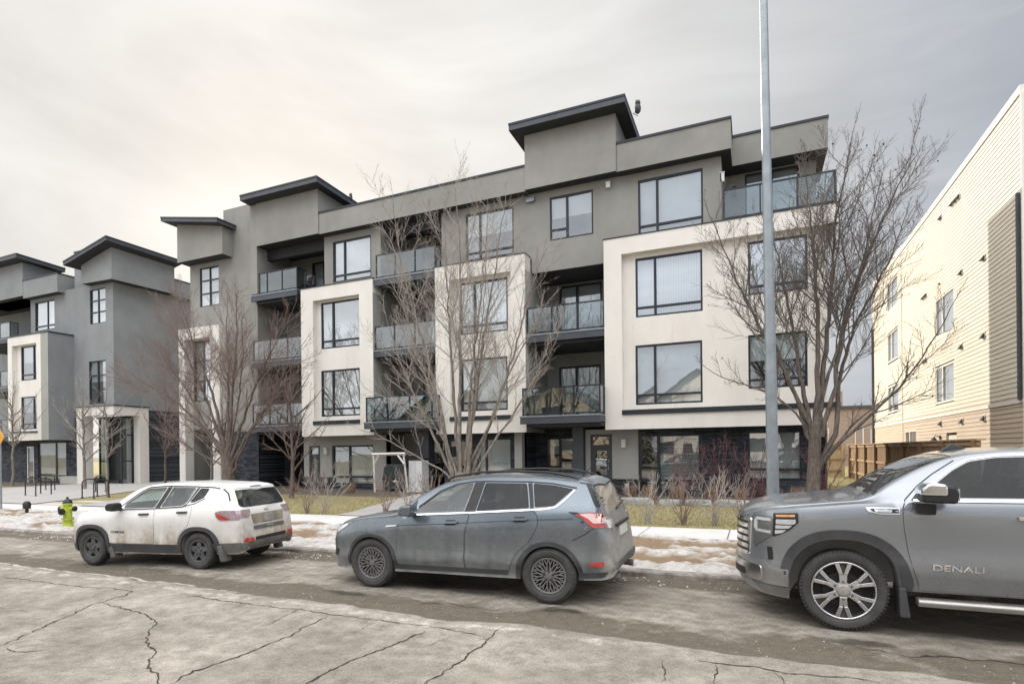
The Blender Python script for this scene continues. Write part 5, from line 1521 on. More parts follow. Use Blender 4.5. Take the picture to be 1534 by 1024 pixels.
class Car:
    def __init__(s, spec, name, label, loc, rz, scale):
        s.p = spec; s.root = thing(name, label, 'car' if 'truck' not in name else 'pickup truck', loc, rz, 'vehicles parked along the kerb', scale)
        s.rm = spec.get('remap', lambda x: x)
        spec['L'] = s.rm(spec['L']); spec['x0'] = s.rm(spec['x0'])
        s.L = spec['L']; s.c = {k: mono([(s.rm(a), b) for a, b in v]) for k, v in spec['curves'].items()}
        xs = axis_pts([(spec['x0'], spec['x0']+.14, .01), (spec['x0']+.14, spec['x0']+.5, .025), (spec['x0']+.5, s.L-.5, .055), (s.L-.5, s.L, .016)])
        s.loft(xs)
    def section(s, x, grow=0.0):
        c = s.c; zb, zs, zt, w, wt = (c[k](x) for k in ('zb', 'zs', 'zt', 'w', 'wt'))
        zs = min(zs, zt-.025); zs = max(zs, zb+.05)
        cr = min(s.p.get('crown', .07), (zt-zs)*.6)
        zr = zt-cr; wt = min(wt, w*.985)
        pts = [(0, zb+.03), (w*.55, zb+.03), (w*.88, zb+.02), (w*.945, zb)]
        bul = s.p['side']
        for i in range(12):
            t = i/11
            z = zb+.035+(zs-zb-.035)*t
            pts.append((w*bul(t, x), z))
        ws = w*bul(1.0, x)
        for i in range(1, 7):
            t = i/6
            pts.append((ws+(wt-ws)*(t-.10*math.sin(PI*t)*(-1)*.35), zs+(zr-zs)*t))
        for i in range(1, 10):
            a = (PI/2)*i/9
            pts.append((wt*math.cos(a)**.62 if i < 9 else 0.0, zr+(zt-zr)*math.sin(a)**.80))
        return pts
    def loft(s, xs):
        V = []; F = []; n = None
        for x in xs:
            h = s.section(x)
            ring = h + [(-y, z) for y, z in h[-2:0:-1]]
            n = len(ring)
            V += [(x, y, z) for y, z in ring]
        for i in range(len(xs)-1):
            for j in range(n):
                j2 = (j+1) % n
                F.append((i*n+j, (i+1)*n+j, (i+1)*n+j2, i*n+j2))
        F.append(tuple(range(n))); F.append(tuple((len(xs)-1)*n+j for j in range(n))[::-1])
        me = bpy.data.meshes.new('body'); me.from_pydata(V, [], F); me.update()
        bm = bmesh.new(); bm.from_mesh(me); bmesh.ops.recalc_face_normals(bm, faces=bm.faces); bm.to_mesh(me); bm.free()
        s.me = me
        s.bvh = BVHTree.FromPolygons([v.co for v in me.vertices], [tuple(p.vertices) for p in me.polygons])
    # ---- panels that follow the skin
    def cast(s, o, d):
        h = s.bvh.ray_cast(Vector(o), Vector(d))
        if h[0] is None:
            h = s.bvh.find_nearest(Vector(o)+Vector(d)*1.0)
        return h[0]
    def panel(s, name, poly, mat, view='side', sd=-1, off=.006, thick=.012, parent=None, res=.07, smooth=35, flip=False):
        if view in ('side', 'top'): poly = [(s.rm(a), b) for a, b in poly]
        V, F, B = tri_fill(poly, res)
        D = {'side': Vector((0, -sd, 0)), 'front': Vector((1, 0, 0)), 'rear': Vector((-1, 0, 0)), 'top': Vector((0, 0, -1))}.get(view)
        if D is None: D = Vector(view[1]).normalized()
        out = []; inn = []
        for a, b in V:
            if view == 'side': o = Vector((a, sd*3, b))
            elif view == 'front': o = Vector((-3, a, b))
            elif view == 'rear': o = Vector((s.L+3, a, b))
            elif view == 'top': o = Vector((a, b, 4))
            else:  # ('diag', dir, origin, u, v)
                o = Vector(view[2])+Vector(view[3])*a+Vector(view[4])*b
            h = s.cast(o, D)
            out.append(h-D*off); inn.append(h-D*(off-thick))
        m = MB(); n = len(out)
        m.add(out+inn, F)
        m.add(out+inn, [(e[1], e[0], n+e[0], n+e[1]) for e in B]) if thick > 0 else None
        ob = m.build(name, mat, parent or s.root, local=True, recalc=True, smooth=smooth)
        return ob
    def both(s, name, poly, mat, **k):
        return [s.panel(name, poly, mat, sd=sd, **k) for sd in (-1, 1)]
    # ---- booleans
    def boolean(s, ob, cutter_mb, mats, idx=1):
        me = bpy.data.meshes.new('cutter'); me.from_pydata(cutter_mb.v, [], cutter_mb.f)
        bm = bmesh.new(); bm.from_mesh(me); bmesh.ops.recalc_face_normals(bm, faces=bm.faces); bm.to_mesh(me); bm.free()
        for m in mats: me.materials.append(m)
        me.polygons.foreach_set('material_index', [idx]*len(me.polygons))
        co = link(bpy.data.objects.new('cutter', me))
        md = ob.modifiers.new('cut', 'BOOLEAN'); md.operation = 'DIFFERENCE'; md.object = co; md.solver = 'EXACT'
        dg = bpy.context.evaluated_depsgraph_get(); dg.update()
        new = bpy.data.meshes.new_from_object(ob.evaluated_get(dg))
        if len(new.polygons) > 50:
            ob.modifiers.clear(); old = ob.data; ob.data = new; bpy.data.meshes.remove(old)
        else:
            ob.modifiers.clear()
        bpy.data.objects.remove(co); bpy.data.meshes.remove(me)
    def make_body(s, paint):
        me = s.me; mats = [paint, M['cabin'], M['rubber']]
        for m in mats: me.materials.append(m)
        o = link(bpy.data.objects.new('body', me))
        # wheel arches
        for wx in s.p['wheels']:
            for sd in (-1, 1):
                c = MB(); r = s.p['arch_r']; zc = s.p['arch_z']
                y0, y1 = sd*(s.p['W']/2-.34), sd*(s.p['W']/2+.3)
                pr = []
                for k in range(33):
                    a = PI*k/32; q = s.p.get('arch_sq', 1.0)
                    ca, sa = math.cos(a), math.sin(a)
                    pr.append((wx+r*math.copysign(abs(ca)**q, ca), zc+r*abs(sa)**q*s.p.get('arch_h', 1.0)))
                pr += [(wx-r*1.02, -.2), (wx+r*1.02, -.2)]
                c.prism(pr, 'y', min(y0, y1), max(y0, y1))
                s.boolean(o, c, mats)
        # cabin
        if s.p.get('cabin'):
            xa, xb, zf = s.p['cabin']
            c = MB(); xs = axis_pts([(xa, xb, .12)]); n = 0
            for x in xs:
                cc = s.c; zt = cc['zt'](x)-.055; zs = min(cc['zs'](x)-.02, zt-.03); w = cc['w'](x)*s.p['side'](1.0, x)-.07; wt = min(cc['wt'](x), cc['w'](x))-.06
                zr = max(zt-.06, zs+.01)
                h = [(0, zf), (w, zf), (w, zs), (wt, zr), (wt*.8, zt), (0, zt)]
                ring = h+[(-y, z) for y, z in h[-2:0:-1]]; n = len(ring)
                c.v += [(x, y, z) for y, z in ring]
            k = len(xs)
            c.f = [(i*n+j, (i+1)*n+j, (i+1)*n+(j+1) % n, i*n+(j+1) % n) for i in range(k-1) for j in range(n)]
            c.f += [tuple(range(n)), tuple((k-1)*n+j for j in range(n))[::-1]]
            s.boolean(o, c, mats)
            for poly in s.p['side_windows']:
                for sd in (-1, 1):
                    c = MB(); a, b = sd*.30, sd*1.6
                    c.prism(poly, 'y', min(a, b), max(a, b)); s.boolean(o, c, mats, 2)
            if 'ws' in s.p:
                c = MB(); c.prism(s.p['ws'], 'z', s.p['ws_z'], 3.0); s.boolean(o, c, mats, 2)
            if 'rw' in s.p:
                c = MB(); c.prism(s.p['rw'], 'x', s.p['rw_x'], s.L+.6); s.boolean(o, c, mats, 2)
        me = o.data
        # floor of the arches and the underside go black
        for p in me.polygons:
            if p.material_index == 0 and p.normal.z < -.75 and p.center.z < s.p['curves']['zb'][2][1]+.12: p.material_index = 1
        smooth_angle(me, 28)
        o.parent = s.root
        return o
    def wheels(s, r, width, rim_r, rim_fn, y_in, tyre_mat='tyre'):
        for wx in s.p['wheels']:
            for sd in (-1, 1):
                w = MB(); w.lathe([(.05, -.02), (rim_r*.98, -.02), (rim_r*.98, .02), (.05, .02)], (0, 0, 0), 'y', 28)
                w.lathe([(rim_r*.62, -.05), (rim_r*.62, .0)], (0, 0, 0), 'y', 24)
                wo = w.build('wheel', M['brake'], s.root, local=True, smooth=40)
                wo.location = (wx, sd*(s.p['W']/2-y_in), r); wo.rotation_euler = (0, 0, 0 if sd < 0 else PI)
                t = MB(); h = width/2
                prof = [(rim_r, -h*.80), (rim_r+.012, -h*.93), (rim_r+(r-rim_r)*.35, -h*1.03), (rim_r+(r-rim_r)*.70, -h*1.02), (r-.030, -h*.93), (r-.010, -h*.80)]
                # tread with four grooves
                for a in (-.55, -.20, .20, .55):
                    prof += [(r-.001, h*(a-.07)), (r-.011, h*(a-.06)), (r-.011, h*(a+.06)), (r-.001, h*(a+.07))]
                prof += [(r-.010, h*.80), (r-.030, h*.93), (rim_r+(r-rim_r)*.6, h*1.02), (rim_r, h*.8), (rim_r-.01, 0)]
                t.lathe(prof, (0, 0, 0), 'y', 56, close=True)
                # shoulder lugs
                for k in range(64):
                    a = 2*PI*k/64; ca, sa = math.cos(a), math.sin(a)
                    for yy in (-h*.86,):
                        R0, R1 = r-.034, r-.004; da = .022
                        q = []
                        for (R_, y_) in ((R0, yy-h*.10), (R1, yy-.004), (R1, yy+h*.13), (R0, yy+h*.1)):
                            for sg in (-1, 1): q.append((R_*math.cos(a+sg*da), y_, R_*math.sin(a+sg*da)))
                        t.add(q, [(0,1,3,2), (2,3,5,4), (4,5,7,6), (0,2,4,6), (1,7,5,3)])
                t.build('tyre', M[tyre_mat], wo, local=True, smooth=35, recalc=False)
                rim_fn(wo, rim_r, h)
    def seat(s, x, y, z, w=.5, back=.62):
        m = MB()
        m.prism([(-.25, z), (.25, z-.02), (.27, z+.12), (-.2, z+.14)], 'y', y-w/2, y+w/2)
        m.prism([(.20, z+.05), (.32, z+.05), (.46, z+back), (.36, z+back+.02)], 'y', y-w/2+.03, y+w/2-.03)
        m.prism([(.37, z+back+.03), (.46, z+back+.03), (.49, z+back+.22), (.41, z+back+.22)], 'y', y-.13, y+.13)
        m.v = [(vx+x, vy, vz) for vx, vy, vz in m.v]
        return m.build('seat', M['seat'], s.root, local=True, bevel=.03)
    def steering(s, x, y, z):
        m = MB(); R = .18; pts = []
        for k in range(25):
            a = 2*PI*k/24; pts.append((x+.38*R*math.sin(a), y+R*math.cos(a), z+.92*R*math.sin(a)))
        m.tube(pts, .014, 6); m.tube([(x-.25, y, z-.12), (x, y, z)], .03, 6)
        m.tube([(x, y-R, z), (x, y+R, z)], .012, 5)
        m.build('steering_wheel', M['rubber'], s.root, local=True, smooth=50)
        d = MB(); d.prism([(x-.55, z-.14), (x-.16, z-.10), (x-.14, z-.35), (x-.55, z-.35)], 'y', -.66, .66)
        d.build('dashboard', M['seat'], s.root, local=True, bevel=.03)

def text_mesh(name, txt, size, mat, parent, place, sx=1.0, depth=.004, bold=0.0):
    cu = bpy.data.curves.new(name, 'FONT'); cu.body = txt; cu.size = size; cu.extrude = depth; cu.offset = bold; cu.resolution_u = 3
    ob = link(bpy.data.objects.new(name, cu))
    dg = bpy.context.evaluated_depsgraph_get(); dg.update()
    me = bpy.data.meshes.new_from_object(ob.evaluated_get(dg))
    bpy.data.objects.remove(ob); bpy.data.curves.remove(cu)
    for v in me.vertices: v.co = Vector(place(v.co.x*sx, v.co.y, v.co.z))
    me.materials.clear(); me.materials.append(mat); me.update()
    o = link(bpy.data.objects.new(name, me)); o.parent = parent
    return o

# ---- rims (outer face towards -y)
def bar(m, r0, r1, a0, a1, w0, w1, y0, y1):
    p0 = Vector((r0*math.cos(a0), r0*math.sin(a0))); p1 = Vector((r1*math.cos(a1), r1*math.sin(a1)))
    d = (p1-p0).normalized(); n = Vector((-d.y, d.x))
    q = [p0-n*w0/2, p1-n*w1/2, p1+n*w1/2, p0+n*w0/2]
    m.prism([(v.x, v.y) for v in q], 'y', y0, y1)
def rim_ring(m, R, h, lip=.022):
    m.lathe([(R+.004, -h*.84), (R-.004, -h*.90), (R-lip, -h*.86), (R-lip-.006, -h*.5), (R-.03, h*.5), (R+.003, h*.7)], (0, 0, 0), 'y', 48, close=True)
def hub(m, parent, R, h, n, rn, mat, nut_mat, cap_r=.06):
    c = MB(); c.lathe([(cap_r*1.75, -h*.60), (cap_r*1.6, -h*.72), (cap_r, -h*.76), (cap_r*.95, -h*.82), (0.0, -h*.83)], (0, 0, 0), 'y', 24)
    c.build('hub_cap', mat, parent, local=True, smooth=40)
    for k in range(n):
        a = 2*PI*k/n+PI/2
        u = MB(); u.lathe([(.013, -h*.64), (.013, -h*.86), (.008, -h*.90)], (rn*math.cos(a), 0, rn*math.sin(a)), 'y', 6)
        u.build('wheel_nut', nut_mat, parent, local=True)
def rim_mesh_style(wo, R, h):
    m = MB(); rim_ring(m, R, h)
    n = 10
    for k in range(n):
        a = 2*PI*k/n
        for sg in (-1, 1):
            bar(m, R*.30, R*.62, a+sg*.06, a+sg*.17, .022, .017, -h*.80, -h*.55)
            bar(m, R*.60, R*.965, a+sg*.17, a+sg*.05, .017, .015, -h*.84, -h*.55)
            bar(m, R*.60, R*.965, a+sg*.165, a+sg*.30, .017, .015, -h*.836, -h*.55)
    o = m.build('rim', M['alloy_dark'], wo, local=True, bevel=.004)
    hub(None, wo, R, h, 5, R*.27, M['alloy_dark'], M['black'], .045)
def rim_six_spoke(wo, R, h):
    m = MB(); rim_ring(m, R, h, .018)
    n = 6
    for k in range(n):
        a = 2*PI*k/n+PI/6
        for sg in (-1, 1):
            bar(m, R*.24, R*.58, a+sg*.155, a+sg*.125, .046, .038, -h*.78, -h*.45)
            bar(m, R*.56, R*.975, a+sg*.125, a+sg*.215, .038, .044, -h*.86, -h*.45)
    m.build('rim', M['alloy'], wo, local=True, bevel=.006)
    d = MB()
    for k in range(n):
        a = 2*PI*k/n+PI/6
        bar(d, R*.45, R*.93, a, a, .010, .060, -h*.60, -h*.50)
    d.build('spoke_pocket', M['steel_dark'], wo, local=True)
    hub(None, wo, R, h, 6, R*.30, M['alloy'], M['steel_dark'], .055)
def rim_five_hole(wo, R, h):
    m = MB()
    # pressed disc with five windows
    n = 5
    rim_ring(m, R, h, .03)
    for k in range(n):
        a = 2*PI*k/n+PI/2
        b = a+PI/n
        bar(m, R*.25, R*.95, a, a, .12, .085, -h*.74, -h*.45)
        for j in range(4):
            t0 = b-.30+.15*j; t1 = t0+.15
            m.prism([(R*.83*math.cos(t0), R*.83*math.sin(t0)), (R*.97*math.cos(t0), R*.97*math.sin(t0)), (R*.97*math.cos(t1), R*.97*math.sin(t1)), (R*.83*math.cos(t1), R*.83*math.sin(t1))], 'y', -h*.735, -h*.45)
    m.lathe([(R*.46, -h*.45), (R*.46, -h*.66), (R*.40, -h*.755), (.0, -h*.757)], (0, 0, 0), 'y', 30)
    m.build('rim', M['steel_dark'], wo, local=True, bevel=.006)
    hub(None, wo, R, h, 5, R*.30, M['steel_dark'], M['brake'], .05)

def mirror_house(car, x, z, y, w, hgt, d, mat, capmat=None, foot=None):
    for sd in (-1, 1):
        m = MB()
        q = fillet([(x, z), (x+w*.9, z-.01), (x+w, z+hgt*.45), (x+w*.92, z+hgt), (x+w*.15, z+hgt*.96), (x-.02, z+hgt*.5)], .05, 3)
        y0, y1 = sd*y, sd*(y+d)
        m.prism(q, 'y', min(y0, y1), max(y0, y1))
        o = m.build('mirror', mat, car.root, local=True, bevel=.028)
        g = MB(); g.box(x+w*.905, x+w*.93, *sorted((sd*(y+.025), sd*(y+d-.025))), z+.03, z+hgt-.03)
        g.build('mirror_glass', M['chrome'], o, local=True)
        f = MB(); f.tube([(x+w*.4, sd*(y-.14), z-.01), (x+w*.4, sd*(y+.03), z+.03)], .035, 8)
        f.build('mirror_arm', M['plastic'], o, local=True)
# ================= dark grey SUV (centre)
_sE = mono([(0,.935),(.10,.955),(.20,.988),(.25,.990),(.34,.974),(.50,.980),(.66,.995),(.72,.998),(.78,.990),(1.0,.930)])
sideE = lambda t, x: _sE(t)
spec = dict(L=4.42, x0=0.0, W=1.84, wheels=(.89, 3.58), arch_r=.385, arch_z=.365, arch_h=1.0, crown=.075, side=sideE, cabin=(1.35, 4.22, .72),
  curves=dict(
    zt=[(0,.56),(.015,.68),(.05,.80),(.11,.885),(.22,.945),(.45,1.005),(.8,1.06),(1.10,1.10),(1.22,1.14),(1.5,1.34),(1.8,1.505),(2.05,1.60),(2.35,1.655),(2.75,1.685),(3.3,1.68),(3.75,1.645),(4.02,1.60),(4.10,1.55),(4.18,1.40),(4.27,1.20),(4.315,1.10),(4.34,1.02),(4.36,.92),(4.375,.80),(4.405,.70),(4.42,.58)],
    zb=[(0,.30),(.1,.24),(.4,.235),(1.5,.265),(3.0,.29),(3.9,.32),(4.25,.33),(4.36,.36),(4.42,.44)],
    zs=[(0,.50),(.03,.62),(.10,.78),(.25,.875),(.6,.955),(1.1,1.02),(1.4,1.06),(2.4,1.125),(3.3,1.20),(3.9,1.24),(4.15,1.22),(4.31,1.0),(4.42,.52)],
    w=[(0,.50),(.02,.585),(.06,.66),(.12,.73),(.22,.80),(.40,.865),(.7,.905),(1.3,.92),(3.3,.92),(3.75,.905),(4.05,.865),(4.24,.81),(4.34,.755),(4.39,.70),(4.42,.63)],
    wt=[(0,.42),(.1,.56),(.4,.70),(1.1,.76),(1.35,.72),(1.7,.665),(2.1,.64),(3.2,.63),(3.8,.605),(4.02,.60),(4.15,.64),(4.27,.69),(4.34,.66),(4.42,.55)]),
  side_windows=[fillet([(1.60,1.115),(1.62,1.20),(1.93,1.415),(2.17,1.515),(2.44,1.55),(2.36,1.165)], .03), fillet([(2.55,1.175),(2.62,1.555),(3.22,1.555),(3.31,1.235)], .03), fillet([(3.385,1.245),(3.31,1.555),(3.58,1.535),(3.86,1.485),(3.64,1.27)], .03)],
  ws=[(1.30,-.60),(1.30,.60),(2.05,.555),(2.05,-.555)], ws_z=1.0,
  rw=[(-.52,1.545),(.52,1.545),(.575,1.17),(-.575,1.17)], rw_x=3.85)
E_ = Car(spec, 'suv', 'dark grey compact SUV with mesh alloy wheels parked in the middle of the row', (-6.018, 7.52, .012), RAD(1.6), 1.0)
E_.root.scale = (1, 1, .972)
paintE = car_paint('dusty_blue_grey_paint', (.125,.155,.185), (.34,.32,.29), .20, 1.12, .80, .65, .20, (5, 5, .8), .10, (4.18, 4.34), .95)
E_.make_body(paintE)
sw_ = spec['side_windows']
for i, poly in enumerate(sw_):
    E_.both('side_window', poly, M['cglass'] if i == 0 else M['cglass_dark'], off=-.006, thick=0)
E_.panel('windshield', spec['ws'], M['cglass'], view='top', off=-.004, thick=0)
E_.panel('rear_window', spec['rw'], M['cglass_dirty'], view='rear', off=-.004, thick=0)
# black surrounds of the glasshouse
E_.both('window_surround', [(2.375,1.165),(2.455,1.555),(2.605,1.565),(2.535,1.17)], M['rubber'], off=.004)
E_.both('window_surround', [(3.325,1.235),(3.235,1.56),(3.295,1.56),(3.375,1.24)], M['rubber'], off=.004)
E_.both('window_surround', [(1.22,1.055),(1.42,1.185),(1.56,1.30),(1.585,1.115),(1.50,1.08)], M['plastic'], off=.004)
E_.both('window_trim', stroke([(1.62,1.205),(1.92,1.43),(2.17,1.532),(2.44,1.572),(2.62,1.578),(3.25,1.578),(3.58,1.557),(3.9,1.50)], .018), M['rubber'], off=.005)
E_.both('chrome_strip', stroke([(1.48,1.075),(1.6,1.095),(2.4,1.148),(3.32,1.215),(3.55,1.235),(3.67,1.262),(3.76,1.34),(3.88,1.475)], .018), M['chrome'], off=.010)
# doors and their gaps
dF = [(1.50,1.062),(1.40,.98),(1.345,.87),(1.325,.60),(1.34,.40),(1.37,.335),(2.40,.355),(2.385,.55),(2.40,.85),(2.44,1.05),(2.455,1.130)]
dR = [(2.475,1.130),(2.46,1.05),(2.42,.85),(2.405,.55),(2.42,.355),(3.03,.365),(3.06,.48),(3.14,.63),(3.34,.82),(3.43,.98),(3.45,1.08),(3.40,1.198)]
for d in (dF, dR):
    big = fillet(d, .05)
    cx = sum(p[0] for p in big)/len(big); cz = sum(p[1] for p in big)/len(big)
    E_.both('door_gap', [(cx+(a-cx)*1.012, cz+(b-cz)*1.016) for a, b in big], M['rubber'], off=.001, thick=.004)
    E_.both('door', big, paintE, off=.006, thick=.010)
for x, z in ((2.19,1.012),(3.20,1.09)):
    E_.both('handle_recess', fillet([(x-.09,z-.045),(x+.09,z-.035),(x+.085,z+.035),(x-.085,z+.03)], .035), M['rubber'], off=.007, thick=.004)
    E_.both('door_handle', fillet([(x-.115,z-.016),(x+.115,z-.004),(x+.115,z+.022),(x-.115,z+.012)], .012), paintE, off=.040, thick=.02)
# shoulder crease and lower crease drawn as slim pressed ribs
E_.both('crease', stroke([(1.17,.925),(1.6,.952),(2.4,1.012),(3.3,1.085),(3.9,1.12)], .012), M['plastic'], off=.0075, thick=.008)
E_.both('sill_moulding', fillet([(1.30,.30),(3.02,.335),(3.03,.40),(1.32,.372)], .02), M['plastic'], off=.010, thick=.02)
E_.both('side_badge', fillet([(1.14,.905),(1.32,.925),(1.34,.945),(1.16,.93)], .006), M['chrome'], off=.012, thick=.01)
# arch lips
def arch_ring(car, wx, r0, r1, a0, a1, mat, zc, off=.014, sq=1.0, hgt=1.0, name='arch_trim', thick=.03):
    P = []; n = 22
    def pt(r, a):
        ca, sa = math.cos(a), math.sin(a)
        return (wx+r*math.copysign(abs(ca)**sq, ca), zc+r*math.copysign(abs(sa)**sq, sa)*(hgt if sa > 0 else 1))
    P = [pt(r1, a0+(a1-a0)*k/n) for k in range(n+1)]+[pt(r0, a1+(a0-a1)*k/n) for k in range(n+1)]
    car.both(name, P, mat, off=off, thick=thick, res=.05)
arch_ring(E_, .89, .388, .432, RAD(-8), RAD(187), M['plastic'], .365)
arch_ring(E_, 3.58, .388, .445, RAD(-5), RAD(188), M['plastic'], .365)
# lights
for sd in (-1, 1):
    tl = E_.panel('tail_light', fillet([(3.92,1.175),(4.03,1.125),(4.12,1.03),(4.16,1.01),(4.31,1.005),(4.31,1.185),(4.10,1.205)], .02), M['lamp_red'], sd=sd, off=.016, thick=.03)
    E_.panel('clear_lens', fillet([(3.98,1.178),(4.10,1.12),(4.155,1.065),(4.298,1.062),(4.30,1.172),(4.10,1.192)], .02), M['lamp_pink'], sd=sd, off=.020, thick=.012, parent=tl)
    E_.panel('reversing_light', fillet([(sd*.52,1.10),(sd*.71,1.10),(sd*.71,.99),(sd*.56,1.0)], .02), M['lamp_clear'], view='rear', off=.012, thick=.03, parent=tl)
    E_.panel('lamp_housing', fillet([(3.84,1.205),(3.93,1.17),(4.06,1.115),(4.12,1.06),(4.10,1.14),(3.95,1.20)], .01), M['rubber'], sd=sd, off=.012, thick=.02, parent=tl)
    E_.panel('reflector', fillet([(4.10,.555),(4.28,.575),(4.28,.51),(4.12,.50)], .02), M['lamp_red'], sd=sd, off=.012)
    E_.panel('headlight', fillet([(.10,.80),(.42,.93),(.52,.955),(.34,.84),(.13,.73)], .02), M['lamp_clear'], sd=sd, off=.010)
    E_.panel('fog_light', fillet([(.10,.42),(.22,.42),(.24,.52),(.12,.52)], .02), M['rubber'], sd=sd, off=.008)
E_.panel('grille', fillet([(-.42,.50),(.42,.50),(.50,.70),(-.50,.70)], .04), M['rubber'], view='front', off=.012)
E_.panel('licence_plate', [(-.25,.84),(.25,.84),(.25,.97),(-.25,.97)], M['plate'], view='rear', off=.022, thick=.02)
E_.panel('tailgate_trim', fillet([(-.42,.985),(.42,.985),(.42,1.015),(-.42,1.015)], .01), M['rubber'], view='rear', off=.035, thick=.03)
E_.panel('rear_bumper_trim', fillet([(-.66,.46),(.66,.46),(.62,.56),(-.62,.56)], .03), M['plastic_dirty'], view='rear', off=.012)
E_.both('bumper_seam', stroke([(3.90,.84),(4.05,.92),(4.16,1.0)], .010), M['rubber'], off=.003, thick=.005)
E_.both('lower_bumper', fillet([(3.99,.345),(4.26,.36),(4.33,.43),(4.02,.42)], .02), M['plastic'], off=.010)
E_.both('side_glass_wrap', fillet([(4.01,1.555),(4.06,1.555),(4.265,1.26),(4.17,1.265)], .02), M['rubber'], off=.010, res=.025)
for sd in (-1, 1):
    m = MB(); m.tube([(4.26, sd*.50, .335), (4.42, sd*.50, .325)], [.045, .048], 14); m.build('exhaust_tip', M['alloy_dark'], E_.root, local=True, smooth=40)
    # roof rails
    m = MB(); m.tube([(1.95,sd*.575,1.565),(2.08,sd*.575,1.635),(2.5,sd*.575,1.705),(3.0,sd*.57,1.72),(3.5,sd*.565,1.705),(3.78,sd*.56,1.655),(3.90,sd*.56,1.62)], [.010,.015,.016,.016,.016,.015,.010], 8)
    m.build('roof_rail', M['rubber'], E_.root, local=True, smooth=50)
m = MB(); m.tube([(3.80, 0, 1.63), (4.05, .0, 1.88)], [.010, .003], 6); m.build('antenna', M['rubber'], E_.root, local=True)
m = MB(); m.tube([(4.29, -.05, 1.19), (4.27, .42, 1.23)], .012, 6); m.build('rear_wiper', M['rubber'], E_.root, local=True)
E_.panel('spoiler', fillet([(3.92,-.60),(4.10,-.57),(4.13,0),(4.10,.57),(3.92,.60)], .03), paintE, view='top', off=.018, thick=.03)
mirror_house(E_, 1.50, 1.10, .92, .20, .155, .21, paintE)
for sd in (-.36, .36): E_.seat(2.12, sd, .62)
E_.seat(3.05, 0, .64, 1.25, .55)
E_.steering(1.90, -.36, 1.03)
E_.wheels(.360, .235, .236, rim_mesh_style, .135)

# ================= white SUV (left)
_sJ = mono([(0,.95),(.12,.965),(.22,.985),(.32,.982),(.5,.985),(.70,.998),(.78,.996),(1.0,.945)])
sideJ = lambda t, x: _sJ(t)
specJ = dict(remap=lambda x: (.21+x*.58 if x < .5 else (x if x < 3.9 else 3.9+(x-3.9)*1.20)), L=4.42, x0=0.0, W=1.82, wheels=(.89, 3.526), arch_r=.405, arch_z=.35, arch_sq=.80, arch_h=.98, crown=.08, side=sideJ, cabin=(1.35, 4.10, .78),
  curves=dict(
    zt=[(0,.62),(.012,.76),(.04,.88),(.09,.955),(.22,1.01),(.6,1.075),(1.0,1.115),(1.15,1.145),(1.3,1.23),(1.55,1.40),(1.8,1.53),(2.05,1.605),(2.4,1.64),(2.9,1.65),(3.5,1.635),(3.95,1.595),(4.08,1.565),(4.12,1.52),(4.20,1.36),(4.27,1.20),(4.31,1.12),(4.34,1.04),(4.36,.92),(4.375,.78),(4.40,.66),(4.42,.56)],
    zb=[(0,.34),(.1,.26),(.4,.25),(1.5,.255),(3.0,.265),(3.9,.30),(4.25,.30),(4.36,.33),(4.42,.40)],
    zs=[(0,.55),(.03,.74),(.08,.87),(.2,.93),(.6,1.0),(1.1,1.055),(1.5,1.085),(2.4,1.13),(3.1,1.19),(3.6,1.22),(4.1,1.20),(4.3,1.06),(4.42,.50)],
    w=[(0,.56),(.02,.64),(.06,.71),(.12,.77),(.22,.83),(.40,.88),(.7,.905),(1.3,.91),(3.3,.91),(3.8,.90),(4.1,.865),(4.28,.82),(4.37,.77),(4.42,.70)],
    wt=[(0,.48),(.1,.62),(.4,.74),(1.1,.77),(1.35,.735),(1.7,.69),(2.1,.665),(3.2,.66),(3.8,.645),(4.06,.64),(4.2,.70),(4.32,.74),(4.42,.6)]),
  side_windows=[fillet([(1.66,1.135),(1.66,1.225),(1.98,1.44),(2.16,1.525),(2.60,1.555),(2.44,1.165)], .03), fillet([(2.60,1.175),(2.74,1.555),(3.32,1.545),(3.20,1.26),(3.12,1.21)], .03), fillet([(3.27,1.275),(3.41,1.54),(3.62,1.53),(3.57,1.36),(3.38,1.27)], .025)],
  ws=[(1.26,-.62),(1.26,.62),(2.0,.58),(2.0,-.58)], ws_z=1.05,
  rw=fillet([(-.62,1.50),(.62,1.50),(.69,1.20),(.60,1.165),(-.60,1.165),(-.69,1.20)], .04), rw_x=3.75)
JS = .872
J_ = Car(specJ, 'suv', 'white compact SUV with muddy flanks and dark arch trim parked at the left', (-11.74, 6.85, .012), RAD(10.0), JS)
J_.root.scale = (.85, .87, .885)
paintJ = car_paint('dirty_white_paint', (.78,.78,.77), (.37,.315,.25), .30, 1.02, 2.1, .0, .28, (3.2, 3.2, .40), .03, (4.34, 4.48), .65)
paintJr = paintJ
J_.make_body(paintJ)
for i, poly in enumerate(specJ['side_windows']):
    J_.both('side_window', poly, M['cglass'] if i < 2 else M['cglass_dark'], off=-.006, thick=0)
J_.panel('windshield', specJ['ws'], M['cglass'], view='top', off=-.004, thick=0)
J_.panel('rear_window', specJ['rw'], M['cglass'], view='rear', off=-.004, thick=0)
J_.both('window_surround', [(2.455,1.165),(2.615,1.555),(2.725,1.56),(2.585,1.17)], M['rubber'], off=.004)
J_.both('window_surround', [(3.135,1.205),(3.215,1.255),(3.335,1.545),(3.395,1.545),(3.25,1.26),(3.2,1.215)], M['rubber'], off=.004)
J_.both('window_trim', stroke([(1.56,1.17),(1.66,1.255),(1.97,1.462),(2.16,1.548),(2.60,1.578),(3.35,1.568),(3.70,1.555),(3.92,1.525),(4.04,1.44),(4.12,1.30)], .022), M['rubber'], off=.006)
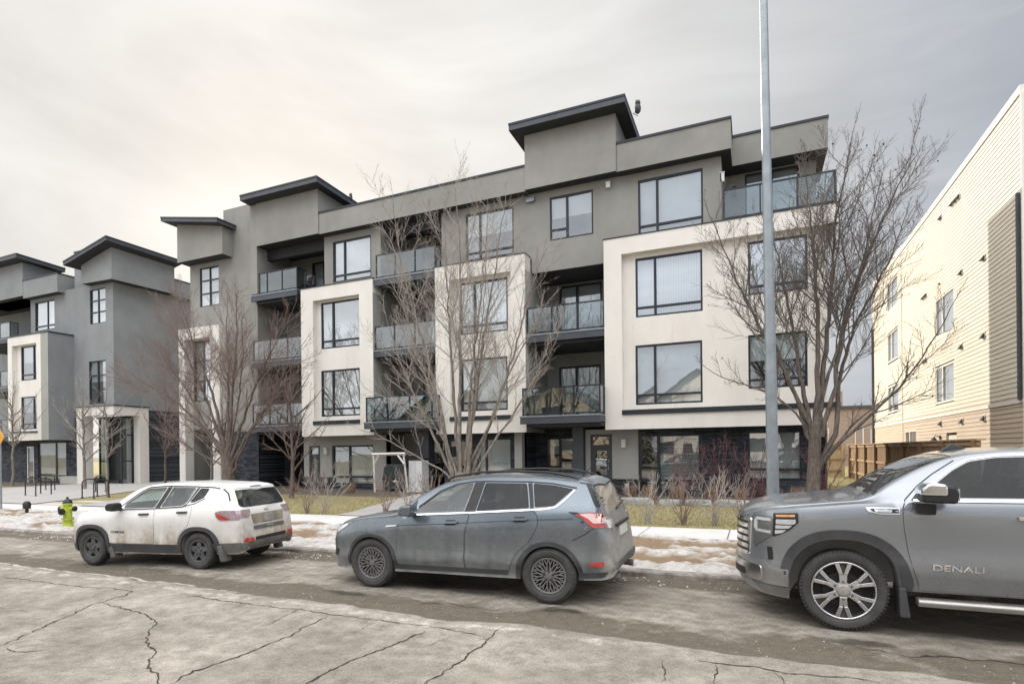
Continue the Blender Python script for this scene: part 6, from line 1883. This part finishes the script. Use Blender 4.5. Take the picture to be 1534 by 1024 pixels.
J_.both('window_trim', stroke([(1.50,1.105),(1.66,1.118),(2.44,1.148),(3.12,1.192),(3.40,1.25),(3.60,1.35)], .02), M['rubber'], off=.006)
dF = [(1.50,1.092),(1.36,1.02),(1.33,.80),(1.33,.46),(2.46,.46),(2.465,.8),(2.475,1.125)]
dR = [(2.495,1.125),(2.485,.8),(2.48,.46),(3.02,.46),(3.05,.60),(3.12,.72),(3.28,.82),(3.36,1.0),(3.38,1.20),(3.14,1.172)]
for d in (dF, dR):
    big = fillet(d, .05); cx = sum(p[0] for p in big)/len(big); cz = sum(p[1] for p in big)/len(big)
    J_.both('door_gap', [(cx+(a-cx)*1.010, cz+(b-cz)*1.014) for a, b in big], M['plastic_dirty'], off=.001, thick=.004)
    J_.both('door', big, paintJ, off=.006, thick=.010)
for x, z in ((2.23,1.035),(3.17,1.085)):
    J_.both('door_handle', fillet([(x-.12,z-.018),(x+.12,z-.008),(x+.12,z+.024),(x-.12,z+.014)], .014), M['rubber'], off=.038, thick=.03)
arch_ring(J_, .89, .402, .475, RAD(-12), RAD(186), M['plastic'], .35, .022, .80, .98)
arch_ring(J_, 3.526, .402, .475, RAD(-8), RAD(188), M['plastic'], .35, .022, .80, .98)
J_.both('sill_cladding', fillet([(1.33,.28),(3.06,.29),(3.05,.455),(1.35,.445)], .03), M['plastic'], off=.018, thick=.03)
for sd in (-1, 1):
    for x0 in (1.30, 3.97):
        m = MB(); m.prism([(x0,.46),(x0+.10,.46),(x0+.19,.17),(x0+.08,.16)], 'y', *sorted((sd*.70, sd*.90))); m.build('mud_flap', M['plastic_dirty'], J_.root, local=True, bevel=.01)
    tl = J_.panel('tail_light', fillet([(3.92,1.095),(4.0,1.125),(4.26,1.13),(4.33,1.11),(4.33,.955),(4.02,.94),(3.95,1.0)], .025), M['lamp_smoke'], sd=sd, off=.016, thick=.03)
    J_.panel('red_lens', fillet([(3.945,1.08),(4.10,1.02),(4.20,.965),(4.03,.955),(3.965,1.01)], .02), M['lamp_red'], sd=sd, off=.020, thick=.012, parent=tl)
    J_.panel('tail_light_inner', fillet([(sd*.48,1.13),(sd*.80,1.13),(sd*.80,.985),(sd*.56,.985),(sd*.50,1.06)], .025), M['lamp_smoke'], view='rear', off=.012, thick=.03, parent=tl)
    J_.panel('reflector', fillet([(sd*.55,.60),(sd*.74,.60),(sd*.76,.53),(sd*.50,.52)], .02), M['lamp_red'], view='rear', off=.02, thick=.03)
    J_.panel('headlight', fillet([(.12,.86),(.40,.95),(.46,.98),(.36,.86),(.14,.80)], .02), M['lamp_clear'], sd=sd, off=.010)
    J_.panel('front_bumper_trim', fillet([(.08,.32),(.40,.30),(.42,.40),(.06,.44)], .02), M['plastic'], sd=sd, off=.012)
    J_.panel('rear_bumper_cladding', fillet([(3.99,.31),(4.33,.33),(4.36,.52),(3.94,.50)], .02), M['plastic_dirty'], sd=sd, off=.016)
J_.panel('rear_bumper_cladding', fillet([(-.75,.335),(.75,.335),(.78,.51),(-.78,.51)], .03), M['plastic_dirty'], view='rear', off=.016)
J_.panel('rear_bumper_slot', fillet([(-.48,.525),(.48,.525),(.46,.59),(-.46,.59)], .015), M['rubber'], view='rear', off=.012)
J_.panel('tailgate_recess', fillet([(-.46,.84),(.46,.84),(.50,1.03),(-.50,1.03)], .03), M['mud'], view='rear', off=.006)
J_.panel('licence_plate', [(-.155,.86),(.155,.86),(.155,1.01),(-.155,1.01)], M['plate_dirty'], view='rear', off=.016, thick=.012)
J_.panel('tailgate_handle', fillet([(-.46,.735),(.46,.735),(.47,.80),(-.47,.80)], .02), M['plastic_dirty'], view='rear', off=.02, thick=.03)
J_.panel('tailgate_handle', fillet([(-.10,.76),(.10,.76),(.10,.785),(-.10,.785)], .008), M['plate_dirty'], view='rear', off=.026, thick=.01)
J_.both('tailgate_seam', stroke([(4.10,1.16),(4.17,1.14),(4.18,.90),(4.16,.62)], .010), M['plastic_dirty'], off=.002, thick=.004) if False else None
m = MB(); m.tube([(4.425, .02, 1.185), (4.385, .40, 1.235)], .013, 6); m.build('rear_wiper', M['rubber'], J_.root, local=True)
J_.panel('spoiler', fillet([(3.85,-.66),(4.10,-.62),(4.14,0),(4.10,.62),(3.85,.66)], .03), paintJ, view='top', off=.020, thick=.035)
J_.panel('brake_light', fillet([(-.17,1.545),(.17,1.545),(.17,1.57),(-.17,1.57)], .006), M['lamp_smoke'], view='rear', off=.03, thick=.02)
J_.panel('grille', fillet([(-.52,.74),(.52,.74),(.54,.86),(-.54,.86)], .03), M['rubber'], view='front', off=.012)
mirror_house(J_, 1.52, 1.11, .92, .21, .155, .21, M['rubber'])
for sd in (-.36, .36): J_.seat(2.15, sd, .66)
J_.seat(3.02, 0, .68, 1.25, .55)
J_.steering(1.93, -.36, 1.06)
text_mesh('door_lettering', 'COMPASS', .062, M['rubber'], J_.root, lambda a, b, c: (1.40+a, J_.cast((1.40+a, -3, .655+b), (0, 1, 0)).y-.008-c, .655+b), 1.25, .002, .001)
text_mesh('tailgate_lettering', 'Jeep', .075, M['chrome'], J_.root, lambda a, b, c: (J_.cast((9, -.085+a, 1.075+b), (-1, 0, 0)).x+.012+c, -.085+a, 1.075+b), 1.1, .002, .001)
J_.wheels(.348, .225, .222, rim_five_hole, .125)

# ================= silver pickup truck (right)
_sT = mono([(0,.955),(.12,.972),(.26,.994),(.31,.994),(.40,.980),(.55,.985),(.78,.998),(.86,.998),(.92,.990),(1.0,.962)])
sideT = lambda t, x: _sT(t)
specT = dict(L=5.80, x0=-.08, W=2.06, wheels=(.97, 4.71), arch_r=.515, arch_z=.455, arch_sq=.86, arch_h=1.0, crown=.075, side=sideT, cabin=(1.35, 3.80, .95),
  curves=dict(
    zt=[(-.08,.66),(-.078,.90),(-.07,1.08),(-.045,1.15),(.03,1.222),(.15,1.275),(.4,1.32),(.8,1.365),(1.1,1.395),(1.2,1.43),(1.45,1.60),(1.7,1.745),(1.95,1.85),(2.2,1.905),(2.6,1.935),(3.3,1.93),(3.75,1.89),(3.9,1.84),(3.97,1.60),(4.02,1.42),(4.1,1.40),(5.7,1.38),(5.77,1.33),(5.80,.75)],
    zb=[(-.08,.40),(0,.33),(.2,.28),(.47,.275),(.56,.42),(1.5,.46),(4,.48),(5.5,.50),(5.80,.55)],
    zs=[(-.08,.60),(-.065,1.0),(-.03,1.10),(.02,1.15),(.15,1.215),(.4,1.265),(.8,1.315),(1.2,1.355),(1.6,1.375),(2.5,1.395),(4,1.385),(5.7,1.35),(5.80,.70)],
    w=[(-.08,.20),(-.065,.29),(-.035,.40),(0,.49),(.06,.61),(.12,.71),(.2,.81),(.3,.90),(.42,.965),(.6,1.01),(.85,1.03),(1.5,1.03),(5.3,1.03),(5.7,1.0),(5.80,.96)],
    wt=[(-.08,.15),(-.035,.34),(0,.43),(.1,.61),(.25,.77),(.42,.86),(.7,.90),(1.1,.90),(1.3,.86),(1.6,.80),(2.0,.755),(2.6,.735),(3.8,.735),(3.95,.80),(4.05,.96),(5.8,.95)]),
  side_windows=[fillet([(1.70,1.425),(1.80,1.545),(1.98,1.70),(2.12,1.785),(2.35,1.825),(2.74,1.835),(2.74,1.435)], .035), fillet([(2.86,1.435),(2.86,1.835),(3.45,1.815),(3.62,1.765),(3.62,1.445)], .035)],
  ws=[(1.24,-.76),(1.24,.76),(2.0,.665),(2.0,-.665)], ws_z=1.3,
  rw=[(-.62,1.80),(.62,1.80),(.66,1.46),(-.66,1.46)], rw_x=3.6)
T_ = Car(specT, 'pickup_truck', 'silver full size pickup truck with a chrome grille cut off by the right edge', (-.11, 7.86, .012), RAD(.4), 1.0)
paintT = car_paint('dusty_silver_paint', (.275,.295,.322), (.28,.26,.235), .35, .95, .45, .68, .23, (5, 5, .9), .04)
T_.make_body(paintT)
for poly in specT['side_windows']:
    T_.both('side_window', poly, M['cglass_dark'], off=-.006, thick=0)
T_.panel('windshield', specT['ws'], M['cglass'], view='top', off=-.004, thick=0)
T_.panel('rear_window', specT['rw'], M['cglass_dark'], view='rear', off=-.004, thick=0)
T_.both('window_surround', [(2.745,1.43),(2.745,1.845),(2.855,1.845),(2.855,1.43)], M['rubber'], off=.004)
T_.both('window_surround', fillet([(1.58,1.395),(1.70,1.405),(1.69,1.43),(1.80,1.56),(1.78,1.565),(1.64,1.47)], .01), M['rubber'], off=.004)
T_.both('chrome_strip', stroke([(1.64,1.47),(1.79,1.575),(1.97,1.725),(2.11,1.812),(2.36,1.853),(2.80,1.862),(3.45,1.842),(3.66,1.785),(3.66,1.42),(2.8,1.408),(1.60,1.398)], .020), M['chrome'], off=.010, res=.05)
T_.both('roof_seam', stroke([(1.26,1.435),(1.52,1.645),(1.74,1.80),(1.98,1.905),(2.3,1.925)], .016), M['rubber'], off=.003, thick=.006)
dF = [(1.56,1.372),(1.50,1.28),(1.51,1.12),(1.55,.85),(1.61,.62),(1.645,.505),(2.78,.525),(2.79,1.385)]
dR = [(2.81,1.385),(2.80,.525),(3.60,.53),(3.72,.70),(3.88,.95),(3.88,1.36)]
for d in (dF, dR):
    big = fillet(d, .05); cx = sum(p[0] for p in big)/len(big); cz = sum(p[1] for p in big)/len(big)
    T_.both('door_gap', [(cx+(a-cx)*1.012, cz+(b-cz)*1.014) for a, b in big], M['rubber'], off=.001, thick=.004)
    T_.both('door', big, paintT, off=.006, thick=.010)
T_.both('door_seam', stroke([(1.50,1.30),(1.53,1.40),(1.66,1.54),(1.80,1.66),(2.0,1.80)], .010), M['rubber'], off=.003, thick=.006)
for x in (2.55, 3.70):
    T_.both('door_handle', fillet([(x-.13,1.232),(x+.13,1.236),(x+.13,1.272),(x-.13,1.266)], .015), M['chrome'], off=.042, thick=.03)
T_.both('rocker_panel', fillet([(1.62,.435),(3.9,.45),(3.9,.505),(1.65,.49)], .015), paintT, off=.010)
for sd in (-1, 1):
    m = MB(); m.prism(fillet([(sd*.90,.335),(sd*1.045,.325),(sd*1.06,.38),(sd*1.03,.405),(sd*.90,.40)], .02), 'x', 1.62, 3.95)
    m.build('running_board', plain('brushed_step', (.42,.41,.395), .42, .8, .12, 6), T_.root, local=True, bevel=.01)
arch_ring(T_, .97, .520, .615, RAD(2), RAD(176), M['plastic'], .455, .020, .86, 1.0)
arch_ring(T_, 4.71, .520, .615, RAD(2), RAD(176), M['plastic'], .455, .020, .86, 1.0)
for sd in (-1, 1):
    T_.panel('arch_trim', [(1.485,.47),(1.582,.47),(1.592,.34),(1.50,.33)], M['plastic'], sd=sd, off=.02, thick=.05)
    m = MB(); m.prism([(1.46,.50),(1.52,.50),(1.56,.20),(1.47,.20)], 'y', *sorted((sd*.74, sd*1.03))); m.build('mud_flap', M['plastic'], T_.root, local=True, bevel=.01)
    # lamps
    hl = T_.panel('headlight', fillet([(.30,1.215),(.545,1.235),(.545,1.13),(.46,1.04),(.29,.945)], .018), M['rubber'], sd=sd, off=.010, thick=.03)
    T_.panel('turn_signal', fillet([(.325,1.20),(.515,1.215),(.515,1.190),(.325,1.178)], .01), M['lamp_amber'], sd=sd, off=.016, thick=.012, parent=hl)
    T_.panel('lamp_lens', fillet([(.325,1.150),(.520,1.163),(.520,1.125),(.500,1.105),(.325,1.098)], .01), M['lamp_clear'], sd=sd, off=.016, thick=.012, parent=hl)
    T_.panel('lamp_lens', fillet([(.320,1.085),(.485,1.093),(.450,1.058),(.320,1.045)], .01), M['lamp_clear'], sd=sd, off=.016, thick=.012, parent=hl)
    T_.panel('lamp_lens', fillet([(.315,1.030),(.430,1.040),(.385,1.005),(.315,.985)], .008), M['lamp_clear'], sd=sd, off=.016, thick=.012, parent=hl)
    T_.panel('lamp_bezel', fillet([(sd*.665,1.175),(sd*.90,1.18),(sd*.90,.97),(sd*.80,.88),(sd*.69,.81)], .03), plain('smoked_bezel', (.20,.21,.21), .25, .6), view='front', off=.014, thick=.03)
    T_.panel('daytime_light', stroke([(sd*.885,1.14),(sd*.75,1.14),(sd*.735,1.12),(sd*.735,1.03),(sd*.75,1.005),(sd*.885,1.0)], .032), M['lamp_clear'], view='front', off=.026, thick=.02)
    T_.panel('bumper_vent', fillet([(.235,.83),(.285,.83),(.295,.69),(.245,.68)], .01), M['rubber'], sd=sd, off=.006, thick=.01)
    T_.panel('bumper_end', fillet([(.0,.615),(.19,.665),(.26,.60),(.445,.605),(.440,.41),(.02,.40)], .015), plain('bumper_silver', (.36,.36,.36), .35, .7, .15, 5), sd=sd, off=.022, thick=.04)
    T_.panel('bumper_valance', fillet([(.06,.395),(.438,.40),(.435,.295),(.20,.305)], .02), M['plastic_dirty'], sd=sd, off=.016, thick=.04)
    # fender badge
    fb = T_.panel('fender_badge', fillet([(1.17,1.318),(1.475,1.322),(1.475,1.252),(1.29,1.250),(1.20,1.275)], .012), M['chrome'], sd=sd, off=.014, thick=.012)
    T_.panel('badge_slot', fillet([(1.205,1.306),(1.463,1.310),(1.463,1.266),(1.29,1.264),(1.23,1.282)], .01), M['rubber'], sd=sd, off=.016, thick=.006, parent=fb)
    T_.panel('badge_bar', fillet([(1.245,1.300),(1.405,1.302),(1.405,1.274),(1.265,1.272)], .01), M['chrome'], sd=sd, off=.021, thick=.008, parent=fb)
# grille
gr = T_.panel('grille', fillet([(-.60,.68),(.60,.68),(.655,1.13),(-.655,1.13)], .05), M['chrome'], view='front', off=.015, thick=.03)
for k in range(5):
    z = .728+k*.082
    for a0, a1 in ((-.595,-.32), (-.29,-.02), (.02,.29), (.32,.595)):
        T_.panel('grille_slot', fillet([(a0,z),(a1,z),(a1,z+.030),(a0,z+.030)], .012), M['rubber'], view='front', off=.018, thick=.006, parent=gr)
T_.panel('bumper_bar', fillet([(-.80,.42),(.80,.42),(.80,.60),(-.80,.60)], .04), plain('chrome_bumper', (.62,.62,.63), .2, .95, .1, 5), view='front', off=.03, thick=.05)
T_.panel('lower_intake', fillet([(-.55,.44),(.55,.44),(.55,.52),(-.55,.52)], .03), M['rubber'], view='front', off=.034, thick=.01)
for sd in (-1, 1):
    # big door mirror: chrome cap over a black housing
    m = MB(); q = fillet([(1.60,1.40),(1.88,1.395),(1.895,1.50),(1.86,1.565),(1.66,1.57),(1.60,1.50)], .03, 3)
    m.prism(q, 'y', *sorted((sd*1.10, sd*1.33))); mo = m.build('mirror', M['rubber'], T_.root, local=True, bevel=.03)
    m = MB(); q = fillet([(1.585,1.475),(1.80,1.47),(1.80,1.555),(1.78,1.585),(1.65,1.59),(1.585,1.53)], .025, 3)
    m.prism(q, 'y', *sorted((sd*1.085, sd*1.345))); m.build('mirror_cap', M['chrome'], mo, local=True, bevel=.03)
    m = MB(); m.prism(fillet([(1.58,1.385),(1.76,1.375),(1.76,1.265),(1.62,1.27)], .02), 'y', *sorted((sd*1.0, sd*1.12))); m.build('mirror_arm', M['rubber'], mo, local=True, bevel=.02)
    m = MB(); m.box(1.882, 1.90, *sorted((sd*1.13, sd*1.30)), 1.42, 1.54); m.build('mirror_glass', M['chrome'], mo, local=True)
text_mesh('door_lettering', 'DENALI', .088, M['chrome'], T_.root, lambda a, b, c: (1.74+a, T_.cast((1.74+a, -3, .700+b), (0, 1, 0)).y-.010-c, .700+b), 1.42, .003, .001)
m = MB(); m.prism([(2.06,1.885),(2.32,1.915),(2.26,1.95),(2.20,1.972),(2.18,1.972)], 'y', -.022, .022); m.build('roof_antenna', M['plastic'], T_.root, local=True, bevel=.008)
T_.both('hood_seam', stroke([(.02,1.16),(.30,1.235),(.42,1.29)], .008), M['rubber'], off=.002, thick=.004) if False else None
m = MB(); m.tube([(1.30,-.62,1.47),(1.55,-.10,1.66)], .012, 6); m.tube([(1.28,.0,1.46),(1.55,.52,1.655)], .012, 6); m.build('wiper', M['rubber'], T_.root, local=True)
for sd in (-.42, .42): T_.seat(2.42, sd, .92, .55, .66)
T_.seat(3.30, 0, .95, 1.4, .6)
T_.steering(2.05, -.42, 1.36)
T_.wheels(.420, .285, .308, rim_six_spoke, .165)
# ------------------------------------------------------------------ invented houses and trees across the street, unseen, added for the glass to reflect
def house(label, x, y, w, d, h, ridge, wall, roofm):
    t = thing('house', label, 'house', (x, y, .2), 0)
    m = MB(); m.box(-w/2, w/2, -d, 0, 0, h)
    m.prism([(-w/2, h+.001), (w/2, h+.001), (0, ridge)], 'y', -d, -.001); m.build('wall', wall, t, local=True)
    r = MB()
    for s_ in (-1, 1):
        r.add([(s_*(w/2+.4), .5, h-.22), (0, .5, ridge+.12), (0, -d-.4, ridge+.12), (s_*(w/2+.4), -d-.4, h-.22), (s_*(w/2+.4), .5, h-.40), (0, .5, ridge-.06), (0, -d-.4, ridge-.06), (s_*(w/2+.4), -d-.4, h-.40)],
              [(0,1,2,3), (7,6,5,4), (0,4,5,1), (3,2,6,7), (0,3,7,4), (1,5,6,2)])
    r.build('roof', roofm, t, local=True)
    for (a, b, c, e) in ((-w*.36, -w*.12, 1.0, 2.3), (w*.14, w*.38, 1.0, 2.3), (-w*.12, w*.12, h-.2, h+1.0)):
        f = MB(); f.box(a-.08, b+.08, .002, .05, c-.08, e+.08); fo = f.build('window', M['white'], t, local=True)
        g = MB(); g.box(a, b, .051, .056, c, e); g.build('pane', M['room_dark'], fo, local=True)
    dm = MB(); dm.box(-.5, .45, .002, .05, 0, 2.1); dm.build('door', M['door'], t, local=True)
house('cream gabled house added across the street opposite the grey building', -6, -20, 12, 10, 5.8, 10.0, M['beige'], M['fascia'])
house('white gabled house added across the street opposite the pickup', 7.5, -19, 12, 10, 5.8, 9.6, M['white'], M['plastic'])
house('tan gabled house added across the street opposite the white SUV', -20, -19, 11, 10, 5.6, 9.4, M['siding_tan'], M['fascia'])
house('grey gabled house added across the street at the far left', -34, -18, 11, 10, 5.6, 9.2, M['stucco_light'], M['plastic'])
young(90, (-12.8, -16), 'bare tree added across the street between the cream and tan houses', 15, 5.2, .25, nl=16)
young(91, (.8, -15), 'bare tree added across the street between the cream and white houses', 14, 5.0, .25, nl=16)
young(92, (-27, -15.5), 'bare tree added across the street in front of the grey house', 14, 5.0, .25, nl=16)
def spruce(label, x, y, H, R, seed):
    rr = random.Random(seed); t = thing('spruce_tree', label, 'tree', (x, y, .2))
    m = MB(); m.tube([(0,0,0), (0,0,H)], [.2, .03], 8); m.build('trunk', M['bark_dark'], t, local=True)
    m = MB()
    for k in range(1500):
        f = rr.random()**1.3; z = .8+(H-.8)*f; rad = R*(1-f)*rr.uniform(.35, 1.0)+.05; a = rr.random()*6.28
        p = Vector((math.cos(a)*rad, math.sin(a)*rad, z-rad*.25)); s_ = .35*(1-.5*f)
        u = Vector((math.cos(a), math.sin(a), -.35))*s_; v = Vector((-math.sin(a), math.cos(a), 0))*s_*.45
        m.add([p-u*.6-v, p-u*.6+v, p+u], [(0,1,2)])
    m.build('crown', plain('spruce_needles', (.035, .055, .035), .9, 0, .35, 2), t, local=True)
spruce('dark spruce added across the street left of the white house', 14.5, -17, 14, 3.0, 3)
spruce('dark spruce added across the street beside the tan house', -13.8, -20, 16, 3.4, 4)
# ------------------------------------------------------------------ sky, sun, camera
SUN_AZ = 45.0   # degrees to the left of +Y
SUN_EL = 23.5
wd = bpy.data.worlds.new('World'); sc.world = wd; wd.use_nodes = True
nt = wd.node_tree; nt.nodes.clear()
def N(typ, **kw):
    nd = nt.nodes.new(typ)
    for k, v in kw.items():
        if k[0] == '_': setattr(nd, k[1:], v)
        else: nd.inputs[k.replace('_', ' ')].default_value = v
    return nd
def LK(a, b): nt.links.new(a, b)
def MA(op, a, b=0.0):
    m = N('ShaderNodeMath', _operation=op)
    for s_, v in ((m.inputs[0], a), (m.inputs[1], b)):
        if isinstance(v, (int, float)): s_.default_value = v
        else: LK(v, s_)
    return m.outputs[0]
def MX(f, a, b, mode='MIX'):
    m = N('ShaderNodeMix', _data_type='RGBA', _blend_type=mode)
    for s_, v in ((m.inputs[0], f), (m.inputs[6], a), (m.inputs[7], b)):
        if isinstance(v, (int, float)): s_.default_value = v
        elif isinstance(v, (tuple, list)): s_.default_value = (v[0], v[1], v[2], 1)
        else: LK(v, s_)
    return m.outputs[2]
def RP(f, stops):
    r = N('ShaderNodeValToRGB'); cr = r.color_ramp
    while len(cr.elements) < len(stops): cr.elements.new(.5)
    for e, (p, c) in zip(cr.elements, stops):
        e.position = p; e.color = (c, c, c, 1) if isinstance(c, (int, float)) else (*c, 1)
    LK(f, r.inputs['Fac']); return r.outputs['Color']
sky = N('ShaderNodeTexSky', _sky_type='NISHITA', _sun_disc=False, _sun_elevation=RAD(SUN_EL), _sun_rotation=RAD(-SUN_AZ), _air_density=1.2, _dust_density=2.0)
tc = N('ShaderNodeTexCoord'); gen = tc.outputs['Generated']
sx = N('ShaderNodeSeparateXYZ'); LK(gen, sx.inputs[0])
# direction towards the sun on the ground plane
sv = (-math.sin(RAD(SUN_AZ))*math.cos(RAD(SUN_EL)), math.cos(RAD(SUN_AZ))*math.cos(RAD(SUN_EL)), math.sin(RAD(SUN_EL)))
dt = N('ShaderNodeVectorMath', _operation='DOT_PRODUCT'); LK(gen, dt.inputs[0]); dt.inputs[1].default_value = sv
ang = dt.outputs['Value']
# high haze: warm cream around the sun, blue grey away from it
haze = RP(MA('ADD', MA('MULTIPLY', ang, .5), .5), [(0.0, (.62,.64,.68)), (.50, (.28,.335,.46)), (.66, (.36,.41,.53)), (.78, (.53,.56,.61)), (.88, (.70,.70,.70)), (.95, (.83,.815,.79)), (1.0, (.97,.935,.885))])
mp = N('ShaderNodeMapping'); mp.inputs['Scale'].default_value = (1.0, 1.0, 3.2); LK(gen, mp.inputs['Vector'])
nz = N('ShaderNodeTexNoise', Scale=1.7, Detail=7.0, Roughness=.55, Distortion=.6); LK(mp.outputs[0], nz.inputs['Vector'])
cl = RP(nz.outputs['Fac'], [(.30, .80), (.52, 1.0), (.75, 1.18)])
haze = MX(1.0, haze, cl, 'MULTIPLY')
# faint brighter streaks
mp2 = N('ShaderNodeMapping'); mp2.inputs['Scale'].default_value = (1.2, 3.0, 9.0); mp2.inputs['Rotation'].default_value = (0.2, .25, .6); LK(gen, mp2.inputs['Vector'])
n2 = N('ShaderNodeTexNoise', Scale=2.2, Detail=6.0, Roughness=.6); LK(mp2.outputs[0], n2.inputs['Vector'])
haze = MX(MA('MULTIPLY', RP(n2.outputs['Fac'], [(.5, 0.0), (.72, 1.0)]), .22), haze, (.86,.84,.81))
# thick bright overcast overhead and behind the viewer (it lights the shaded street side)
back = RP(MA('ADD', MA('MULTIPLY', sx.outputs['Y'], -.5), .5), [(.38, 0.0), (.60, 1.0)])
leftb = RP(MA('ADD', MA('MULTIPLY', sx.outputs['X'], -.5), .5), [(.48, 0.0), (.85, 1.0)])
haze = MX(back, haze, MX(1.0, MX(leftb, (.92,.98,1.08), (1.45,1.47,1.48)), RP(nz.outputs['Fac'], [(.34, .55), (.50, 1.0), (.66, 1.45)]), 'MULTIPLY'))
top = RP(MA('ADD', sx.outputs['Z'], MA('MULTIPLY', back, .24)), [(.68, 0.0), (.95, 1.0)])
haze = MX(top, haze, MX(1.0, (3.7,3.7,3.7), cl, 'MULTIPLY'))
# below the horizon
low = RP(sx.outputs['Z'], [(.0, 0.0), (.02, 1.0)])
bg1 = N('ShaderNodeBackground', Strength=.07); LK(sky.outputs[0], bg1.inputs['Color'])
bg2 = N('ShaderNodeBackground', Strength=1.0); LK(haze, bg2.inputs['Color'])
mxs = N('ShaderNodeMixShader'); mxs.inputs[0].default_value = .93
LK(bg1.outputs[0], mxs.inputs[1]); LK(bg2.outputs[0], mxs.inputs[2])
wo = N('ShaderNodeOutputWorld'); LK(mxs.outputs[0], wo.inputs['Surface'])

sun = bpy.data.lights.new('sun', 'SUN'); sun.energy = 4.4; sun.angle = RAD(.6); sun.color = (1.0, .90, .76)
so = link(bpy.data.objects.new('sun', sun))
so.rotation_euler = Vector((-sv[0], -sv[1], -sv[2])).to_track_quat('-Z', 'Y').to_euler()

cam = bpy.data.cameras.new('camera'); cam.sensor_width = 36; cam.lens = 36*840/1534
cam.shift_y = (676-512)/1534; cam.clip_end = 2000; cam.clip_start = .05
co = link(bpy.data.objects.new('camera', cam)); co.location = (0, 0, 1.95)
co.rotation_euler = (Matrix.Rotation(RAD(23.3), 4, 'Z') @ Matrix.Rotation(RAD(90), 4, 'X') @ Matrix.Rotation(RAD(-.6), 4, 'Z')).to_euler()
sc.camera = co
sc.view_settings.view_transform = 'Standard'; sc.view_settings.look = 'None'; sc.view_settings.exposure = 0; sc.view_settings.gamma = 1
sc.cycles.max_bounces = 8; sc.cycles.transparent_max_bounces = 16; sc.cycles.glossy_bounces = 4; sc.cycles.diffuse_bounces = 4
sc.cycles.sample_clamp_indirect = 6; sc.cycles.caustics_reflective = False; sc.cycles.caustics_refractive = False
sc.cycles.use_denoising = True
